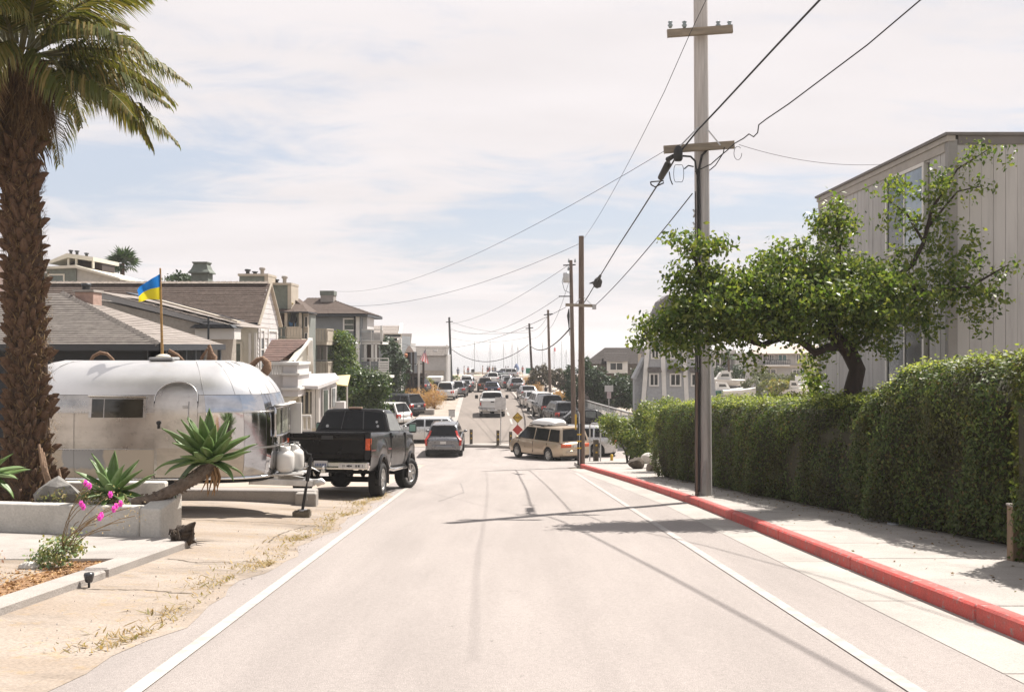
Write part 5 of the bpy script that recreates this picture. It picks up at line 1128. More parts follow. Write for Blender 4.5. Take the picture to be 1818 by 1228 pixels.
def window(parent, c, w, h, nrm='-y', frame=WHITE, glass=GLASSD, th=.05, mull=1, bars=0, fw=.09, name='window'):
    "framed window on a wall facing -y or +x; c is the centre on the wall"
    cx, cy, cz = c
    def bx(b, u0, u1, z0, z1, o0, o1):
        if nrm == '-y': b.box(cx+u0, cx+u1, cy-o1, cy-o0, cz+z0, cz+z1)
        elif nrm == '+x': b.box(cx+o0, cx+o1, cy+u0, cy+u1, cz+z0, cz+z1)
        else: b.box(cx-o1, cx-o0, cy+u0, cy+u1, cz+z0, cz+z1)
    f = MB(); W, H = w/2, h/2
    bx(f, -W-fw, -W, -H-fw, H+fw, -.05, th); bx(f, W, W+fw, -H-fw, H+fw, -.05, th); bx(f, -W, W, H, H+fw, -.05, th); bx(f, -W, W, -H-fw, -H, -.05, th+.02)
    for k in range(mull): x = -W+w*(k+1)/(mull+1); bx(f, x-.03, x+.03, -H, H, -.04, th-.01)
    for k in range(bars): z = -H+h*(k+1)/(bars+1); bx(f, -W, W, z-.02, z+.02, -.04, th-.015)
    o = f.build(name, frame, parent); g = MB(); bx(g, -W, W, -H, H, -.04, .008); g.build('pane', glass, o); return o
def laps(parent, p0, p1, z0, z1, step, m, name='siding', out=.022):
    "lapped boards on a wall between two plan points"
    p0, p1 = Vector((*p0, 0)), Vector((*p1, 0)); d = (p1-p0).normalized(); n = Vector((d.y, -d.x, 0)); b = MB(); z = z0
    while z < z1-.02:
        zt = min(z+step, z1); b.grid([[p0+n*.002+Vector((0, 0, z)), p1+n*.002+Vector((0, 0, z))], [p0+n*out+Vector((0, 0, z)), p1+n*out+Vector((0, 0, z))], [p0+n*.004+Vector((0, 0, zt)), p1+n*.004+Vector((0, 0, zt))]], 0, False); z = zt
    return b.build(name, m, parent)
def railing(parent, pts, h, m=TAN, top=None, gap=.16, name='railing', solid=False, picket='baluster', pw_=.045, maxn=60):
    r = MB()
    for a, b_ in zip(pts[:-1], pts[1:]):
        a, b_ = Vector(a), Vector(b_); r.bar(a+Vector((0, 0, h)), b_+Vector((0, 0, h)), .10, .06); r.bar(a+Vector((0, 0, .08)), b_+Vector((0, 0, .08)), .06, .06)
    o = r.build(name, top or m, parent)
    for a, b_ in zip(pts[:-1], pts[1:]):
        a, b_ = Vector(a), Vector(b_); n = max(1, int((b_-a).length/gap))
        for i in range(n+1):
            p = a.lerp(b_, i/n); w = pw_*(1 if not solid else gap*.94/pw_)
            MB().bar(p+Vector((0, 0, .0)), p+Vector((0, 0, h-.03)), w if abs((b_-a).x) > abs((b_-a).y) else .03, .03 if abs((b_-a).x) > abs((b_-a).y) else w, up=(0, 1, 0)).build(picket, m, o)
    return o
def pot(parent, px, py0, py1, wpx, d, m=GUT, name='chimney_pot', flare=True):
    x, z0, z1, r = X(px, d), Z(py0, d), Z(py1, d), wpx/2/FPX*d; h = z1-z0
    return MB().lathe([(r*.62, 0), (r*.62, h*.6), (r if flare else r*.7, h*.7), (r, h*.92), (r*.85, h), (0, h)], (x, d+.3, z0), n=12).build(name, m, parent)
def gnd(d): return zr(d)-.3

# ---- A: nearest house on the left, grey hip roof over a dark wall
A = house('hip_roof_house', 'low dark house with a broad grey shingle hip roof behind the silver trailer')
ya, yb = 24.0, 29.3; ez = Z(612, 24); xe = X(284, ya); rz_ = Z(521, 28.0); xr1 = X(112, 28.0); xl = -24
for q in (1,):
    courses(A, (xl, ya, ez), (xe, ya, ez), (xr1, 28.0, rz_), (xl, 28.0, rz_), 27, SH_G)
    courses(A, (xe, ya, ez), (xe, yb, ez), (xr1+.02, 28.0, rz_), (xr1, 28.0, rz_), 27, SH_L)
b = MB(); b.poly([(xl, yb, ez), (xe, yb, ez), (xr1, 28.0, rz_), (xl, 28.0, rz_)]); b.build('roof', SH_G, A)
caps(A, (xe, ya, ez+.02), (xr1, 28.0, rz_+.02), 30, SH_G, .12)
b = MB(); b.box(xl, xe+.02, ya-.06, ya-.005, ez-.14, ez+.02); b.box(xe+.005, xe+.06, ya-.06, yb, ez-.14, ez+.02); b.build('gutter', GUT, A)
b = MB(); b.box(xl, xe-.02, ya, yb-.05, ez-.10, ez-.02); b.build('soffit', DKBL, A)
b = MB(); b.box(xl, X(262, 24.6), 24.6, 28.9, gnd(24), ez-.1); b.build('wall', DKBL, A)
for i in range(11):
    x = lerp(X(266, 24.3), xe-.1, i/10); MB().box(x-.045, x+.045, 24.25, 24.34, gnd(24)+1.2, ez-.1).build('trellis_slat', mat('slat_grey_blue', (.10, .115, .13), .7, 0, .15, 4), A)
for i in range(7):
    y = lerp(24.6, 29.2, i/6); MB().box(xe-.14, xe-.05, y-.04, y+.04, gnd(24)+1.2, ez-.1).build('trellis_slat', mat('slat_grey_blue', (.10, .115, .13)), A)
b = MB(); d = 27.9; b.box(X(140, d), X(172, d), d-.25, d+.35, Z(540, d)-.3, Z(519, d)); ch = b.build('chimney', BRK, A, bev=.02)
MB().box(X(137, d), X(174, d), d-.3, d+.4, Z(519, d), Z(515, d)).build('chimney_cap', CONC2, ch); MB().lathe([(.11, 0), (.11, .1), (.13, .1), (.13, .19), (0, .19)], (X(153, d), d, Z(515, d)), n=12).build('chimney_pot', GUT, ch)

# ---- B: beige gable end with solar panels
Bh = house('beige_gable_house', 'house with a beige shingled gable and a pale sloping roof edge beside the brown roof')
d = 33.5; pk = (X(172, d), d, Z(517, d)); re = (X(418, d), d, Z(580, d)); dep = 4.5
b = MB(); q = [(pk[0]-3.5, d+.1, Z(588, d)), (pk[0]-.2, d+.1, pk[2]-.25), (X(352, d), d+.1, Z(562, d)-.22), (X(352, d), d+.1, gnd(d)), (pk[0]-3.5, d+.1, gnd(d))]; b.prism(q, (0, dep, 0)); b.build('wall', BEI, Bh)
b = MB(); b.prism([pk, re, (re[0], d, re[2]-.17), (pk[0], d, pk[2]-.21)], (0, .06, 0)); b.build('barge_board', mat('pale_grey_trim', (.38, .37, .36), .7, 0, .08, 3), Bh)
courses(Bh, (re[0]+.1, d-.05, re[2]), (re[0]+.1, d+dep, re[2]), (pk[0], d+dep, pk[2]), (pk[0], d-.05, pk[2]), 10, SH_L)
for i in range(5):
    t0, t1 = .18+i*.155, .18+i*.155+.145; a = Vector(pk).lerp(Vector(re), t0); c = Vector(pk).lerp(Vector(re), t1); up = Vector((.04, 0, .16)); y0 = .25
    b = MB(); b.prism([a+up+Vector((0, y0, 0)), c+up+Vector((0, y0, 0)), c+up+Vector((0, y0, .04)), a+up+Vector((0, y0, .04))], (0, 1.7, 0)); b.build('solar_panel', mat('solar_panel', (.012, .013, .018), .15, 0, .1, 3), Bh)
b = MB(); b.prism([Vector(pk).lerp(Vector(re), .42)+Vector((0, .2, .24)), Vector(re)+Vector((0, .2, .20)), Vector(re)+Vector((0, .2, .14)), Vector(pk).lerp(Vector(re), .42)+Vector((0, .2, .18))], (0, .5, 0)); b.build('rail', TAN, Bh)
d2 = 33.2; b = MB(); b.box(X(346, d2), X(416, d2), d2, d2+.8, Z(602, d2), Z(583, d2)); b.build('bay_wall', WHITE, Bh)
b = MB(); b.prism([(X(340, d2), d2-.25, Z(582, d2)), (X(419, d2), d2-.25, Z(582, d2)), (X(412, d2), d2-.25, Z(576, d2)), (X(350, d2), d2-.25, Z(576, d2))], (0, 1.2, 0)); b.build('bay_roof', GUT, Bh)
b = MB(); b.tube([(X(370, 32.8), 32.8, Z(604, 32.8)), (X(370, 32.8), 32.8, Z(562, 32.8))], .035, 6); b.bar((X(360, 32.8), 32.8, Z(572, 32.8)), (X(378, 32.8), 32.8, Z(570, 32.8)), .03); b.build('aerial', GUT, Bh)
# ---- C: white house with a long brown roof
C = house('brown_roof_house', 'white two storey house with a long steep brown shingle roof and white gable end')
y0, y1, ym = 40.0, 43.4, 41.7; xr_ = X(457, y0); ez = Z(573, 39.7); rz_ = Z(503, ym); xl = X(88, ym)
courses(C, (xl, 39.7, ez), (xr_+.12, 39.7, ez), (xr_+.12, ym, rz_), (xl, ym, rz_), 20, SH_B)
b = MB(); b.poly([(xl, y1+.2, ez), (xr_+.12, y1+.2, ez), (xr_+.12, ym, rz_), (xl, ym, rz_)]); b.build('roof', SH_B, C)
caps(C, (xl, ym, rz_+.03), (xr_, ym, rz_+.03), 36, CAPM, .16)
b = MB(); b.prism([(xl, y0, ez-.05), (xr_, y0, ez-.05), (xr_, y0, gnd(40)), (xl, y0, gnd(40))], (0, y1-y0, 0)); b.build('wall', CREAM, C)
b = MB(); b.prism([(xr_+.02, y0-.2, ez-.05), (xr_+.02, y1+.2, ez-.05), (xr_+.02, ym, rz_-.12)], (-.1, 0, 0)); b.build('gable', WHITE, C)
for i in range(10):
    z = lerp(ez-.6, rz_-.25, i/10); w = 1.7*(1-max(0, (z-ez)/(rz_-ez)))-.03
    MB().box(xr_+.02, xr_+.045, ym-w, ym+w, z, z+(rz_-ez+.3)/10-.012).build('gable_board', WLL, C)
b = MB()
for s in (-1, 1): b.bar((xr_+.10, ym, rz_-.02), (xr_+.10, ym+s*1.95, ez-.08), .05, .16, up=(1, 0, 0))
b.build('barge_board', TAN, C)
b = MB(); b.box(xl, xr_+.1, 39.60, 39.72, ez-.10, ez); b.build('gutter', GUT, C)
laps(C, (xl, y0), (xr_, y0), Z(800, 40), ez-.4, .17, CREAM); laps(C, (xr_, y0), (xr_, y1), Z(800, 40), ez-.6, .17, WLL)
window(C, (X(416, 39.9), 39.97, Z(630, 39.9)), .46, .90, '-y', CREAM, GLASSG, .06, 0)
for px in (386, 443, 453): MB().box(X(px, 39.9)-.05, X(px, 39.9)+.05, 39.92, 39.99, gnd(40), ez-.4).build('corner_board', WHITE, C)
window(C, (xr_+.03, 40.55, Z(620, 40.5)), .5, 1.5, '+x', WHITE, GLASSD, .05, 0, 1); window(C, (xr_+.03, 42.3, Z(618, 42)), 1.35, 1.4, '+x', WHITE, mat('lilac_reflection_glass', (.42, .40, .44), .15, 0, .15, 2), .05, 0, 2)  # lilac reflection put into the colour of the wide pane
d = 43; b = MB(); cx = X(358, d); b.box(cx-.36, cx+.36, d-.3, d+.4, Z(503, d), Z(486, d)); ch = b.build('chimney', GRN2, C)
zz = Z(486, d); b = MB(); rows = []
for i, (s, h) in enumerate(((.46, 0), (.46, .05), (.36, .18), (.28, .40), (.33, .46), (.33, .50))): rows.append([(cx+s*x, d+.05+s*y, zz+h) for x, y in ((-1, -1), (1, -1), (1, 1), (-1, 1), (-1, -1))])
b.grid(rows, 0, False); b.poly(rows[-1][:4]); b.build('chimney_hood', GRN2, ch)
# ---- D: cream building on the rise at far left, with its three pots
D = house('cream_building', 'cream building with an open roof porch and three dark chimney pots at far left', 'building')
d = 60
b = MB(); b.box(X(70, d), X(135, d), d, d+5, gnd(d), Z(476, d)); b.build('wall', GRN2, D)
b = MB(); b.prism([(X(135, d), d+.1, Z(474, d)), (X(212, d), d+.1, Z(497, d)), (X(212, d), d+.1, gnd(d)), (X(135, d), d+.1, gnd(d))], (0, 5, 0)); b.build('side_wall', mat('cream_stone', (.46, .44, .40), .8, 0, .1, 3), D)
b = MB(); b.prism([(X(84, d), d-.3, Z(474, d)), (X(136, d), d-.3, Z(471, d)), (X(216, d), d-.3, Z(494, d)), (X(216, d), d-.3, Z(497, d)), (X(136, d), d-.3, Z(476, d)), (X(84, d), d-.3, Z(478, d))], (0, 5.5, 0)); b.build('roof_edge', CREAM, D)
b = MB(); b.prism([(X(80, d), d+.5, Z(462, d)), (X(112, d), d+.5, Z(448, d)), (X(159, d), d+.5, Z(455, d)), (X(159, d), d+.5, Z(462, d)), (X(113, d), d+.5, Z(456, d)), (X(80, d), d+.5, Z(467, d))], (0, 4, 0)); b.build('porch_roof', CREAM, D)
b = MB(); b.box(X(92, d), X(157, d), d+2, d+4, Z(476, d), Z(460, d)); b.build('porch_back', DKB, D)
for px in (113, 127, 157): MB().box(X(px, d)-.05, X(px, d)+.05, d+.6, d+.75, Z(475, d), Z(458, d)).build('porch_post', CREAM, D)
window(D, (X(100, d), d-.0, Z(497, d)), .85, .55, '-y', CREAM, GLASSG, .05, 0)
for px, t in ((122, 443), (133, 444), (150, 448)): pot(D, px, t+7, t, 8, d+1)
b = MB(); b.box(X(-40, 50), X(12, 50), 50, 54, gnd(50), Z(474, 50)); E0 = house('pink_building', 'pale pink house wall seen behind the palm trunk at the left edge'); b.build('wall', mat('pink_wall', (.62, .50, .45), .7, 0, .06, 2), E0)
b = MB(); b.box(X(-42, 50), X(14, 50), 49.8, 54.2, Z(474, 50), Z(470, 50)); b.build('roof', SH_L, E0)
for k in range(4): MB().bar((X(-20, 52), 52, Z(420+k*8, 52)), (X(14, 52), 52, Z(421+k*8, 52)), .03).build('trellis_bar', GUT, E0)
# ---- E: grey green building with balconies
E = house('balcony_building', 'tall grey green building with tan trim, roof chimneys and stacked balconies', 'building')
d = 52.0; xR = X(547, d)
b = MB(); b.box(X(470, d), xR, d, d+2, gnd(d), Z(556, d)); b.build('wall', GRN, E)
def block(px0, px1, py0, py1, dd, pots, nm='chimney_stack'):
    b = MB(); b.prism([(X(px0, dd), dd, Z(py1, dd)), (X(px1, dd), dd, Z(py1, dd)), (X(px1+(py1-py0)*.28, dd), dd, Z(py1+2, dd)), (X(px1-3, dd), dd, Z(py0, dd)), (X(px0+2, dd), dd, Z(py0, dd))][:2]+[(X(px1-2, dd), dd, Z(py0, dd)), (X(px0+1, dd), dd, Z(py0, dd))], (0, 1.6, 0)); o = b.build(nm, GRN2, E)
    MB().box(X(px0-1, dd), X(px1+1, dd), dd-.1, dd+1.7, Z(py0, dd), Z(py0-4, dd)).build('stack_cap', TAN, o)
    MB().box(X(px1-6, dd), X(px1+.5, dd), dd-.05, dd+1.65, Z(py1, dd), Z(py0, dd)).build('stack_trim', TAN, o)
    for px, y0_, y1_, w, m in pots: pot(o, px, y0_, y1_, w, dd+.3, m)
block(424, 476, 490, 515, 50, ((437, 487, 477, 11, GUT), (450, 487, 481, 11, GUT), (463, 487, 474, 11, CONC2)))
block(476, 517, 506, 556, 51, ((481, 503, 495, 5, GUT), (489, 503, 495, 9, GUT), (503, 503, 489, 11, CONC2)))
q = [(X(517, 51.9), 51.9, Z(527, 51.9)), (X(549, 51.9), 51.9, Z(551, 51.9)), (X(549, 51.9), 51.9, Z(557, 51.9)), (X(500, 51.9), 51.9, Z(557, 51.9)), (X(500, 51.9), 51.9, Z(527, 51.9))]
MB().prism(q, (0, 2.1, 0)).build('roof', SH_B, E)
b = MB(); b.prism([(X(483, 51.2), 51.2, Z(546, 51.2)), (X(483, 51.2), 51.2, Z(532, 51.2)), (X(496, 51.2), 51.2, Z(523, 51.2)), (X(510, 51.2), 51.2, Z(536, 51.2)), (X(510, 51.2), 51.2, Z(546, 51.2))], (0, 1.5, 0)); dm = b.build('dormer', GRN2, E)
b = MB(); b.bar((X(482, 51.1), 51.1, Z(533, 51.1)), (X(496.5, 51.1), 51.1, Z(521.5, 51.1)), .12, .10); b.bar((X(496, 51.1), 51.1, Z(521.5, 51.1)), (X(520, 51.1), 51.1, Z(540, 51.1)), .12, .10); b.build('dormer_trim', OCH, dm)
# turret roof over the upper balcony
tx0, tx1, td = X(484, 50.6), X(546, 50.6), 50.6
b = MB(); cxx = (tx0+tx1)/2; b.add([(tx0, td, Z(553, td)), (tx1, td, Z(553, td)), (tx1, td+2.2, Z(553, td)), (tx0, td+2.2, Z(553, td)), (cxx-.4, td+1.1, Z(538, td)), (cxx+.4, td+1.1, Z(538, td))], [(0, 1, 5, 4), (1, 2, 5), (2, 3, 4, 5), (3, 0, 4), (0, 3, 2, 1)]); b.build('turret_roof', SH_B, E)
MB().box(tx0-.05, tx1+.05, td-.08, td+2.2, Z(555, td), Z(553, td)).build('turret_gutter', GUT, E)
MB().box(X(484, 51.8), X(505, 51.8), 51.7, 51.9, Z(580, 52), Z(555, 52)).build('opening_shade_panel', DKB, E)  # dark panel stands for the shade inside the opening
for px, w in ((508, .12), (521, .10), (533, .10)): MB().box(X(px, td+.2)-w/2*1.2, X(px, td+.2)+w/2*1.2, td+.15, td+.3, Z(580, td), Z(555, td)).build('balcony_post', TAN, E)
b = MB(); b.box(X(540, 51.9), X(548, 51.9), 51.7, 52.0, gnd(d), Z(553, d)); b.build('corner_column', TAN, E)
for pz in (571, 600, 640): window(E, (X(543.5, 51.7), 51.69, Z(pz, 51.7)), .10, .5, '-y', WHITE, GLASSD, .03, 0, 0, .03)
# closed umbrella and flower pots on the balcony
um = thing('parasol', 'closed black parasol standing on the upper balcony under the dark turret roof', 'parasol', P(521, 580, 50.75)); MB().lathe([(.03, -.1), (.03, .2), (.17, .22), (.20, .3), (.10, .72), (.02, .85)], n=10).build('canopy', mat('black_cloth', (.012, .012, .013), .8, 0, .2, 5), um)
t_ = tag(MB().lathe([(0, 0), (.15, 0), (.2, .28), (0, .28)], P(519, 581, 50.9), n=10).build('planter_tub', mat('blue_tub', (.05, .13, .25), .6, 0, .1, 5)), 'blue tub standing on the balcony floor under the closed parasol', 'tub')
fz = Z(601, 50.5)
MB().box(X(474, 50.5), X(536, 50.5), 50.45, 52, fz-.06, fz).build('balcony_floor', TAN, E)
railing(E, [(X(474, 50.5), 50.5, fz), (X(508, 50.5), 50.5, fz)], Z(582, 50.5)-fz, TAN, GRN2, .20); railing(E, [(X(508.5, 50.5), 50.5, fz), (X(534, 50.5), 50.5, fz)], Z(581, 50.5)-fz, TAN, TAN, .14, 'board_railing', True, 'rail_board')
# right-hand stack of balconies
bd = 54.5
for zt, zb_, a, m_, c, nm in ((584, 607, 548, 562, 580, 'u'), (643, 673, 550, 558, 581, 'l')):
    fz = Z(zb_, bd); h = Z(zt, bd)-fz
    MB().box(X(a, bd), X(c, bd), bd, bd+2.2, fz-.16, fz).build('balcony_floor', TAN, E)
    railing(E, [(X(a, bd), bd, fz), (X(m_, bd), bd, fz)], h, TAN, GRN2, .17); railing(E, [(X(m_, bd), bd-.02, fz), (X(c-.5, bd), bd-.02, fz), (X(c-.5, bd), bd+2, fz)], h, TAN, TAN, .16, 'board_railing', True, 'rail_board')
for px in (567, 577): MB().box(X(px, bd+.3)-.10, X(px, bd+.3)+.10, bd+.25, bd+.45, gnd(bd), Z(612, bd)).build('balcony_post', mat('grey_post', (.17, .155, .14), .8, 0, .15, 5), E)
b = MB(); b.box(X(548, 56), X(583, 56), 56.5, 57, gnd(56), Z(609, 56)); b.build('recess_wall', GRN2, E)
# ---- F: blue grey house with hip roof
F = house('blue_grey_house', 'blue grey house with a brown hip roof and white corner boards')
d = 62; xR = X(640, d); xl = X(528, d); ez = Z(557, d); rzz = Z(530, d+3)
rl, rr_ = (X(545, d+3), d+3.0, rzz), (X(584, d+3), d+3.0, rzz); ex0, ex1 = xl-.4, X(655, d)
courses(F, (ex0, d-.5, ez), (ex1, d-.5, ez), rr_, rl, 14, SH_B); courses(F, (ex1, d-.5, ez), (ex1, d+6.5, ez), (rr_[0]+.01, rr_[1], rr_[2]), rr_, 14, SH_B)
b = MB(); b.poly([(ex0, d+6.5, ez), (ex1, d+6.5, ez), rr_, rl]); b.build('roof', SH_B, F); caps(F, rl, rr_, 7, SH_B, .14); caps(F, (ex1, d-.5, ez), rr_, 16, SH_B, .12)
b = MB(); b.box(ex0, ex1, d-.55, d+6.5, ez-.18, ez-.03); b.build('gutter', GUT, F)
b = MB(); b.box(xl, xR, d, d+6, gnd(d), ez-.1); b.build('wall', GRY, F); laps(F, (xl, d), (xR, d), Z(740, d), ez-.2, .22, GRY)
b = MB(); b.box(X(632, d), X(638.5, d), d-.06, d-.028, gnd(d), ez-.18); b.build('corner_board', WHITE, F); b = MB(); b.box(X(628.5, d), X(631.5, d), d-.08, d-.03, gnd(d), ez-.18); b.build('downpipe', GUT, F)
window(F, (X(620, d), d-.03, Z(576, d)), .58, .62, '-y', WHITE, GLASSG, .05, 0, 1); window(F, (X(618, d), d-.03, Z(626, d)), .45, .55, '-y', WHITE, GLASSD, .05, 0)
b = MB(); b.box(X(612, d), X(640, d), d-.05, d-.026, Z(612, d), Z(608, d)); b.build('band_board', WHITE, F)
b = MB(); b.box(X(569, 64), X(592, 64), 64, 65, Z(536, 64), Z(524, 64)); ch = b.build('chimney', CONC, F); MB().box(X(568, 64), X(593, 64), 63.95, 65.05, Z(524, 64), Z(516, 64)).build('chimney_hood', GRN2, ch)
b = MB(); b.box(X(641, 63), X(652, 63), 63, 66, Z(585, 63), Z(558, 63)); b.build('rear_wing', WLL, F)
# its white porch and two decks on the right
dk = 62.5
for (za, zb_, x0_, x1_) in ((585, 607, 640, 679), (636, 668, 641, 690)):
    fz = Z(zb_, dk); MB().box(X(x0_, dk), X(x1_, dk), dk, dk+3, fz-.15, fz).build('deck_floor', WHITE, F)
    for k in range(5):
        z0 = lerp(fz, Z(za+5, dk), k/5); MB().box(X(x0_, dk), X(x1_-(14 if zb_ > 650 else 4), dk), dk-.03, dk, z0, z0+(Z(za+5, dk)-fz)/5-.02).build('deck_board', LGR if zb_ < 650 else GRY, F)
    railing(F, [(X(x0_, dk), dk-.05, fz), (X(x1_, dk), dk-.05, fz)], Z(za, dk)-fz, WHITE, WHITE, .55)
    if zb_ > 650:
        for k in range(8): z0 = lerp(fz-.2, Z(za+4, dk), k/8); MB().box(X(672, dk), X(690, dk), dk-.09, dk-.06, z0, z0+.115).build('front_board', WHITE, F)
for px, za, zb_ in ((633, 610, 740), (648, 612, 668), (661, 610, 680), (667, 610, 650), (677, 578, 610)): MB().box(X(px, dk)-.07, X(px, dk)+.07, dk+.0, dk+.15, Z(zb_, dk), Z(za, dk)).build('porch_post', WHITE, F)
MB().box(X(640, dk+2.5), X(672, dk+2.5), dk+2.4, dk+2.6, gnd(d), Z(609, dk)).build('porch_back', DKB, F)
# ---- G: white cottage with sun porch
G = house('white_cottage', 'white cottage with a brown gable roof, big white boxed balcony and glazed sun porch')
d = 33.0; xg = X(527, d); zrid = Z(603, d+1.6); zea = Z(641, d)
courses(G, (X(462, d), d-.05, zea), (xg-.55, d-.05, zea), (xg+.12, d+1.6, zrid), (X(462, d), d+1.6, zrid), 12, SH_R)
b = MB(); b.poly([(X(462, d), d+3.3, zea), (X(500, d), d+3.3, zea), (xg+.0, d+1.62, zrid), (X(462, d), d+1.6, zrid)]); b.build('roof', SH_R, G)
apx = Vector((xg+.12, d+1.6, zrid+.02)); fl_ = Vector((X(521, d), d-.0, zea-.0)); bl_ = Vector((X(553, d+3.2), d+3.2, Z(671, d+3.2)))
b = MB(); b.prism([apx+Vector((-.15, 0, -.1)), fl_+Vector((-.1, 0, -.05)), Vector((fl_.x, fl_.y, Z(672, d))), bl_+Vector((-.1, 0, 0))], (-.12, 0.02, 0)); b.build('gable', mat('gable_cream', (.55, .52, .45), .7, 0, .07, 3), G)
b = MB(); b.bar(apx, bl_, .16, .12); b.bar(apx, fl_, .06, .10); b.build('barge_board', WHITE, G)
b = MB(); b.box(X(470, d), X(520, d), d+.1, d+3.2, gnd(d), zea); b.build('wall', WLL, G)
b = MB(); bx0, bx1, by = X(474, 31.6), X(528, 31.6), 31.6
b.box(bx0, X(504, by), by+.4, by+2.0, Z(700, by), Z(664, by)); b.build('balcony_side', WLL, G)
for k, (za, zb_, o) in enumerate(((643, 648, .06), (648, 662, 0), (662, 666, .08), (666, 688, .02), (688, 692, .10), (692, 704, .03))):
    MB().box(X(503, by)-o*.5, bx1+o, by-o, by+1.8, Z(zb_, by)+.004, Z(za, by)).build('balcony_board', WHITE if k % 2 == 0 else WLL, G)
for k in range(6): px = 482+k*4.6; MB().box(X(px, by+.3)-.03, X(px, by+.3)+.03, by+.25, by+.31, Z(665, by), Z(648, by)).build('baluster', WHITE, G)
MB().box(bx0, X(504, by), by+.2, by+.36, Z(648, by), Z(643, by)).build('balcony_rail', WHITE, G)
b = MB(); b.prism([(X(486, by), by, Z(706, by)), (X(528, by), by, Z(703, by)), (X(505, by), by, Z(716, by))], (0, 1.2, 0)); b.build('bracket', CREAM, G)
sd_ = 32.6; x0_, x1_ = X(528, sd_), X(596, sd_+1.5)
b = MB(); b.add([(X(520, sd_), sd_-.35, Z(688, sd_)), (X(568, sd_), sd_-.35, Z(690, sd_)), (X(602, sd_+1.6), sd_+1.6, Z(680, sd_)), (X(595, sd_+2.6), sd_+2.6, Z(670, sd_)), (X(520, sd_+2.6), sd_+2.6, Z(672, sd_))]+[(X(520, sd_), sd_-.35, Z(683, sd_)), (X(568, sd_), sd_-.35, Z(684, sd_)), (X(602, sd_+1.6), sd_+1.6, Z(674, sd_)), (X(595, sd_+2.6), sd_+2.6, Z(666, sd_)), (X(520, sd_+2.6), sd_+2.6, Z(668, sd_))], [(0, 4, 3, 2, 1), (5, 6, 7, 8, 9), (0, 1, 6, 5), (1, 2, 7, 6), (2, 3, 8, 7), (3, 4, 9, 8), (4, 0, 5, 9)]); b.build('porch_roof', WLL, G)
b = MB(); b.box(X(505, sd_), X(566, sd_), sd_+.2, sd_+2.2, gnd(d), Z(688, sd_)); b.build('porch_wall', CREAM, G)
window(G, (X(543, sd_), sd_+.18, Z(715, sd_)), .50, .72, '-y', CREAM, GLASSD, .05, 2, 0, .05)
for px, w in ((532, .07), (556, .12), (563, .10)): MB().box(X(px, sd_)-w/2, X(px, sd_)+w/2, sd_+.05, sd_+.15, Z(760, sd_), Z(690, sd_)).build('porch_post', WHITE, G)
MB().box(X(558.5, sd_), X(561, sd_), sd_+.1, sd_+.19, Z(745, sd_), Z(692, sd_)).build('narrow_pane', GLASSD, G)
pr0, pr1 = Vector((X(566, sd_), sd_+.2, 0)), Vector((X(598, sd_+1.7), sd_+1.7, 0))
b = MB(); b.prism([(pr0.x, pr0.y, gnd(d)), (pr1.x, pr1.y, gnd(d)), (pr1.x, pr1.y, Z(681, sd_+1)), (pr0.x, pr0.y, Z(688, sd_))], (-.2, .5, 0)); b.build('porch_side', WLL, G)
for t0, t1, zt, zb_, m in ((.10, .42, 694, 738, GLASSG), (.60, .86, 692, 726, mat('pale_glass', (.24, .25, .25), .1, 0, .25, 3))):
    a, c = pr0.lerp(pr1, t0), pr0.lerp(pr1, t1); n = Vector((.05, -.05, 0)); f = MB().prism([a+n+Vector((0, 0, Z(zb_+2, sd_))), c+n+Vector((0, 0, Z(zb_+2, sd_))), c+n+Vector((0, 0, Z(zt-2, sd_))), a+n+Vector((0, 0, Z(zt-2, sd_)))], (-.03, .03, 0)).build('window', WHITE, G)
    a, c = pr0.lerp(pr1, t0+.05), pr0.lerp(pr1, t1-.05); n = Vector((.07, -.07, 0)); MB().prism([a+n+Vector((0, 0, Z(zb_, sd_))), c+n+Vector((0, 0, Z(zb_, sd_))), c+n+Vector((0, 0, Z(zt, sd_))), a+n+Vector((0, 0, Z(zt, sd_)))], (-.02, .02, 0)).build('pane', m, f)
railing(G, [(X(514, 30.5), 30.5, Z(768, 30.5)), (X(552, 30.5), 30.5, Z(768, 30.5))], Z(738, 30.5)-Z(768, 30.5), WHITE, WHITE, .13, 'picket_railing', False, 'picket')
MB().box(X(523, 30.4)-.05, X(523, 30.4)+.05, 30.4, 30.5, gnd(30), Z(725, 30.4)).build('rail_post', mat('brown_post', (.14, .085, .075), .8, 0, .15, 5), G)
MB().box(X(592, 34), X(611, 34), 34, 34.4, gnd(34), Z(713, 34)).build('end_wall', WLL, G)
yc = MB(); yc.add([(X(570, 35), 34.2, Z(676, 35)), (X(622, 35), 34.4, Z(683, 35)), (X(612, 35), 36.2, Z(667, 35)), (X(572, 35), 36.2, Z(669, 35)), (X(570, 35), 34.2, Z(678, 35)), (X(622, 35), 34.4, Z(685, 35)), (X(612, 35), 36.2, Z(669, 35)), (X(572, 35), 36.2, Z(671, 35))], [(0, 1, 2, 3), (7, 6, 5, 4), (0, 4, 5, 1), (1, 5, 6, 2), (2, 6, 7, 3), (3, 7, 4, 0)])
aw = thing('awning', 'pale yellow flat awning beyond the roof of the glazed sun porch', 'awning'); yc.build('canopy', mat('yellow_canvas', (.62, .50, .26), .8, 0, .08, 3), aw)
for px in (578, 612): MB().tube([(X(px, 35), 35.5, gnd(35)), (X(px, 35), 35.5, Z(675, 35))], .03, 6).build('post', WHITE, aw)
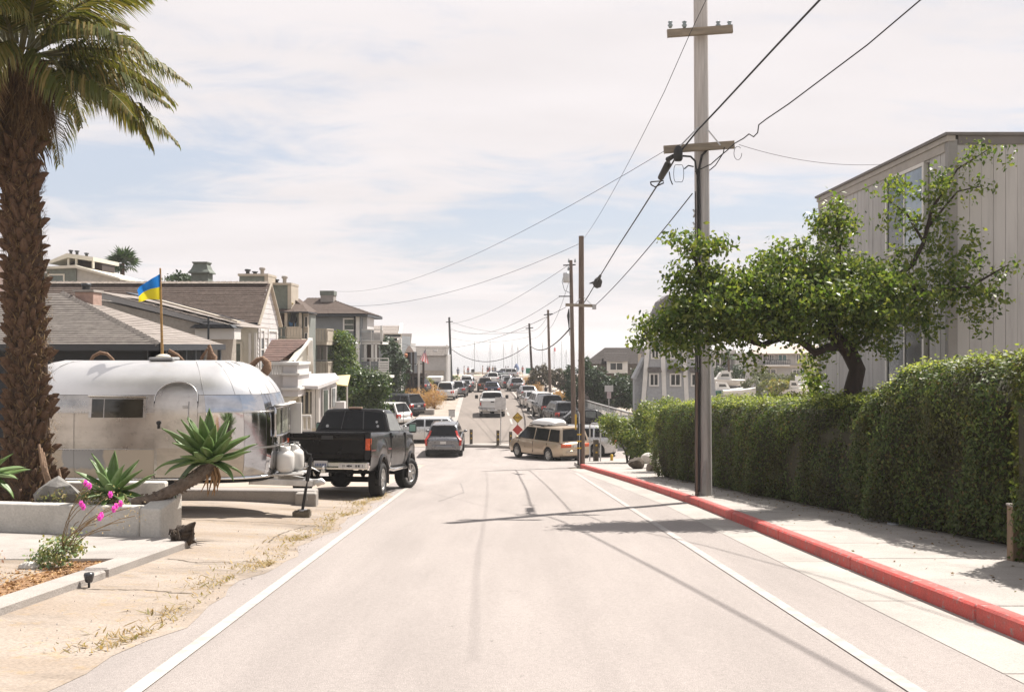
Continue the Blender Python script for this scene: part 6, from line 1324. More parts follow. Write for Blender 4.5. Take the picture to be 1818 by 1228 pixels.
# ---- far houses on the left of the lower street
H1 = house('grey_gable_house', 'house with a broad grey roof and white gable edge beyond the white decks'); d = 86
b = MB(); b.box(X(630, d), X(712, d), d, d+8, gnd(d), Z(596, d)); b.build('wall', GRY, H1)
courses(H1, (X(622, d), d-.4, Z(600, d)), (X(711, d), d-.4, Z(600, d)), (X(712, d+3), d+3, Z(578, d+3)), (X(638, d+3), d+3, Z(578, d+3)), 8, SH_L)
b = MB(); b.bar((X(713, d+3), d+3, Z(577, d+3)), (X(716, d+3), d-.6, Z(606, d)), .25, .35); b.box(X(709, d), X(714, d), d-.6, d-.2, gnd(d), Z(600, d)); b.build('barge_board', WHITE, H1)
window(H1, (X(697, d), d-.05, Z(600, d)), 1.4, .6, '-y', TAN, GLASSD, .05, 0); window(H1, (X(697, d), d-.05, Z(612, d)), .6, .5, '-y', WHITE, GLASSD, .05, 0)
H2 = house('small_brown_house', 'small house with a plain brown roof showing right of the white gable edge'); d = 100
b = MB(); b.box(X(705, d), X(728, d), d, d+6, gnd(d), Z(609, d)); b.build('wall', LGR, H2)
courses(H2, (X(704, d), d-.3, Z(611, d)), (X(730, d), d-.3, Z(611, d)), (X(733, d+3), d+2, Z(592, d+2)), (X(708, d+3), d+2, Z(592, d+2)), 5, SH_G)
H3 = house('blue_hut', 'low dark blue beach house with a shallow brown roof, orange basket and deck'); d = 90
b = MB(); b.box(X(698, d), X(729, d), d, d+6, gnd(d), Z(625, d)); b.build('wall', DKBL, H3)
courses(H3, (X(694, d), d-.9, Z(626, d)), (X(737, d), d-.9, Z(625, d)), (X(728, d+2), d+2, Z(614, d+2)), (X(700, d+2), d+2, Z(614, d+2)), 5, SH_B)
MB().box(X(700, d), X(722, d), d-.3, d-.05, gnd(d), Z(662, d)).build('garage_door', mat('garage_grey', (.19, .16, .145), .8, 0, .1, 2), H3); MB().box(X(722, d), X(728, d), d-.4, d-.1, gnd(d), Z(655, d)).build('post', DKB, H3)
MB().box(X(714, d), X(727, d), d-.5, d-.2, Z(654, d), Z(645, d)).build('deck_board', mat('brown_board', (.16, .095, .06), .8, 0, .15, 4), H3)
railing(H3, [(X(730, d), d-.6, Z(664, d)), (X(754, d), d-.6, Z(664, d))], .95, DKB, DKB, .5)
MB().box(X(729, d), X(755, d), d-.7, d+2, Z(668, d), Z(663, d)).build('deck_floor', DKB, H3)
for px in (729, 735, 745, 753): MB().box(X(px, d)-.09, X(px, d)+.09, d-.8, d-.62, gnd(d), Z(640 if px > 740 else 625, d)).build('post', DKB if px != 745 else WHITE, H3)
t_ = tag(MB().lathe([(0, 0), (.3, .1), (.36, .35), (.30, .5), (0, .5)], P(717, 637, d-1.0), n=10).build('hanging_basket', mat('orange_flowers', (.42, .16, .07), .8, 0, .4, 9, .6, 20)), 'orange hanging basket under the roof of the dark blue beach house', 'basket')
K = house('light_grey_house', 'plain light grey house with a brown roof last before the beach'); d = 128
b = MB(); b.box(X(733, d), X(793, d), d, d+8, gnd(d), Z(630, d)); b.build('wall', LGR, K); laps(K, (X(733, d), d), (X(793, d), d), Z(690, d), Z(632, d), .45, LGR, out=.05)
courses(K, (X(731, d), d-.4, Z(631, d)), (X(795, d), d-.4, Z(631, d)), (X(795, d), d+3, Z(614, d+3)), (X(731, d), d+3, Z(614, d+3)), 6, SH_G)
b = MB(); b.box(X(748, d), X(789, d), d-.12, d-.06, Z(668, d), Z(657, d)); b.build('hatch_panel', mat('panel_tan', (.34, .30, .255), .8, 0, .12, 3), K); MB().box(X(769, d), X(775, d), d+1, d+1.4, Z(625, d), Z(621, d)).build('skylight', WHITE, K)
b = MB(); b.box(X(792, d), X(795, d), d-.15, d-.05, gnd(d), Z(612, d)); b.build('corner_board', WHITE, K)
cp = tag(MB().box(X(757, 112), X(783, 112), 112, 116, Z(676, 112), Z(669, 112)).build('carport_roof', WHITE), 'white flat carport roof in front of the light grey house', 'carport')
usf = thing('flag', 'red white and blue striped flag hanging from a pole on the dark deck', 'flag'); d = 88.8
MB().tube([P(757, 616, d), P(739, 648, d)], .035, 6).build('pole', WHITE, usf)
def g2(u, v): a = (756-3*u, 617+8*u); c = (744+14*u, 638+8*u); p = P(a[0]*(1-v)+c[0]*v+3*u, a[1]*(1-v)+c[1]*v, d); p.y += .12*math.sin(u*6+v*3); return p
for i in range(7):
    MB().grid([[g2(u, v) for u in (i/7, (i+.5)/7, (i+1)/7)] for v in (.0 if i > 3 else .36, .5, .7, .85, 1)], 0, True).build('stripe', leafmat('flag_red' if i % 2 == 0 else 'flag_white', [(.55, .16, .17) if i % 2 == 0 else (.62, .58, .58)]*2, .8, .4, .1, tint=(.8, .7, .7)), usf)
MB().grid([[g2(u, v) for u in (0, .2, .4, .571)] for v in (0, .12, .24, .36)], 0, True).build('canton', leafmat('flag_blue', [(.06, .07, .20)]*2, .8, .3, .1, tint=(.7, .7, .9)), usf)
b = MB()
for i in range(5):
    for j in range(4): p = g2(.06+.11*i, .04+.08*j); b.cbox((p.x, p.y-.01, p.z), (.05, .01, .05))
b.build('stars', WHITE, usf)
# ------------------------------------------------------------------ hedge on the right
HL = leafmat('hedge_leaf', [(0.022, 0.045, 0.012), (0.05, 0.085, 0.022), (0.085, 0.125, 0.035), (0.13, 0.16, 0.05), (0.06, 0.095, 0.025), (0.13, 0.085, 0.035)], .5, .36, .3, patch=(.062, .058, .024))
HL2 = leafmat('hedge_leaf_pale', [(0.17, 0.22, 0.045), (0.26, 0.31, 0.07), (0.33, 0.35, 0.12), (0.12, 0.17, 0.035)], .5, .42, .3)  # raised tone: the hedge top carries sunlight in its leaf colour
HEDGE_CORE = mat('hedge_core_dark', (0.030, 0.024, 0.014), .95, 0, .4, 8, .6, 30, col2=(.05, .05, .02))
def hz_top(y):
    pts = [(9, 2.30), (12.6, 2.34), (13.8, 2.42), (15.2, 2.40), (16.2, 2.0), (17.2, 1.98), (20, 2.0), (27, 2.16), (30.5, 2.14)]
    return pw(pts, y)
def hedge_part(name, label, y0, y1, dens, depth, xf, size, ztop):
    t = thing(name, label, 'hedge'); n = int((y1-y0)*dens)
    # clipped face towards the road
    def bump(y, z): return .09*np.sin(y*.9+z)+.07*np.sin(y*2.1+1.3*np.sin(z*2.2))+.05*np.sin(y*5.3+z*3.1)+.04*np.sin(z*4+y)
    H = lambda y: np.array([ztop(v) for v in y])
    gz_ = lambda y: np.array([zr(v) for v in y])+.14
    hmax = 2.4
    y = rng.uniform(y0, y1, n); v = rng.random(n); h = H(y); X0 = np.array([xf(q) for q in y])
    zz = .04+v*(h-.04); rnd = np.clip((zz-(h-.50))/.50, 0, 1); ex = .42*(1-np.sqrt(1-rnd**2*.98))
    bot = .16*np.clip(1-zz/.5, 0, 1)**1.5
    pf = np.stack([X0-bump(y, zz)+ex+bot+rng.normal(0, .045, n)-.10*(rng.random(n) > .985), y, gz_(y)+zz], 1); nf = np.stack([-np.ones(n)*(1-rnd*.6), rng.normal(0, .1, n), .25+rnd], 1)
    m = int((y1-y0)*dens*.75); y = rng.uniform(y0, y1, m); u = rng.random(m); h = H(y); X0 = np.array([xf(q) for q in y])
    pt = np.stack([X0+.22+u*depth, y, gz_(y)+h+.20*u-.10+.05*np.sin(y*3+u*9)+.04*np.sin(u*14-y)+rng.normal(0, .035, m)+.08*(rng.random(m) > .93)], 1); nt_ = np.tile([[-.1, 0, 1.0]], (m, 1))
    k = int(depth*2.2*dens/2); ends = []; en = []
    for ye, s in ((y0, -1), (y1, 1)):
        u = rng.random(k); z = rng.random(k)*ztop(ye); ends.append(np.stack([xf(ye)+.1+u*depth, ye+s*(.10*np.sqrt(np.clip(1-(2*u-1)**4, 0, 1))+rng.normal(0, .05, k)-.25*np.clip((z-ztop(ye)+.3)/.3, 0, 1)**2), zr(ye)+.14+z], 1)); en.append(np.tile([[0, s, .3]], (k, 1)))
    pts = np.concatenate([pf, pt]+ends); nr = np.concatenate([nf, nt_]+en)
    link('foliage', leaf_mesh('foliage', pts, size, HL, nr, .55, .75, .05), t)
    # new growth on the top, with sunlit brightness put into its paler colour
    q = int((y1-y0)*dens*.30); y = rng.uniform(y0, y1, q); u = rng.random(q); X0 = np.array([xf(w) for w in y])
    pn = np.stack([X0+.12+u*depth*.95, y, gz_(y)+H(y)+.20*u-.12+.05*np.sin(y*3+u*9)+rng.uniform(-.02, .10, q)+.16*rng.random(q)*(np.sin(y*7)*np.sin(y*2.3+u*5) > .55)], 1)
    link('sunlit_growth', leaf_mesh('sunlit_growth', pn, size, HL2, np.tile([[0, 0, 1.0]], (q, 1)), .55, .9, .0), t)
    b = MB(); rows = []  # solid dark core added inside; shade between the leaves put into its colour
    for i in range(25):
        yy = y0+.15+(y1-y0-.3)*i/24; a = xf(yy); g_ = zr(yy)+.1; h = ztop(yy)
        rows.append([(a+.28, yy, g_), (a+.10, yy, g_+.5), (a+.08, yy, g_+h-.60), (a+.42, yy, g_+h-.14), (a+depth-.1, yy, g_+h-.02), (a+depth-.05, yy, g_)])
    b.grid(rows, 0, True); b.poly(rows[0]); b.poly(rows[-1][::-1]); b.build('dark_core', HEDGE_CORE, t); return t
hedge_part('hedge', 'long clipped hedge behind the pavement, from the tall pole side to the corner', 16.4, 30.6, 2500, 1.5, x_hedge, .062, hz_top)
hedge_part('hedge', 'taller end of the clipped hedge nearest the viewer under the tree', 12.15, 16.35, 4200, 2.2, lambda y: x_hedge(y)-.05, .058, hz_top)
hedge_part('hedge', 'ragged hedge block at the right edge beside the wooden post', 7.5, 11.0, 3600, 2.0, lambda y: 5.42+.02*max(0, y-10), .06, lambda y: 2.30)
def litter():
    n = 900; y = rng.uniform(8, 31, n); off = np.where(rng.random(n) < .75, rng.random(n)**2*.75, rng.random(n)*2.2); x = np.array([x_hedge(v) for v in y])-off+.1; z = np.array([zr(v) for v in y])+.143
    ok = x > np.array([xs_kerb(v) for v in y])+.2; x, y, z = x[ok], y[ok], z[ok]; n = len(x); s = rng.uniform(.012, .03, (n, 1)); a = unit(rng.normal(size=(n, 3))*[1, 1, .2]); c = unit(np.cross(a, rng.normal(size=(n, 3))*[.2, .2, 1]))
    tag(link('leaf_litter', quads_mesh('leaf_litter', np.stack([x, y, z], 1), a*s, c*s*.5, leafmat('litter_leaf', [(.13, .08, .04), (.24, .16, .08), (.08, .06, .03), (.16, .15, .06)], .9, .1))), 'dry leaves fallen along the foot of the hedge', 'leaf litter', kind='stuff')
litter()
wp_ = thing('wooden_post', 'short wooden post at the foot of the hedge at the right edge', 'post', (X(1806, 11.1), 11.1, zr(11.1)+.12))
MB().box(-.085, .085, -.07, .07, -.1, .62).build('post', mat('post_wood', (.22, .155, .10), .85, 0, .2, 5, .4, 25, stretch=(5, 5, .5)), wp_, bev=.01); MB().box(-.09, .09, -.075, .075, .62, .64).build('cap', CONC, wp_)
# water meter lid, drain and litter by the pavement
mb_ = tag(MB().lathe([(0, .03), (.10, .03), (.10, 0), (0, 0)], (x_hedge(15.2)+.03, 15.2, zr(15.2)+.135), n=16).box(0, 0, 0, 0, 0, 0).build('meter_lid', mat('meter_grey', (.28, .30, .32), .6, 0, .1, 5)), 'small grey round meter lid at the foot of the hedge', 'meter lid')

# ------------------------------------------------------------------ tree that leans over the pavement
TL = leafmat('tree_leaf', [(0.03, 0.06, 0.012), (0.065, 0.11, 0.02), (0.105, 0.155, 0.03), (0.145, 0.19, 0.04), (0.19, 0.205, 0.05), (0.075, 0.12, 0.02)], .42, .46, .4)
tree = thing('leaning_tree', 'leafy tree with a dark bent trunk leaning over the hedge and pavement', 'tree', P(1516, 690, 18.9)); t0 = tree.location.copy()
def pp(px, py, d): return P(px, py, d)-t0
limbs = [([(1512, 760, 18.9), (1514, 690, 18.9), (1522, 655, 18.9), (1508, 625, 18.8), (1488, 600, 18.7), (1468, 582, 18.6)], [.18, .165, .155, .15, .14, .13]),
 ([(1468, 582, 18.6), (1445, 588, 18.4), (1420, 580, 18.2), (1395, 570, 18.1)], [.11, .085, .07, .05]), ([(1497, 615, 18.8), (1470, 616, 18.6), (1448, 626, 18.5), (1420, 605, 18.4), (1390, 600, 18.3), (1352, 612, 18.2), (1330, 605, 18.1), (1300, 590, 18.0)], [.09, .08, .075, .06, .055, .05, .04, .03]),
 ([(1352, 612, 18.2), (1325, 595, 18.0), (1290, 600, 17.9), (1258, 606, 17.9), (1225, 600, 17.9)], [.05, .05, .045, .04, .03]), ([(1420, 580, 18.2), (1380, 590, 18.0), (1345, 575, 17.9), (1310, 560, 17.8), (1270, 530, 17.8), (1240, 480, 17.8), (1225, 430, 17.8)], [.08, .07, .06, .05, .04, .03, .015]),
 ([(1468, 582, 18.6), (1480, 540, 18.6), (1490, 480, 18.5), (1488, 400, 18.5), (1492, 350, 18.5)], [.10, .075, .055, .035, .012]), ([(1480, 550, 18.6), (1530, 520, 18.8), (1580, 500, 18.9), (1620, 470, 19.0), (1640, 430, 19.0), (1655, 370, 19.0), (1700, 300, 19.0), (1760, 262, 19.0)], [.09, .07, .055, .045, .04, .03, .018, .008]),
 ([(1580, 500, 18.9), (1650, 520, 18.6), (1720, 510, 18.4), (1790, 470, 18.2)], [.05, .04, .03, .01]), ([(1640, 430, 19.0), (1610, 380, 18.9), (1570, 350, 18.8)], [.03, .02, .01]), ([(1650, 400, 19.0), (1700, 340, 19.1), (1745, 330, 19.1)], [.025, .018, .008]), ([(1270, 530, 17.8), (1200, 560, 17.6), (1150, 590, 17.6), (1130, 610, 17.6)], [.03, .025, .015, .008]), ([(1345, 575, 17.9), (1360, 520, 17.8), (1400, 470, 17.7)], [.045, .03, .015])]
b = MB()
for pts, r in limbs: b.tube([pp(*q) for q in pts], r, 9)
b.build('trunk', BARK, tree)
# leaves: (px, py, radius px, squash, depth, depth radius m, count)
crown = [(1385, 530, 105, .42, 18.1, 1.3, 1500), (1520, 535, 95, .5, 18.5, 1.3, 1400), (1255, 560, 75, .5, 17.8, 1.0, 800), (1330, 545, 80, .5, 17.9, 1.1, 900), (1240, 440, 30, .8, 17.8, .4, 300), (1205, 425, 22, .4, 17.8, .25, 90), (1275, 435, 20, .6, 17.8, .3, 90), (1215, 490, 26, .9, 17.8, .4, 170), (1195, 505, 14, 1.4, 17.7, .2, 70), (1255, 500, 30, .9, 17.8, .5, 300),
 (1225, 550, 55, .7, 17.7, .8, 900), (1170, 580, 42, .6, 17.6, .5, 450), (1138, 602, 16, .6, 17.6, .25, 80), (1280, 510, 55, .8, 17.8, .9, 900), (1290, 565, 60, .6, 17.8, .9, 900), (1345, 515, 60, .8, 17.9, 1.0, 1200), (1350, 575, 60, .5, 18.0, .9, 850),
 (1400, 470, 55, .8, 18.1, .9, 900), (1420, 530, 70, .8, 18.2, 1.1, 1600), (1400, 580, 50, .4, 18.2, .8, 500), (1470, 480, 55, .9, 18.4, 1.0, 1000), (1480, 540, 70, .8, 18.5, 1.2, 1700), (1475, 415, 38, 1.1, 18.5, .5, 420), (1487, 370, 20, 1.2, 18.5, .3, 150), (1515, 400, 22, .5, 18.5, .3, 70), (1455, 395, 18, .6, 18.5, .3, 60),
 (1545, 500, 55, .8, 18.7, 1.0, 1000), (1560, 560, 55, .8, 18.7, 1.0, 950), (1600, 530, 60, .8, 18.8, 1.0, 950), (1640, 570, 40, .9, 18.7, .7, 420), (1610, 460, 40, .8, 18.9, .7, 420), (1660, 500, 55, .8, 18.7, .8, 650), (1720, 520, 45, .9, 18.5, .7, 400), (1700, 470, 45, .7, 18.6, .6, 350), (1760, 500, 32, .7, 18.3, .4, 140), (1795, 475, 18, .6, 18.2, .3, 60), (1755, 545, 26, 1.0, 18.4, .4, 110), (1740, 580, 18, .8, 18.4, .3, 60),
 (1640, 330, 45, .7, 19.0, .6, 420), (1600, 325, 34, .6, 18.9, .4, 200), (1570, 345, 20, .5, 18.8, .3, 80), (1680, 350, 40, .8, 19.0, .5, 320), (1580, 390, 20, 1.2, 18.8, .3, 110), (1595, 370, 26, .6, 18.8, .3, 120), (1640, 400, 38, .9, 19.0, .5, 260), (1690, 410, 38, 1.0, 19.0, .5, 300), (1720, 440, 30, .9, 18.8, .4, 160), (1715, 300, 26, 1.0, 19.0, .3, 150), (1745, 275, 26, .6, 19.0, .3, 140), (1775, 268, 16, .6, 19.0, .2, 60), (1785, 290, 9, 1.4, 19.0, .15, 40), (1740, 330, 22, .5, 19.1, .3, 70), (1670, 440, 40, .8, 18.9, .5, 260),
 (1500, 600, 40, .5, 18.7, .6, 260), (1545, 610, 30, .7, 18.7, .5, 170), (1570, 618, 22, .6, 18.7, .3, 80), (1440, 600, 40, .4, 18.4, .6, 240), (1300, 600, 40, .4, 17.9, .6, 220), (1225, 600, 40, .5, 17.7, .6, 260), (1185, 615, 22, .7, 17.6, .4, 100), (1205, 640, 14, .9, 17.7, .2, 50), (1330, 630, 18, .8, 18.1, .3, 50), (1260, 625, 16, .8, 17.8, .2, 50), (1345, 650, 10, 1.0, 18.1, .15, 25), (1448, 640, 22, .8, 18.8, .3, 90), (1450, 680, 16, 1.3, 19.2, .3, 110)]
bl = []
for px, py, r, sq, d, dr, n in crown:
    p = pp(px, py, d); rr = r/FPX*d; bl.append((p.x, p.y, p.z, rr, dr, rr*sq, int(n*(.62 if px > 1555 and py < 462 else 1.0 if px > 1600 else 1.6))))
pts, nr = blob_points(bl, twig=.11, shell=.15)
link('crown', leaf_mesh('crown', pts, .10, TL, nr, .55, 1.1, .55), tree)

# ------------------------------------------------------------------ grey building on the right
RB = house('grey_board_building', 'two storey grey vertical board building at the right with a sloped flat roof edge', 'building')
bx, by0, by1, bz1 = 8.52, 19.4, 27.6, 5.72; GB = weather(mat('grey_board', (.47, .46, .45), .8, 0, .07, 1.5, .25, 14, stretch=(1, 1, .2)), [(3, 6, (2, 2, .15), 1.03, .86, .45, .7), (1.2, 6, (1, 1, .6), 1.0, .88, .5, .7)]); GB2 = mat('grey_trim', (.30, .29, .28), .75, 0, .08, 2)
b = MB(); b.box(bx+.04, 22, by0+.04, by1-.04, gnd(24), bz1-.05); b.build('wall', mat('board_gap', (.16, .15, .14), .9, 0, .1, 2), RB)
n = 30; wy0, wy1 = 20.55, 22.55; W1 = (Z(445, 21.5), Z(305, 21.5)); W0 = (gnd(24), Z(556, 21.2))
st = (by1-by0-.25)/n
for i in range(n):
    y0 = by0+.12+i*st; y1 = y0+st-.018; segs = [(gnd(24), bz1-.32)]
    if y1 > wy0 and y0 < wy1: segs = [(W0[1], W1[0]), (W1[1], bz1-.32)]
    for z0, z1 in segs: MB().box(bx-.004-random.uniform(0, .006), bx+.04, y0, y1, z0, z1).build('siding_board', GB, RB)
m = 46; sx = (19.5-bx-.2)/m
for i in range(m):
    x0 = bx+.16+i*sx; MB().box(x0, x0+sx-.006, by0-.004-random.uniform(0, .006), by0+.04, gnd(24), bz1-.20).build('siding_board', GB, RB)
b = MB(); b.box(bx-.03, bx+.15, by0-.03, by0+.12, gnd(24), bz1-.1); b.box(bx-.02, bx+.12, by1-.14, by1+.02, gnd(24), bz1-.1); b.build('corner_board', GB2, RB)
b = MB(); b.box(bx-.035, bx+.1, by0+.125, by1, bz1-.32, bz1-.14); b.box(bx-.06, bx+.1, by0-.05, by1+.05, bz1-.137, bz1-.03); b.build('fascia_board', mat('fascia_tan', (.40, .37, .335), .8, 0, .1, 3), RB)
MB().box(bx-.10, 22, by0-.08, by1+.1, bz1-.027, bz1+.03).build('roof_edge', mat('roof_edge', (.17, .155, .145), .7, 0, .1, 4), RB)
MB().box(bx+.16, 22, by0-.04, by0+.05, bz1-.197, bz1-.03).build('eave_board', mat('roof_edge', (.17, .155, .145)), RB)
def win_left(z0, z1, glass, parent=RB):
    f = MB(); f.box(bx-.05, bx+.05, wy0-.06, wy0+.03, z0-.03, z1+.03); f.box(bx-.05, bx+.05, wy1-.03, wy1+.06, z0-.03, z1+.03); f.box(bx-.05, bx+.05, wy0+.03, wy1-.03, z1-.04, z1+.03); f.box(bx-.07, bx+.05, wy0+.03, wy1-.03, z0-.03, z0+.04); f.box(bx-.04, bx+.05, (wy0+wy1)/2-.03, (wy0+wy1)/2+.03, z0+.04, z1-.04)
    o = f.build('window', WHITE, parent)
    for k, (a, c) in enumerate(((wy0+.03, (wy0+wy1)/2-.03), ((wy0+wy1)/2+.03, wy1-.03))): MB().box(bx-.02, bx+.03, a, c, z0+.04, z1-.04).build('pane', glass[k], o)
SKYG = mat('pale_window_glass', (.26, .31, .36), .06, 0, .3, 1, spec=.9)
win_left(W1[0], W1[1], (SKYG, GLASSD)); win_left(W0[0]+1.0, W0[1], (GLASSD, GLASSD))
MB().box(bx+3.0, bx+3.5, by0-.35, by0-.02, Z(272, 19.2), Z(262, 19.2)).build('lamp_bracket', WHITE, RB)
# vine on the far corner of the building
vn = thing('climbing_vine', 'leafy vine climbing the far corner of the grey board building', 'plant')
bl = [(*P(px, py, 27.9), .35, .4, .45, n) for px, py, n in ((1452, 640, 120), (1448, 672, 160), (1444, 700, 200), (1455, 720, 160))]
pts, nr = blob_points(bl, twig=.12); link('foliage', leaf_mesh('foliage', pts, .12, HL2, nr, .6), vn)

# ------------------------------------------------------------------ shrubs and trees beyond
LF = {'deep': leafmat('deep_leaf', [(0.014, 0.032, 0.010), (0.03, 0.06, 0.016), (0.055, 0.095, 0.024), (0.10, 0.13, 0.035), (0.022, 0.045, 0.014)], .42, .3), 'corner': leafmat('corner_leaf', [(0.05, 0.09, 0.018), (0.10, 0.15, 0.03), (0.16, 0.20, 0.04), (0.24, 0.25, 0.06), (0.07, 0.12, 0.02)], .45, .4), 'dark': leafmat('dark_leaf', [(0.012, 0.028, 0.014), (0.025, 0.05, 0.022), (0.045, 0.075, 0.03), (0.02, 0.04, 0.018)], .5, .25), 'mid': leafmat('mid_leaf', [(0.025, 0.055, 0.014), (0.05, 0.10, 0.022), (0.10, 0.15, 0.035), (0.16, 0.19, 0.05), (0.04, 0.08, 0.02)], .4, .35),
 'yel': leafmat('yellow_green_leaf', [(0.10, 0.13, 0.03), (0.19, 0.20, 0.05), (0.26, 0.24, 0.07), (0.07, 0.11, 0.025), (.30, .20, .06)], .5, .35), 'dry': leafmat('dry_brush', [(0.36, 0.20, 0.08), (0.48, 0.30, 0.13), (0.30, 0.155, 0.065), (0.42, 0.31, 0.15)], .85, .3), 'brown': leafmat('brown_leaf', [(0.035, 0.028, 0.018), (0.065, 0.05, 0.03), (0.09, 0.075, 0.04), (0.05, 0.05, 0.025)], .7, .15), 'olive': leafmat('olive_leaf', [(0.05, 0.065, 0.03), (0.09, 0.105, 0.05), (0.14, 0.15, 0.075), (0.035, 0.05, 0.022)], .6, .3)}
def shrub(name, label, cat, d, blobs, kind, size, group=None, trunk=True, twig=.14, sh=.45, aspect=.55, droop=.2):
    "blobs: (px, py, rx px, ry px, depth offset, depth radius m, count)"
    px, py = blobs[0][0], blobs[0][1]; base = Vector((X(px, d), d, zr(d)-.05)); t = thing(name, label, cat, base, 0, group); bl = []
    for bx_, by_, rx, ry, dd, dr, n in blobs: p = P(bx_, by_, d+dd)-base; bl.append((p.x, p.y, p.z, rx/FPX*d, dr, ry/FPX*d, n))
    pts, nr = blob_points(bl, twig=twig, shell=sh); link('crown' if cat == 'tree' else 'foliage', leaf_mesh('foliage', pts, size, LF[kind], nr, aspect, .9, droop), t)
    b = MB()
    for c in bl:
        tp = Vector(c[:3]); q = Vector((tp.x*.25+random.uniform(-.1, .1), tp.y*.25, max(.05, tp.z*.35))); b.tube([(random.uniform(-.08, .08), 0, -.1), q, tp], [.09*min(1, size*6), .06*min(1, size*6), .02], 6)
    b.build('trunk' if cat == 'tree' else 'stems', BARK, t); return t
shrub('tree', 'dense green tree between the stacked balconies and the blue grey house', 'tree', 57, [(605, 650, 30, 35, 0, 1.1, 2200), (608, 612, 22, 22, 0, .9, 1300), (606, 600, 12, 14, 0, .6, 450), (622, 660, 16, 26, .3, .8, 700), (590, 672, 14, 24, 0, .7, 600)], 'mid', .17)
shrub('round_bush', 'large rounded dark green bush behind the black pickup', 'bush', 50, [(645, 690, 48, 33, 0, 1.5, 5200), (620, 672, 26, 17, -.3, .8, 1500), (668, 680, 26, 22, -.3, .9, 1600), (645, 728, 46, 24, .2, 1.4, 2200)], 'deep', .15)
shrub('tree', 'dark vine covered tree beside the white decks', 'tree', 78, [(692, 650, 16, 42, 0, 1.5, 1600), (690, 612, 16, 14, 0, .9, 700), (706, 640, 12, 22, 0, .9, 700), (712, 660, 14, 26, 0, .9, 800), (696, 690, 22, 24, 0, 1.2, 1000)], 'dark', .24)
for k, (px, py, rx, ry, d, n) in enumerate(((770, 708, 20, 17, 88, 1500), (738, 706, 22, 15, 87, 1400), (715, 692, 20, 10, 90, 900), (752, 690, 24, 10, 95, 900))):
    shrub('dry_brush', ['rightmost clump of dry orange brush beside the street, next to the white SUV', 'middle clump of dry orange brush in front of the driveway car', 'leftmost clump of dry orange brush beside the round green bush', 'upper clump of dry brush in front of the dark deck'][k], 'bush', d, [(px, py, rx, ry, 0, 1.0, n), (px-5, py+6, rx*.8, ry*.6, -.4, .8, n//2)], 'dry', .30, 'dry brush clumps by the street', twig=.22, aspect=.12, droop=-.4)
shrub('green_plant', 'yellow green plants beside the red brick step by the dark deck', 'bush', 97, [(740, 676, 12, 7, 0, .7, 400), (756, 678, 10, 8, 0, .7, 400)], 'yel', .22)
shrub('green_plant', 'small green tuft between the dry brush and the left street cars', 'bush', 86, [(707, 718, 5, 6, 0, .3, 160)], 'mid', .15)
for px, d, w in ((758, 96, 10), ): tag(MB().box(X(px-w, d), X(px+w, d), d, d+1.5, zr(d), Z(684, d)).build('brick_step', BRK), 'low red brick wall by the dark deck and dry brush', 'wall')
tag(MB().box(X(690, 84), X(705, 84), 84, 84.3, zr(84), Z(699, 84)).build('low_post_wall', mat('grey_purple_wall', (.22, .19, .20), .8, 0, .1, 4)), 'small grey wall stub in front of the dry brush', 'wall')
tag(MB().box(X(690, 80), X(770, 80), 80, 81, zr(80)-.1, Z(727, 80)).build('bank_kerb', CONC), 'low pale kerb in front of the dry golden brush', 'kerb')
# right of the street
shrub('round_bush', 'dark brown rounded bush right of the street near the beach', 'bush', 112, [(962, 668, 24, 20, 0, 2.0, 2400), (990, 672, 20, 18, 0, 1.6, 1700), (948, 680, 12, 12, 0, 1.0, 700), (1005, 686, 14, 18, 0, 1.2, 700)], 'brown', .30)
shrub('dry_brush', 'tan grassy bush under the dark brown bush', 'bush', 108, [(952, 690, 12, 10, 0, .8, 500), (940, 692, 8, 8, 0, .6, 300)], 'dry', .3, aspect=.15, twig=.2)
shrub('conifer_hedge', 'dark evergreen trees along the chain link fence behind the wooden poles', 'tree', 80, [(1020, 690, 18, 38, 0, 1.4, 1900), (1045, 672, 20, 30, 0, 1.4, 1900), (1065, 690, 22, 36, 0, 1.4, 2000), (1095, 685, 24, 26, 0, 1.4, 1600), (1115, 698, 22, 24, 0, 1.3, 1300), (1085, 715, 45, 14, 0, 1.4, 1300), (1012, 662, 8, 14, 0, .7, 350), (1040, 645, 10, 10, 0, .7, 350), (1130, 690, 16, 34, -2, 1.0, 1100), (1136, 715, 14, 22, -4, 1.0, 700)], 'dark', .24)
shrub('bush', 'low bright green bush at the corner behind the rocks', 'bush', 43, [(1115, 768, 36, 24, 0, .9, 3800), (1084, 752, 20, 13, 0, .6, 1300), (1145, 760, 26, 30, .2, .9, 3000), (1138, 800, 26, 16, -.2, .8, 2400), (1150, 735, 20, 20, .3, .8, 1600)], 'corner', .115, droop=.1)
shrub('bush', 'rounded end bush growing against the far end of the clipped hedge', 'bush', 34, [(1178, 745, 28, 30, 0, .7, 1500), (1185, 722, 22, 12, 0, .6, 1000), (1176, 790, 18, 26, 0, .6, 1000)], 'corner', .09)
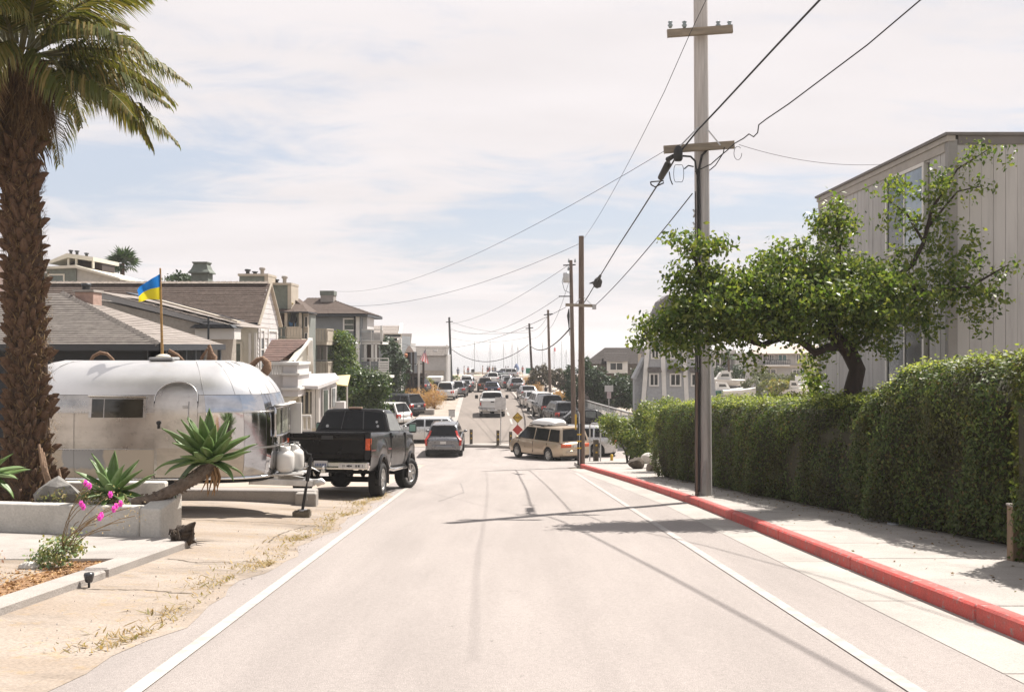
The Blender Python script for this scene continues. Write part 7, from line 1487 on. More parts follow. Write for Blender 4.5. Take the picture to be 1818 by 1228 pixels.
for k, (px, py, rx, ry, d, kind, n, lab) in enumerate(((1340, 685, 22, 18, 95, 'olive', 900, 'dark round shrub right of the boats'), (1348, 662, 16, 13, 105, 'olive', 700, 'grey green shrub below the far grey balconies'), (1312, 660, 12, 13, 106, 'dark', 600, 'dark shrub left of the plain grey far wall'), (1375, 672, 24, 10, 100, 'olive', 700, 'wide olive shrub in the boat yard'), (1378, 686, 26, 12, 88, 'yel', 1100, 'yellow green shrub showing over the hedge'), (1410, 672, 20, 8, 98, 'olive', 600, 'low shrub under the far right balcony'), (1272, 660, 10, 10, 106, 'dark', 400, 'dark shrub close right of the big pole'))):
    shrub('shrub', lab, 'bush', d, [(px, py, rx, ry, 0, 1.1, n)], kind, .26, 'shrubs in the boat yard')
shrub('tree', 'dark tree top showing over the brown roof left of the chimney', 'tree', 66, [(322, 495, 20, 6, 0, 1.5, 700)], 'dark', .24)
shrub('ground_plants', 'low green plants at the foot of the far left utility pole', 'bush', 150, [(795, 672, 10, 5, 0, 1, 250), (810, 671, 8, 4, 0, 1, 200)], 'mid', .3)
# small fan palm behind the roofs, and one in the boat yard
def small_palm(label, px, py, d, r, n, th, frm=1.0):
    base = Vector((X(px, d), d, zr(d))); t = thing('fan_palm', label, 'tree', base); zc = Z(py, d)-base.z
    b = MB(); b.tube([(0, 0, 0), (.1, 0, zc*.5), (0, 0, zc)], [th*1.3, th, th], 8); b.build('trunk', PTR, t)
    fb = MB()
    for k in range(13):
        a = PI*(k/12-.5)*1.25; ln = 1-.25*abs(a); fb.add([(0, 0, 0), (.95*ln*math.cos(a)*.6-.03*math.sin(a)-.02, .95*ln*math.sin(a)*.6+.08, .02), (ln*math.cos(a), ln*math.sin(a), -.12), (.95*ln*math.cos(a)*.6+.02, .95*ln*math.sin(a)*.6-.08, .02)], [(0, 1, 2, 3)])
    me = fb.mesh('frond', LF['dark'])
    for k in range(n):
        az = random.uniform(0, 2*PI); el = random.uniform(-.5, 1.35)
        q = (.42*r*math.cos(az)*math.cos(el), .42*r*math.sin(az)*math.cos(el), zc+.42*r*math.sin(el)); link('frond', me, t, q, (random.uniform(-.9, .9), -el, az), r*.68)
    return t
small_palm('small fan palm standing behind the roof line at upper left', 217, 468, 68, 1.25, 44, .16); small_palm('small palm with a slim tan trunk in front of the far grey building', 1293, 634, 100, .85, 22, .10)

# ------------------------------------------------------------------ buildings right of the street
R1 = house('turret_house', 'grey shingled three storey house with white flared corner boards and a small slate turret'); d = 60
SHW = mat('grey_shingle_wall', (.34, .35, .365), .85, 0, .1, 7, .35, 30, col2=(.42, .43, .44))
xl, xr_ = X(1144, d), X(1262, d)
b = MB(); b.prism([(X(1140, d), d, gnd(d)), (X(1280, d), d, gnd(d)), (xr_, d, Z(604, d)), (X(1156, d), d, Z(604, d))], (0, 2.2, 0)); b.build('wall', SHW, R1)
b = MB(); b.prism([(X(1129, d), d+.6, Z(672, d)), (X(1146, d), d+.6, Z(638, d)), (X(1152, d), d+.6, Z(638, d)), (X(1152, d), d+.6, gnd(d)), (X(1129, d), d+.6, gnd(d))], (0, 1, 0)); b.build('side_wing', SHW, R1)
b = MB(); b.prism([(X(1126, d), d+.4, Z(672, d)), (X(1145, d), d+.4, Z(634, d)), (X(1148, d), d+.4, Z(636, d)), (X(1130, d), d+.4, Z(675, d))], (0, 1.3, 0)); b.build('wing_roof', SHW, R1)
for p0_, p1_ in (((1140, 745), (1151, 600)), ((1181, 745), (1176, 600)), ((1221, 745), (1214, 600)), ((1256, 745), (1248, 600))):
    a, c = P(*p0_, d-.04), P(*p1_, d-.04); w = .13; MB().prism([(a.x-w, a.y, a.z), (a.x+w, a.y, a.z), (c.x+w, c.y, c.z), (c.x-w, c.y, c.z)], (0, .10, 0)).build('corner_board', WHITE, R1)
for px, pz, w, h in ((1161, 674, .42, .62), (1199, 674, .52, .62), (1235, 674, .42, .62), (1163, 628, .34, .45), (1197, 628, .36, .45), (1232, 628, .34, .45)): window(R1, (X(px, d), d-.02, Z(pz, d)), w, h, '-y', WHITE, GLASSD, .05, 1, 0)
for px, w in ((1161, .85), (1198, 1.0), (1235, .85)):
    z0 = Z(659, d); b = MB(); b.prism([(X(px, d)-w/2, d-.35, z0), (X(px, d)+w/2, d-.35, z0), (X(px, d)+w/2*.9, d-.02, z0+.26), (X(px, d)-w/2*.9, d-.02, z0+.26)], (0, .03, -.03)); b.build('window_hood', SH_G, R1)
b = MB(); b.box(X(1148, d), xr_, d-.12, d+.2, Z(605, d), Z(600, d)); b.build('cornice', WHITE, R1)
MB().box(X(1152, d), X(1182, d), d+.2, d+2, Z(601, d), Z(570, d)).build('turret_wall', WHITE, R1)
tq = [(X(a, d), Z(c, d)) for a, c in ((1160, 566), (1166, 548), (1172, 534), (1186, 523), (1202, 534), (1212, 548), (1218, 566))]
b = MB(); rows = [[(lerp(tq[3][0], x, 1), d+dy*1.6, z) for x, z in tq] for dy in (0, .5, 1.2, 1.8)]; b.prism([(x, d+.1, z) for x, z in tq], (0, 2.0, 0)); b.build('turret_roof', mat('slate', (.18, .17, .17), .8, 0, .2, 6, .4, 30), R1)
MB().box(X(1157, d), X(1221, d), d-.05, d+2.2, Z(570, d), Z(566, d)).build('turret_eave', WHITE, R1); MB().tube([P(1190, 523, d+1.5), P(1190, 510, d+1.5)], .05, 6).build('finial', mat('red_finial', (.3, .12, .1), .6, 0, .1, 4), R1)
MB().box(X(1190, d), X(1262, d), d+.25, d+2, Z(601, d), Z(585, d)).build('upper_storey', SHW, R1)
R2 = house('low_brown_roof_house', 'low house with a wide brown roof and white dormer window right of the wooden poles'); d = 92; SH_D = mat('shingle_dark', (.055, .048, .045), .95, 0, .2, 6, .5, 35, spec=.1)
courses(R2, (X(1036, d), d, Z(646, d)), (X(1152, d), d, Z(646, d)), (X(1150, d+4), d+4, Z(617, d+4)), (X(1074, d+4), d+4, Z(617, d+4)), 8, SH_D)
b = MB(); b.poly([(X(1036, d), d, Z(646, d)), (X(1074, d+4), d+4, Z(617, d+4)), (X(1050, d+8), d+8, Z(642, d+8))]); b.build('roof_end', SH_D, R2)
b = MB(); b.box(X(1038, d), X(1150, d), d+.3, d+7, gnd(d), Z(645, d)); b.build('wall', mat('brown_shingle_wall', (.135, .115, .10), .85, 0, .15, 4), R2)
MB().box(X(1077, d), X(1113, d), d-.6, d+.2, Z(662, d), Z(640, d)).build('dormer', WHITE, R2)
courses(R2, (X(1070, d), d-.9, Z(641, d)), (X(1114, d), d-.9, Z(641, d)), (X(1112, d+2), d+1.5, Z(626, d+1.5)), (X(1072, d+2), d+1.5, Z(626, d+1.5)), 4, SH_D)
window(R2, (X(1093, d), d-.62, Z(650, d)), 1.1, .6, '-y', WHITE, GLASSD, .06, 1)
MB().box(X(1132, d), X(1137, d), d-.5, d-.3, gnd(d), Z(628, d)).build('lamp_post', TAN, R2)
R3 = house('grey_apartment_block', 'pale grey two storey apartment block with dark balconies far behind the hedge', 'building'); d = 112
b = MB(); b.box(X(1238, d), X(1304, d), d+1, d+8, gnd(d), Z(628, d)); b.build('left_wing', LGR, R3); b = MB(); b.box(X(1304, d), X(1337, d), d-.5, d+8, gnd(d), Z(626, d)); b.build('middle_wing', mat('white_siding_far', (.50, .485, .47), .7, 0, .06, 2), R3)
b = MB(); b.box(X(1337, d), X(1500, d), d+.5, d+8, gnd(d), Z(628, d)); b.build('right_wing', LGR, R3)
b = MB(); b.prism([(X(1330, d), d-.2, Z(628, d)), (X(1500, d), d-.2, Z(626, d)), (X(1500, d+4), d+5, Z(612, d+4)), (X(1345, d+4), d+5, Z(613, d+4))], (0, .1, -.15)); b.build('roof', mat('tan_roof', (.40, .33, .28), .8, 0, .1, 3), R3)
b = MB(); b.box(X(1234, d), X(1306, d), d-.2, d+8, Z(628, d), Z(621, d)); b.build('flat_roof', mat('roof_white', (.55, .53, .50), .7, 0, .06, 2), R3)
laps(R3, (X(1304, d), d-.5), (X(1337, d), d-.5), Z(700, d), Z(627, d), .3, mat('white_siding_far', (.5, .485, .47)), out=.06)
for px, py, w, h, g_ in ((1285, 642, 1.8, 1.3, GLASSD), (1364, 634, .9, .75, GLASSD), (1372, 634, .4, .75, GLASSD), (1391, 634, .9, .8, mat('teal_glass', (.03, .13, .14), .1, 0, .3, 2)), (1420, 636, .5, .8, GLASSD), (1370, 660, 1.1, .5, GLASSD), (1416, 664, .75, .9, GLASSD), (1431, 661, .55, .6, mat('teal_glass', (.03, .13, .14)))): window(R3, (X(px, d), d+(.98 if px < 1304 else .48), Z(py, d)), w, h, '-y', WHITE, g_, .06, 1, 0)
for x0_, x1_, fz_, nm in ((1270, 1303, 657, ''), (1356, 1400, 647, '')):
    fz = Z(fz_, d); MB().box(X(x0_, d), X(x1_, d), d-.6, d+1, fz-.18, fz).build('balcony_floor', WHITE, R3); railing(R3, [(X(x0_, d), d-.6, fz), (X(x1_, d), d-.6, fz)], .55, GUT, GUT, .25, maxn=12)
MB().box(X(1337, d), X(1465, d), d+.3, d+.48, Z(653, d), Z(648, d)).build('band_board', TAN, R3)
for px in (1268, 1277): MB().box(X(px, d)-.06, X(px, d)+.06, d-.5, d-.38, Z(657, d), Z(628, d)).build('balcony_post', WHITE, R3)
# boats on trailers in the yard
def boat(label, px, py, d, L, hull, cabin=True, deg=0, trim=WHITE):
    t = thing('motor_boat', label, 'boat', (X(px, d), d, Z(py, d)), R(deg), 'boats stored in the yard behind the hedge'); b = MB(); rows = []
    for i in range(11):
        u = i/10; w = L*.16*(1-max(0, (u-.55)/.45)**2.2); sh = .55+.25*u**2; rows.append([(L*(u-.5), -w, sh), (L*(u-.5), -w*.85, .22), (L*(u-.5)*.96, 0, .0+.3*max(0, u-.75)), (L*(u-.5), w*.85, .22), (L*(u-.5), w, sh)])
    b.grid(rows, 0, True); b.poly(rows[0]); b.build('hull', hull, t); b = MB(); b.grid([[r[0], (r[0][0], 0, r[0][2]+.05), r[4]] for r in rows], 0, True, True); b.build('deck', trim, t)
    if cabin:
        b = MB(); b.prism([(-L*.18, -L*.10, .6), (L*.16, -L*.10, .65), (L*.06, -L*.10, 1.25), (-L*.16, -L*.10, 1.3)], (0, L*.2, 0)); b.build('cabin', trim, t, bev=.05); b = MB(); b.prism([(-L*.13, -L*.104, .9), (L*.07, -L*.104, .9), (L*.03, -L*.104, 1.15), (-L*.12, -L*.104, 1.15)], (0, L*.208, 0)); b.build('cabin_window', GLASSD, t)
    b = MB(); b.box(-L*.4, L*.4, -.5, -.4, -.25, -.12); b.box(-L*.4, L*.4, .4, .5, -.25, -.12); b.bar((L*.4, 0, -.18), (L*.72, 0, .1), .08)
    for s in (-.5, .5): b.lathe([(0, -.1), (.3, -.1), (.3, .1), (0, .1)], (-.3, s*1.4, -.3), 'y', 12)
    for x in (-L*.3, L*.3): b.box(x-.06, x+.06, -.06, .06, Z(py, d)*0-1.2, -.1)
    b.build('boat_trailer', DARKM, t); return t
boat('white motor boat with a raised white cabin just right of the big pole', 1283, 684, 98, 4.2, PW, True, 180); boat('small boat with a green hull and white cabin low right of the big pole', 1284, 704, 90, 3.6, paint('boat_green', (.02, .16, .12), .1), True, 0); boat('small white open boat with a pointed bow beside the green boat', 1312, 704, 89, 3.0, PW, False, 0)
boat('white boat with dark cabin window beside the climbing vine', 1422, 692, 92, 3.8, PW, True, 60)
boat('low white boat left of the boat by the climbing vine', 1410, 702, 88, 2.6, PW, True, 0)
# rocks at the corner
for k, (px, py, d, s, m, lab) in enumerate(((1132, 829, 36.5, (.38, .3, .26), ROCKD, 'dark brown angular rock on the corner'), (1160, 836, 34.5, (.30, .28, .22), ROCKM, 'tan rock right of the dark angular rock'), (1152, 818, 37.5, (.42, .3, .22), STUC, 'pale rock behind the tan and brown rocks'), (1083, 828, 42, (.2, .12, .05), ROCKM, 'flat pale stone near the wooden pole base'), (1170, 845, 33, (.10, .1, .08), ROCKM, 'small stone at the end of the hedge'))):
    tag(link('rock', rock('rock', 20+k, s, m), None, P(px, py, d)+Vector((0, 0, s[2]*.55)), (0, 0, k*.9)), lab, 'rock', 'rocks on the corner')
# chain link fence
fc = thing('chain_link_fence', 'chain link fence with a pale top rail in front of the dark evergreen trees', 'fence')
fa, fb_ = P(1030, 708, 82), P(1148, 741, 56); hts = 1.35
rl = [fa.lerp(fb_, i/10) for i in range(11)]
PST = mat('pale_rail', (.5, .485, .465), .5, .2, .08, 5)
MB().tube(rl, .06, 6).build('top_rail', PST, fc)
for i in range(0, 11): MB().tube([rl[i], rl[i]-Vector((0, 0, hts))], .04, 6).build('post', PST, fc)
b = MB(); dv = fb_-fa; n = 130
for i in range(n):
    for s in (1, -1):
        p = fa+dv*(i/n); q = fa+dv*min(1, max(0, (i+s*5.2)/n)); b.bar(p, q-Vector((0, 0, hts)), .012)
b.build('mesh', mat('wire_mesh', (.30, .31, .31), .5, .5, .1, 5), fc, kind='stuff')
# ------------------------------------------------------------------ utility poles
WIRE = mat('cable_black', (.02, .02, .021), .6, 0, .1, 5); INS = mat('insulator', (.25, .30, .31), .3, 0, .1, 8)
def pole(label, base, top, r0, r1, m, name='utility_pole'):
    b0 = Vector(base); t = thing(name, label, 'utility pole', b0); tp = Vector(top)-b0
    MB().tube([Vector((0, 0, -.3)), tp*.33, tp*.66, tp], [r0, lerp(r0, r1, .33), lerp(r0, r1, .66), r1], 20).build('shaft', m, t); return t
y1 = 21.9; b1 = Vector((X(1250, y1), y1, zr(y1)+.135)); P1 = pole('big grey wooden pole standing on the pavement by the hedge', b1, (X(1243, y1), y1, b1.z+12.2), .178, .150, WOODG)
def loc(t, p): return Vector(p)-t.location
def arm(t, a, b_, s=.12, sz=.16, nm='crossarm', m=None): return MB().bar(loc(t, a), loc(t, b_), s, sz).build(nm, m or mat('crossarm_wood', (.27, .225, .17), .85, 0, .2, 4, .4, 20, stretch=(.5, 4, 4)), t, bev=.008)
ca = arm(P1, P(1179, 266, y1-.27), P(1303, 257, y1-.27)); arm(P1, P(1185, 60, y1-.27), P(1300, 52, y1-.27))
MB().bar(loc(P1, P(1205, 262, y1-.34)), loc(P1, P(1240, 226, y1-.25)), .03).bar(loc(P1, P(1279, 258, y1-.34)), loc(P1, P(1256, 230, y1-.25)), .03).build('brace', STEEL, P1)
for px in (1190, 1215, 1275, 1295): MB().lathe([(.0, 0), (.03, .0), (.06, .06), (.03, .09), (.055, .13), (0, .16)], loc(P1, P(px, 50, y1-.27)), n=10).build('insulator', INS, P1)
# cables and conduit down the left face
b = MB()
for k, (px, w, yt, d) in enumerate(((1238, .020, 300, .172), (1241.5, .024, 300, .188), (1234.5, .012, 340, .15))): b.tube([loc(P1, P(px, yt, y1-d))]+[loc(P1, P(px+.4+random.uniform(-.9, .9), lerp(yt, 872, i/9), y1-d)) for i in range(1, 10)], w, 7)
b.build('cables', WIRE, P1)
b = MB(); b.box(*sorted((loc(P1, P(1232.5, 0, y1)).x, loc(P1, P(1236.5, 0, y1)).x)), -.19, -.08, 0, loc(P1, P(0, 660, y1)).z); b.build('moulding', mat('brown_moulding', (.21, .15, .12), .9, 0, .25, 5, .4, 30, stretch=(5, 5, .4)), P1)
for k in range(4): MB().box(*sorted((loc(P1, P(1244+k*1.6, 0, y1)).x, loc(P1, P(1245+k*1.6, 0, y1)).x)), -.215-.003*k, -.18, 0, .55+.08*k).build('conduit_guard', STEEL, P1)
b = MB()
for py in (372, 395, 420, 440): b.tube([loc(P1, P(1230.5, py, y1-.1)), loc(P1, P(1234, py+6, y1-.14)), loc(P1, P(1231, py+14, y1-.1))], .02, 5)
b.build('clips', STEEL, P1)
# splice can on the arm, looping cables
b = MB(); c0 = loc(P1, P(1204, 272, y1-.5)); b.lathe([(0, -.17), (.07, -.17), (.10, -.12), (.095, .06), (.05, .15), (0, .17)], c0, n=14); b.build('splice_can', BLACK, P1)
b = MB()
b.tube([loc(P1, P(1213, 277, y1-.4)), loc(P1, P(1226, 278, y1-.3)), loc(P1, P(1234, 286, y1-.25)), loc(P1, P(1237, 310, y1-.19))], .022, 7)
b.tube([loc(P1, P(1278, 262, y1-.3)), loc(P1, P(1258, 264, y1-.26)), loc(P1, P(1246, 276, y1-.22)), loc(P1, P(1241, 300, y1-.19))], .026, 7)
b.tube([loc(P1, P(1215, 300, y1-.4)), loc(P1, P(1222, 294, y1-.35)), loc(P1, P(1231, 296, y1-.24))], .014, 6)
b.tube([loc(P1, P(1188, 305, y1-.5)), loc(P1, P(1190, 318, y1-.5)), loc(P1, P(1194, 328, y1-.5))], .013, 5)
b.tube([loc(P1, P(1205+9*math.cos(a), 308+18*math.sin(a)+3*math.sin(3*a), y1-.45)) for a in [i*PI/8 for i in range(17)]], .006, 4)
b.tube([loc(P1, P(1310+7*math.cos(a), 272+12*math.sin(a), y1-.4)) for a in [i*PI/8 for i in range(15)]], .006, 4)
b.build('loop_cable', WIRE, P1)
# second pole at the corner with yellow bands
y2 = 41.2; b2 = Vector((X(1032.5, y2), y2, zr(y2)+.13)); P2 = pole('brown wooden pole with yellow bands at the end of the red kerb', b2, (X(1032, y2), y2, Z(419, y2)), .145, .105, WOODP)
arm(P2, P(1004, 541, y2-.2), P(1058, 543, y2-.2), .10, .12); MB().bar(loc(P2, P(1020, 541, y2-.25)), loc(P2, P(1030, 530, y2-.12)), .025).bar(loc(P2, P(1050, 540, y2-.25)), loc(P2, P(1036, 527, y2-.12)), .025).build('brace', STEEL, P2)
b = MB(); b.box(*sorted((loc(P2, P(1024.5, 0, y2)).x, loc(P2, P(1031, 0, y2)).x)), -.22, -.10, 0, 1.7); b.build('guard', TRIM, P2)
for py in (770, 782, 794): MB().box(*sorted((loc(P2, P(1024, 0, y2)).x, loc(P2, P(1031.5, 0, y2)).x)), -.235, -.10, loc(P2, P(0, py+1.2, y2)).z, loc(P2, P(0, py-1.2, y2)).z).build('yellow_band', YEL, P2)
MB().box(*sorted((loc(P2, P(1020.5, 0, y2)).x, loc(P2, P(1023.5, 0, y2)).x)), -.14, -.02, loc(P2, P(0, 762, y2)).z, loc(P2, P(0, 735, y2)).z).build('yellow_marker', YEL, P2)
MB().tube([loc(P2, P(1029, 824, y2-.2)), loc(P2, P(1028.5, 735, y2-.2)), loc(P2, P(1026, 730, y2-.15))], .028, 6).build('conduit', STEEL, P2)
MB().cbox(loc(P2, P(1055, 545, y2-.2)), (.16, .12, .2)).build('bracket', STEEL, P2)
b = MB(); b.tube([loc(P2, P(1010, 548, y2-.2)), loc(P2, P(1009, 560, y2-.2)), loc(P2, P(1010, 575, y2-.2)), loc(P2, P(1011, 596, y2-.2))], [.02, .06, .03, .008], 7); b.build('drop_cable', WIRE, P2)
# third pole with transformer, leaning a little
y3 = 66; b3 = Vector((X(1019, y3), y3, zr(y3)+.05)); P3 = pole('slightly leaning pole with a small transformer behind the banded pole', b3, (X(1013.5, y3), y3, Z(462, y3)), .17, .11, WOODP)
MB().lathe([(0, -.32), (.2, -.32), (.22, -.25), (.22, .25), (.2, .32), (0, .34)], loc(P3, P(1005.5, 493, y3-.2)), n=14).build('transformer', STEEL, P3); MB().bar(loc(P3, P(992, 526, y3-.1)), loc(P3, P(1014, 526, y3-.1)), .07).bar(loc(P3, P(1000, 471, y3)), loc(P3, P(1022, 470, y3)), .08).build('crossarm', DARKM, P3)
b = MB(); b.tube([loc(P3, P(1001, 488, y3-.2)), loc(P3, P(998, 500, y3-.2)), loc(P3, P(1002, 515, y3-.2)), loc(P3, P(1012, 520, y3-.1))], .018, 5); b.build('lead', WIRE, P3)
for px, py in ((1010, 466), (1021, 466), (1009, 480)): MB().lathe([(0, 0), (.05, 0), (.07, .1), (.03, .22), (0, .3)], loc(P3, P(px, py, y3)), n=8).build('insulator', INS, P3)
far = []
for lab, px0, px1, pyt, d, r, m in (('thin grey pole beside the dark round bush', 977, 973, 550, 108, .17, WOODP), ('leaning thin pole left of the dark round bush', 946, 939.5, 574, 124, .17, DKB), ('dark pole with a short crossarm at the left of the street near the beach', 802, 797.5, 563, 138, .20, mat('dark_pole', (.05, .055, .055), .8, 0, .15, 4))):
    bb_ = Vector((X(px0, d), d, zr(d)-.1)); t = pole(lab, bb_, (X(px1, d), d, Z(pyt, d)), r, r*.7, m); far.append(t)
    tx = loc(t, P(px1, pyt+9, d)); MB().bar(tx+Vector((-.45, -.15, 0)), tx+Vector((.5, -.15, .1)), .12).build('crossarm', DARKM, t)
# ------------------------------------------------------------------ overhead wires
def wire(label, pts, r, cat='cable', name='overhead_cable', group='overhead cables'):
    return tag(MB().tube(pts, r, 5, cap=False).build(name, WIRE), label, cat, group)
Q1 = P(1204, 272, y1-.5); Q2 = P(1058, 502, 38.0); Q2b = P(1037, 537, y2-.2)
wire('thick black cable running from the big pole down to the splice can', [P(2100, -680, 9.0), P(1560, -110, 14.5), P(1380, 80, 18), P(1278, 190, 20.6), P(1240, 230, y1-.5), P(1214, 262, y1-.5), Q1, P(1190, 296, y1+.4), P(1178, 315, y1+1.4), P(1165, 332, y1+2.3), P(1130, 387, 28.5), P(1095, 441, 33), Q2, P(1047, 521, 40), Q2b], .020)
b = MB(); q0, q1 = P(1187, 288, y1+.2), P(1172, 318, y1+1.3); b.tube([q0, q0.lerp(q1, .1), q0.lerp(q1, .9), q1], [.02, .075, .075, .02], 10); b.tube([P(1196, 277, y1-.2), P(1186, 283, y1), q0], [.05, .06, .03], 8); tag(b.build('cable_clamp', BLACK), 'long black cable clamp hanging just left of the big pole crossarm', 'clamp')
b = MB(); c = P(1165, 326, y1+2); tri = [P(1155, 323, y1+2), P(1178, 321, y1+2), P(1178, 325, y1+2), P(1163, 332, y1+2), P(1156, 328, y1+2), P(1155, 323, y1+2)]; b.tube(tri, .018, 6); tag(b.build('cable_loop', BLACK), 'small black triangular snowshoe loop on the thick cable', 'cable loop')
b = MB(); b.tube([P(1062, 494, 37.7), P(1062, 499, 37.8), P(1060, 506, 38), P(1058, 511, 38)], [.08, .16, .17, .06], 12); b.tube([P(1066, 489, 37.5), P(1060, 500, 37.9), P(1047, 503, 39)], [.05, .08, .02], 8); tag(b.build('splice_case', BLACK), 'round black splice case hanging on the thick cable near the banded pole', 'splice case')
wire('cable from the big pole shaft down to the right end of the lower crossarm', sagging(P(1229, 344, y1), P(1058, 541, y2-.2), .12), .014)
wire('upper wire sloping from the top of the photo to the banded pole top', [P(1560, -640, 11), P(1330, -160, 14), P(1225, 60, 16.8)]+sagging(P(1180, 162, 18), P(1036, 424, y2), .18), .006); wire('wire from the big pole crossarm across the sky to the far chimney', sagging(P(1180, 268, y1-.3), P(598, 517, 63), .9, 24), .006)
wire('wire from the banded pole top across to the blue grey house', sagging(P(1030, 432, y2), P(617, 543, 62), .7, 20), .009); wire('second wire from the transformer pole toward the beach pole at left', sagging(P(1010, 470, y3), P(797, 575, 138), .8, 20), .014)
wire('low wire from the transformer pole to the beach pole at left', sagging(P(993, 527, y3), P(797, 581, 138), 1.6, 20), .014); wire('drop wire from the banded pole to the white cottage', sagging(P(1005, 545, y2-.2), P(690, 600, 75), 1.2, 20), .01)
wire('thin yellowish wire strung from the cottage toward the far trees', sagging(P(550, 640, 50), P(728, 612, 88), .35, 16), .014)
wire('thick bundled cable sagging between the far poles', sagging(P(1012, 583, y3), P(940, 612, 124), 1.0, 14), .05); wire('sagging bundled cable from the leaning far pole to the beach pole', sagging(P(938, 612, 124), P(802, 620, 138), 1.9, 20), .045)
for k, (a, c) in enumerate((((1010, 500, y3), (973, 585, 108)), ((973, 560, 108), (939, 586, 124)), ((973, 575, 108), (939, 600, 124)), ((939, 590, 124), (798, 570, 138)), ((939, 598, 124), (800, 600, 138)), ((939, 585, 124), (798, 585, 138)))):
    wire(['short wire between the transformer pole and the grey pole', 'upper wire between the two thin poles by the dark bush', 'lower wire between the two thin poles by the dark bush', 'highest far wire over the street to the beach pole', 'lowest far wire over the street to the beach pole', 'middle far wire over the street to the beach pole'][k], sagging(P(*a), P(*c), .6, 14), .015)
wire('curling cable leaving the big pole crossarm to the upper right', [P(1234, 305, y1-.2), P(1262, 292, y1-.4), P(1280, 276, y1-.6), P(1290, 268, y1-.8), P(1304, 255, y1-1.2), P(1320, 246, y1-1.8), P(1330, 238, y1-2.1), P(1338, 243, y1-2.3), P(1345, 236, y1-2.4), P(1347, 222, y1-2.5), P(1360, 212, y1-2.7), P(1400, 185, y1-3.2), P(1540, 80, y1-5), P(1800, -140, 14), P(2700, -900, 8)], .013)
wire('thin cable from the curling cable back to the big pole shaft', [P(1259, 303, y1), P(1270, 294, y1-.3), P(1275, 286, y1-.4), P(1284, 272, y1-.5), P(1286, 262, y1-.6)], .012)
wire('very thin wire from the crossarm to the grey board building', sagging(P(1312, 257, y1-.4), P(1562, 292, 23.3), .15, 14), .006)
# ------------------------------------------------------------------ bollards, signs
BOL = mat('bollard_wood', (.10, .082, .062), .9, 0, .25, 4, .5, 20, stretch=(4, 4, .6))
def bollard(label, px, py, d, h=.87, w=.17, refl=True):
    z = zr(d)+.16; t = thing('bollard', label, 'bollard', (X(px, d), d, z), R(8), 'wooden bollards along the barrier kerb'); MB().box(-w/2, w/2, -w/2, w/2, -.1, h).build('post', BOL, t, bev=.015)
    for zz in ((h*.74, h*.40) if refl else ()): MB().cbox((.0, -w/2-.006, zz), (.085, .012, .075)).build('reflector', YEL, t)
bollard('wooden bollard with two yellow reflectors beside the grey SUV', 836.5, 787, 58.9); bollard('wooden bollard beside the back of the grey traffic sign', 884, 788, 58.3); bollard('wooden bollard left of the champagne minivan under the red diamond sign', 906.5, 794, 57.3); bollard('thick wooden post on the corner island in front of the silver crossover', 1058, 813, 45.2, .95, .22)
def sign_post(label, px, d, ztop, r=.028, name='road_sign', gz_=None):
    t = thing(name, label, 'sign', (X(px, d), d, gz_ if gz_ is not None else zr(d))); MB().tube([(0, 0, -.05), (0, 0, ztop-t.location.z)], r, 8).build('post', STEEL, t); return t
s1 = sign_post('back of a pale rectangular sign on a thin post before the white pickup', 889, 58.6, Z(704, 58.6)); MB().box(-.33, .30, -.035, -.03, Z(727, 58.6)-s1.location.z, Z(705, 58.6)-s1.location.z).build('sign_back', mat('sign_back', (.50, .485, .47), .5, .3, .15, 6), s1)
# yellow END diamond over a red diamond
d = 57.6; s2 = sign_post('yellow diamond END sign above a plain red diamond marker', 919, d, Z(735, d)); z0 = s2.location.z
def diamond(pz, r, m, nm, y): c = Z(pz, d)-z0; return MB().prism([(-r, y, c), (0, y, c-r), (r, y, c), (0, y, c+r)], (0, .015, 0)).build(nm, m, s2, bev=.004)
yd = diamond(741, .31, YEL, 'yellow_diamond', -.06); c = Z(741, d)-z0
b = MB()
for i in range(4):
    a0 = i*PI/2; p = [Vector((.275*math.cos(a0), -.064, c+.275*math.sin(a0))), Vector((.275*math.cos(a0+PI/2), -.064, c+.275*math.sin(a0+PI/2)))]; b.bar(p[0], p[1], .018, .004, up=(0, 1, 0))
b.build('border', TRIM, yd)
cu = bpy.data.curves.new('lettering', 'FONT'); cu.body = 'END'; cu.size = .20; cu.align_x = 'CENTER'; cu.align_y = 'CENTER'; cu.extrude = .002; cu.materials.append(TRIM)
tmp = bpy.data.objects.new('tmp_text', cu); COL.objects.link(tmp); me = bpy.data.meshes.new_from_object(tmp.evaluated_get(bpy.context.evaluated_depsgraph_get())); bpy.data.objects.remove(tmp); link('lettering', me, yd, (0, -.066, c), (R(90), 0, 0))
diamond(762.5, .30, mat('red_sign', (.50, .05, .035), .5, 0, .06, 5), 'red_diamond', -.06)
s3 = sign_post('white rectangular sign stack on a thin post by the dark evergreens', 1081, 63, Z(684, 63)); z0 = s3.location.z
MB().box(-.27, .27, -.05, -.035, Z(695, 63)-z0, Z(684, 63)-z0).build('upper_panel', PLATE, s3); MB().box(-.13, .14, -.05, -.035, Z(707, 63)-z0, Z(695.6, 63)-z0).build('lower_panel', mat('sign_pink', (.52, .42, .42), .5, 0, .08, 6), s3)
s4 = sign_post('small grey sign panel standing behind the grey SUV roof', 802, 64.5, Z(727, 64.5)); z0 = s4.location.z; MB().box(-.20, .21, -.05, -.035, Z(740, 64.5)-z0, Z(727.5, 64.5)-z0).build('panel', mat('sign_back', (.5, .485, .47)), s4); MB().box(-.22, .23, -.055, -.03, Z(728, 64.5)-z0, Z(727, 64.5)-z0).build('top_edge', TRIM, s4)
pa = thing('pipe_rail', 'bent grey pipe rail beside the thick wooden post on the corner', 'rail', (X(1066, 45), 45, zr(45)+.13)); zt = Z(752, 45)-pa.location.z
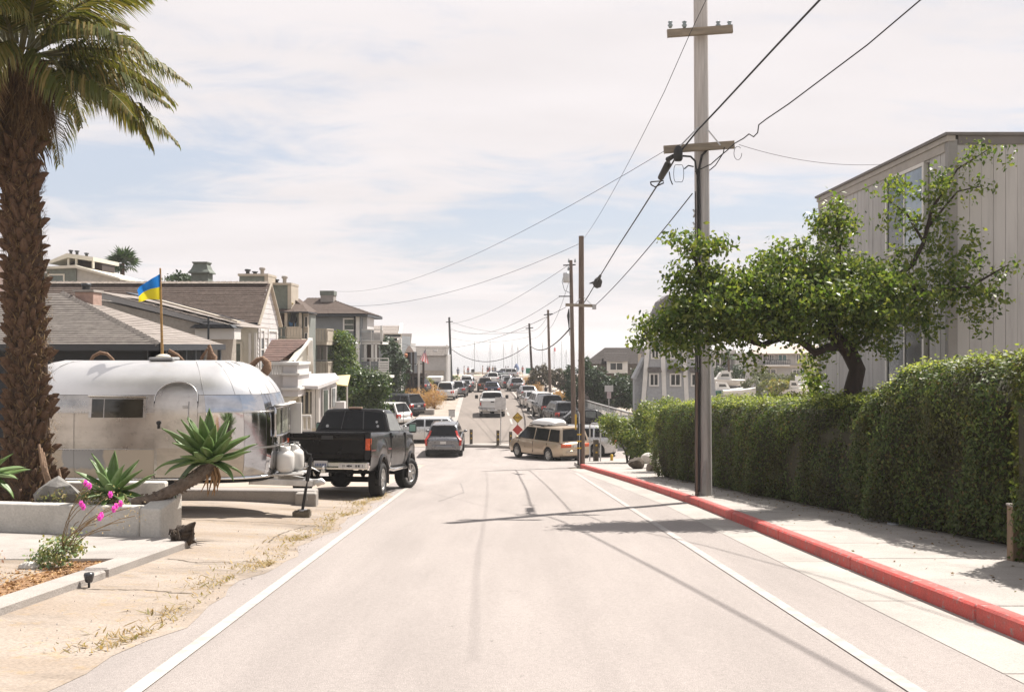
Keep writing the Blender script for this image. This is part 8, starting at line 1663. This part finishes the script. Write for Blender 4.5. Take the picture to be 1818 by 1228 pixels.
MB().tube([(0, 0, -.1), (0, 0, zt-.12), (-.05, 0, zt-.03), (-.14, 0, zt), (-.35, .3, zt)], .032, 8).tube([(-.35, .3, zt), (-.45, .4, zt-.1), (-.45, .4, -.1)], .032, 8).build('pipe', STEEL, pa)
yb_ = tag(MB().lathe([(0, .3), (.06, .28), (.07, 0), (0, 0)], (X(1086, 46), 46, zr(46)+.13), n=10).build('yellow_marker_post', YEL), 'short yellow marker post by the silver crossover wheel', 'marker')
gs = sign_post('green sign beside the dark brown bush at the end of the street', 938, 118, Z(653, 118)); MB().box(-.3, .35, -.04, -.02, Z(663, 118)-gs.location.z, Z(653, 118)-gs.location.z).build('panel', mat('green_sign', (.05, .25, .16), .5, 0, .08, 4), gs)
bs = sign_post('dark sign on a post at the beach entrance', 840, 182, Z(655, 182)); MB().box(-.35, .25, -.05, -.02, Z(661, 182)-bs.location.z, Z(655, 182)-bs.location.z).build('panel', TRIM, bs); MB().box(-.55, .1, -.05, -.02, Z(666, 182)-bs.location.z, Z(661.6, 182)-bs.location.z).build('lower_panel', mat('sign_back', (.5, .485, .47)), bs)
# ------------------------------------------------------------------ beach: dinghies with masts, people
def dinghy(label, px, pyt, d, lean=0.0, flag=None):
    z = zr(d); t = thing('sailing_dinghy', label, 'sailboat', (X(px, d), d, z), R(random.uniform(20, 70)), 'sailing dinghies drawn up on the beach'); b = MB(); rows = []
    for i in range(7):
        u = i/6; w = .7*(1-max(0, (u-.5)/.5)**2); rows.append([(4*(u-.5), -w, .5), (4*(u-.5), -w*.6, .1), (4*(u-.5), 0, 0), (4*(u-.5), w*.6, .1), (4*(u-.5), w, .5)])
    b.grid(rows, 0, True); b.poly(rows[0]); b.build('hull', PW, t); h = Z(pyt, d)-z; MB().tube([(.2, 0, .1), (.2+lean*h, 0, h)], [.055, .04], 6).build('mast', mat('mast_metal', (.16, .165, .17), .5, .4, .1, 3), t); MB().tube([(.2, 0, 1.1), (-1.9, 0, 1.15)], .05, 6).build('boom', STEEL, t)
    MB().tube([(.2+lean*h, 0, h*.95), (1.95, 0, .5)], .012, 4).tube([(.2+lean*h, 0, h*.95), (-.3, .6, .5)], .012, 4).build('stays', WIRE, t)
    if flag: MB().box(.22, .9, -.01, .01, h*.78, h*.90).build('pennant', flag, t)
for k, (px, pyt, d, ln) in enumerate(((841, 607, 208, 0), (869, 606, 206, 0), (893, 610, 210, 0), (908, 607, 204, 0), (918, 612, 200, .02), (962, 608, 212, 0), (996, 606, 214, 0), (1004, 621, 214, 0), (983, 612, 208, 0))):
    dinghy(['leftmost dinghy mast right of the beach pole', 'tall thin dinghy mast over the bronze SUV', 'dinghy mast left of the tallest pair', 'dinghy mast with a cable crossing its middle', 'dinghy with a dark slightly leaning mast by the blue umbrella', 'dinghy mast rising behind the dark round bush', 'thin pale dinghy mast right of the grey pole', 'short pale dinghy mast beside the banded pole', 'dinghy mast with a small red pennant'][k], px, pyt, d, ln, mat('red_pennant', (.55, .08, .10), .7, 0, .1, 3) if k == 8 else None)
bu = thing('parasol', 'folded blue beach parasol at the end of the street', 'parasol', (X(917, 192), 192, zr(192))); MB().tube([(0, 0, 0), (0, 0, 2.2)], .03, 6).build('pole', STEEL, bu); MB().lathe([(.55, .9), (.5, 1.4), (.3, 1.9), (.04, 2.2)], n=10).build('canopy', mat('blue_canvas', (.12, .17, .30), .8, 0, .1, 3), bu)
SKIN = mat('skin', (.42, .25, .18), .6, 0, .06, 5); HAIR = mat('hair_dark', (.03, .022, .018), .7, 0, .2, 9); HAIRB = mat('hat_white', (.6, .58, .54), .8, 0, .06, 5)
_body = {}
def body_mesh(pose):
    if pose in _body: return _body[pose]
    st = .16 if pose == 'walk' else .03
    J = {'pel': (0, 0, .95, .135), 'waist': (0, 0, 1.10, .125), 'chest': (0, .01, 1.32, .155), 'neck': (0, 0, 1.50, .055), 'chin': (0, .015, 1.57, .075), 'head': (0, .01, 1.67, .095), 'crown': (0, -.005, 1.75, .06)}
    E = [('pel', 'waist'), ('waist', 'chest'), ('chest', 'neck'), ('neck', 'chin'), ('chin', 'head'), ('head', 'crown')]
    for s, n in ((-1, 'l'), (1, 'r')):
        f = st*s
        J.update({'hip'+n: (s*.10, 0, .88, .10), 'knee'+n: (s*.10, f*.8+.02, .49, .062), 'ank'+n: (s*.10, f*1.2-.03, .08, .042), 'toe'+n: (s*.11, f*1.2+.13, .03, .035), 'sh'+n: (s*.185, 0, 1.42, .065), 'elb'+n: (s*.24, -f*.5-.01, 1.14, .042), 'wri'+n: (s*.25, -f*.9+.08, .90, .032), 'hand'+n: (s*.25, -f+.11, .81, .030)})
        if pose == 'bent' and s > 0: J['elbr'] = (.27, .10, 1.16, .042); J['wrir'] = (.20, .30, 1.22, .032); J['handr'] = (.17, .38, 1.24, .03)
        E += [('pel', 'hip'+n), ('hip'+n, 'knee'+n), ('knee'+n, 'ank'+n), ('ank'+n, 'toe'+n), ('chest', 'sh'+n), ('sh'+n, 'elb'+n), ('elb'+n, 'wri'+n), ('wri'+n, 'hand'+n)]
    ks = list(J); me = bpy.data.meshes.new('body'); me.from_pydata([J[k][:3] for k in ks], [(ks.index(a), ks.index(c)) for a, c in E], [])
    o = bpy.data.objects.new('tmp_body', me); COL.objects.link(o); md = o.modifiers.new('skin', 'SKIN'); sub = o.modifiers.new('sub', 'SUBSURF'); sub.levels = 1
    for i, k in enumerate(ks): me.skin_vertices[0].data[i].radius = (J[k][3], J[k][3]*(.8 if k in ('chest', 'waist', 'pel') else 1)); me.skin_vertices[0].data[i].use_root = (k == 'pel')
    dg = bpy.context.evaluated_depsgraph_get(); out = bpy.data.meshes.new_from_object(o.evaluated_get(dg)); bpy.data.objects.remove(o); _body[pose] = out; return out
def person(label, px, d, hd, top, bottom, pose='walk', hair=HAIR, z=None):
    t = thing('person', label, 'person', (X(px, d), d, (zr(d) if z is None else z)+.02), R(hd), 'people near the beach'); me = body_mesh(pose).copy(); me.name = 'body'
    for m in (SKIN, top, bottom): me.materials.append(m)
    for p in me.polygons:
        c = p.center; p.use_smooth = True; arm_ = abs(c.x) > .215
        p.material_index = 1 if (.98 < c.z < 1.49 and not (arm_ and c.z < 1.22)) else 2 if .52 < c.z <= .98 and abs(c.x) < .21 else 0
    link('body', me, t); MB().lathe([(.0, .115), (.06, .10), (.098, .04), (.10, -.02), (.085, -.09)], (0, -.012, 1.685), n=12).build('hair', hair, t)
    MB().cbox((-.034, .098, 1.67), (.02, .015, .012)).cbox((.034, .098, 1.67), (.02, .015, .012)).build('eyes', HAIR, t); MB().prism([(-.012, .10, 1.62), (.012, .10, 1.62), (0, .10, 1.665)], (0, .022, -.005)).build('nose', SKIN, t); MB().cbox((0, .09, 1.595), (.04, .012, .008)).build('mouth', mat('lips', (.3, .1, .09), .6, 0, .05, 5), t)
def fab(n, c): return mat('fabric_'+n, c, .85, 0, .1, 8)
FB, FR_, FW, FN, FT = fab('black', (.02, .02, .022)), fab('red', (.4, .08, .07)), fab('white', (.6, .58, .55)), fab('navy', (.03, .04, .09)), fab('tan', (.32, .24, .16))
person('person in a black top standing beyond the white SUV in the right-hand row', 969, 98, 60, FB, FN, 'stand')
person('person in a pale cap and shirt beside the dark evergreens and parked cars', 1003, 84, 200, FT, FN, 'stand', HAIRB)
person('person in dark clothes walking by the beach pole at left', 813, 176, 20, FN, FB, 'walk'); person('person in red near the beach sign', 831, 184, 160, FR_, FN, 'stand'); person('small person in pale clothes between the beach pole and sign', 824, 188, 100, FW, FT, 'stand')
person('leftmost of the two dark people standing above the bronze SUV', 866, 186, 180, FB, FR_, 'stand'); person('right one of the two dark people above the bronze SUV', 868.5, 187, 30, FR_, FN, 'walk'); person('slim person in tan right of the two dark people', 875, 188, 150, FT, FN, 'stand'); person('person in black right of the slim tan person', 879, 187, 190, FB, FB, 'stand')
person('person in white and red by the dinghies', 902, 186, 90, FW, FR_, 'bent'); person('person in blue grey left of the white and red person', 898, 187, 200, fab('bluegrey', (.16, .19, .24)), FN, 'stand'); person('person in red and dark shorts right of the blue parasol', 928, 188, 30, FR_, FB, 'walk'); person('person in pale pink standing on the sand in the middle', 857, 192, 90, fab('pink', (.5, .33, .3)), FT, 'stand')
orange = shrub('orange_plant', 'orange flowering bush by the end of the right-hand row', 'bush', 115, [(935, 675, 7, 5, 0, .5, 200)], 'dry', .22); shrub('flower_stand', 'bush with pale orange flowers behind the parked black SUV', 'bush', 83, [(1005, 705, 14, 8, 0, .6, 420), (990, 697, 6, 5, 0, .4, 160)], 'dry', .17)
# ------------------------------------------------------------------ air: thin sea haze round the whole scene
def haze_box(dens):
    m = bpy.data.materials.new('haze_air'); m.use_nodes = True; nt = m.node_tree; nt.nodes.clear(); o = nt.nodes.new('ShaderNodeOutputMaterial'); v = nt.nodes.new('ShaderNodeVolumePrincipled')
    v.inputs['Density'].default_value = dens; v.inputs['Color'].default_value = (.97, .955, .955, 1); v.inputs['Anisotropy'].default_value = .2; nt.links.new(v.outputs[0], o.inputs['Volume'])
    MB().box(-9500, 9500, -460, 9500, -8.0, 19).build('haze', m, kind='stuff')
haze_box(0.0005)
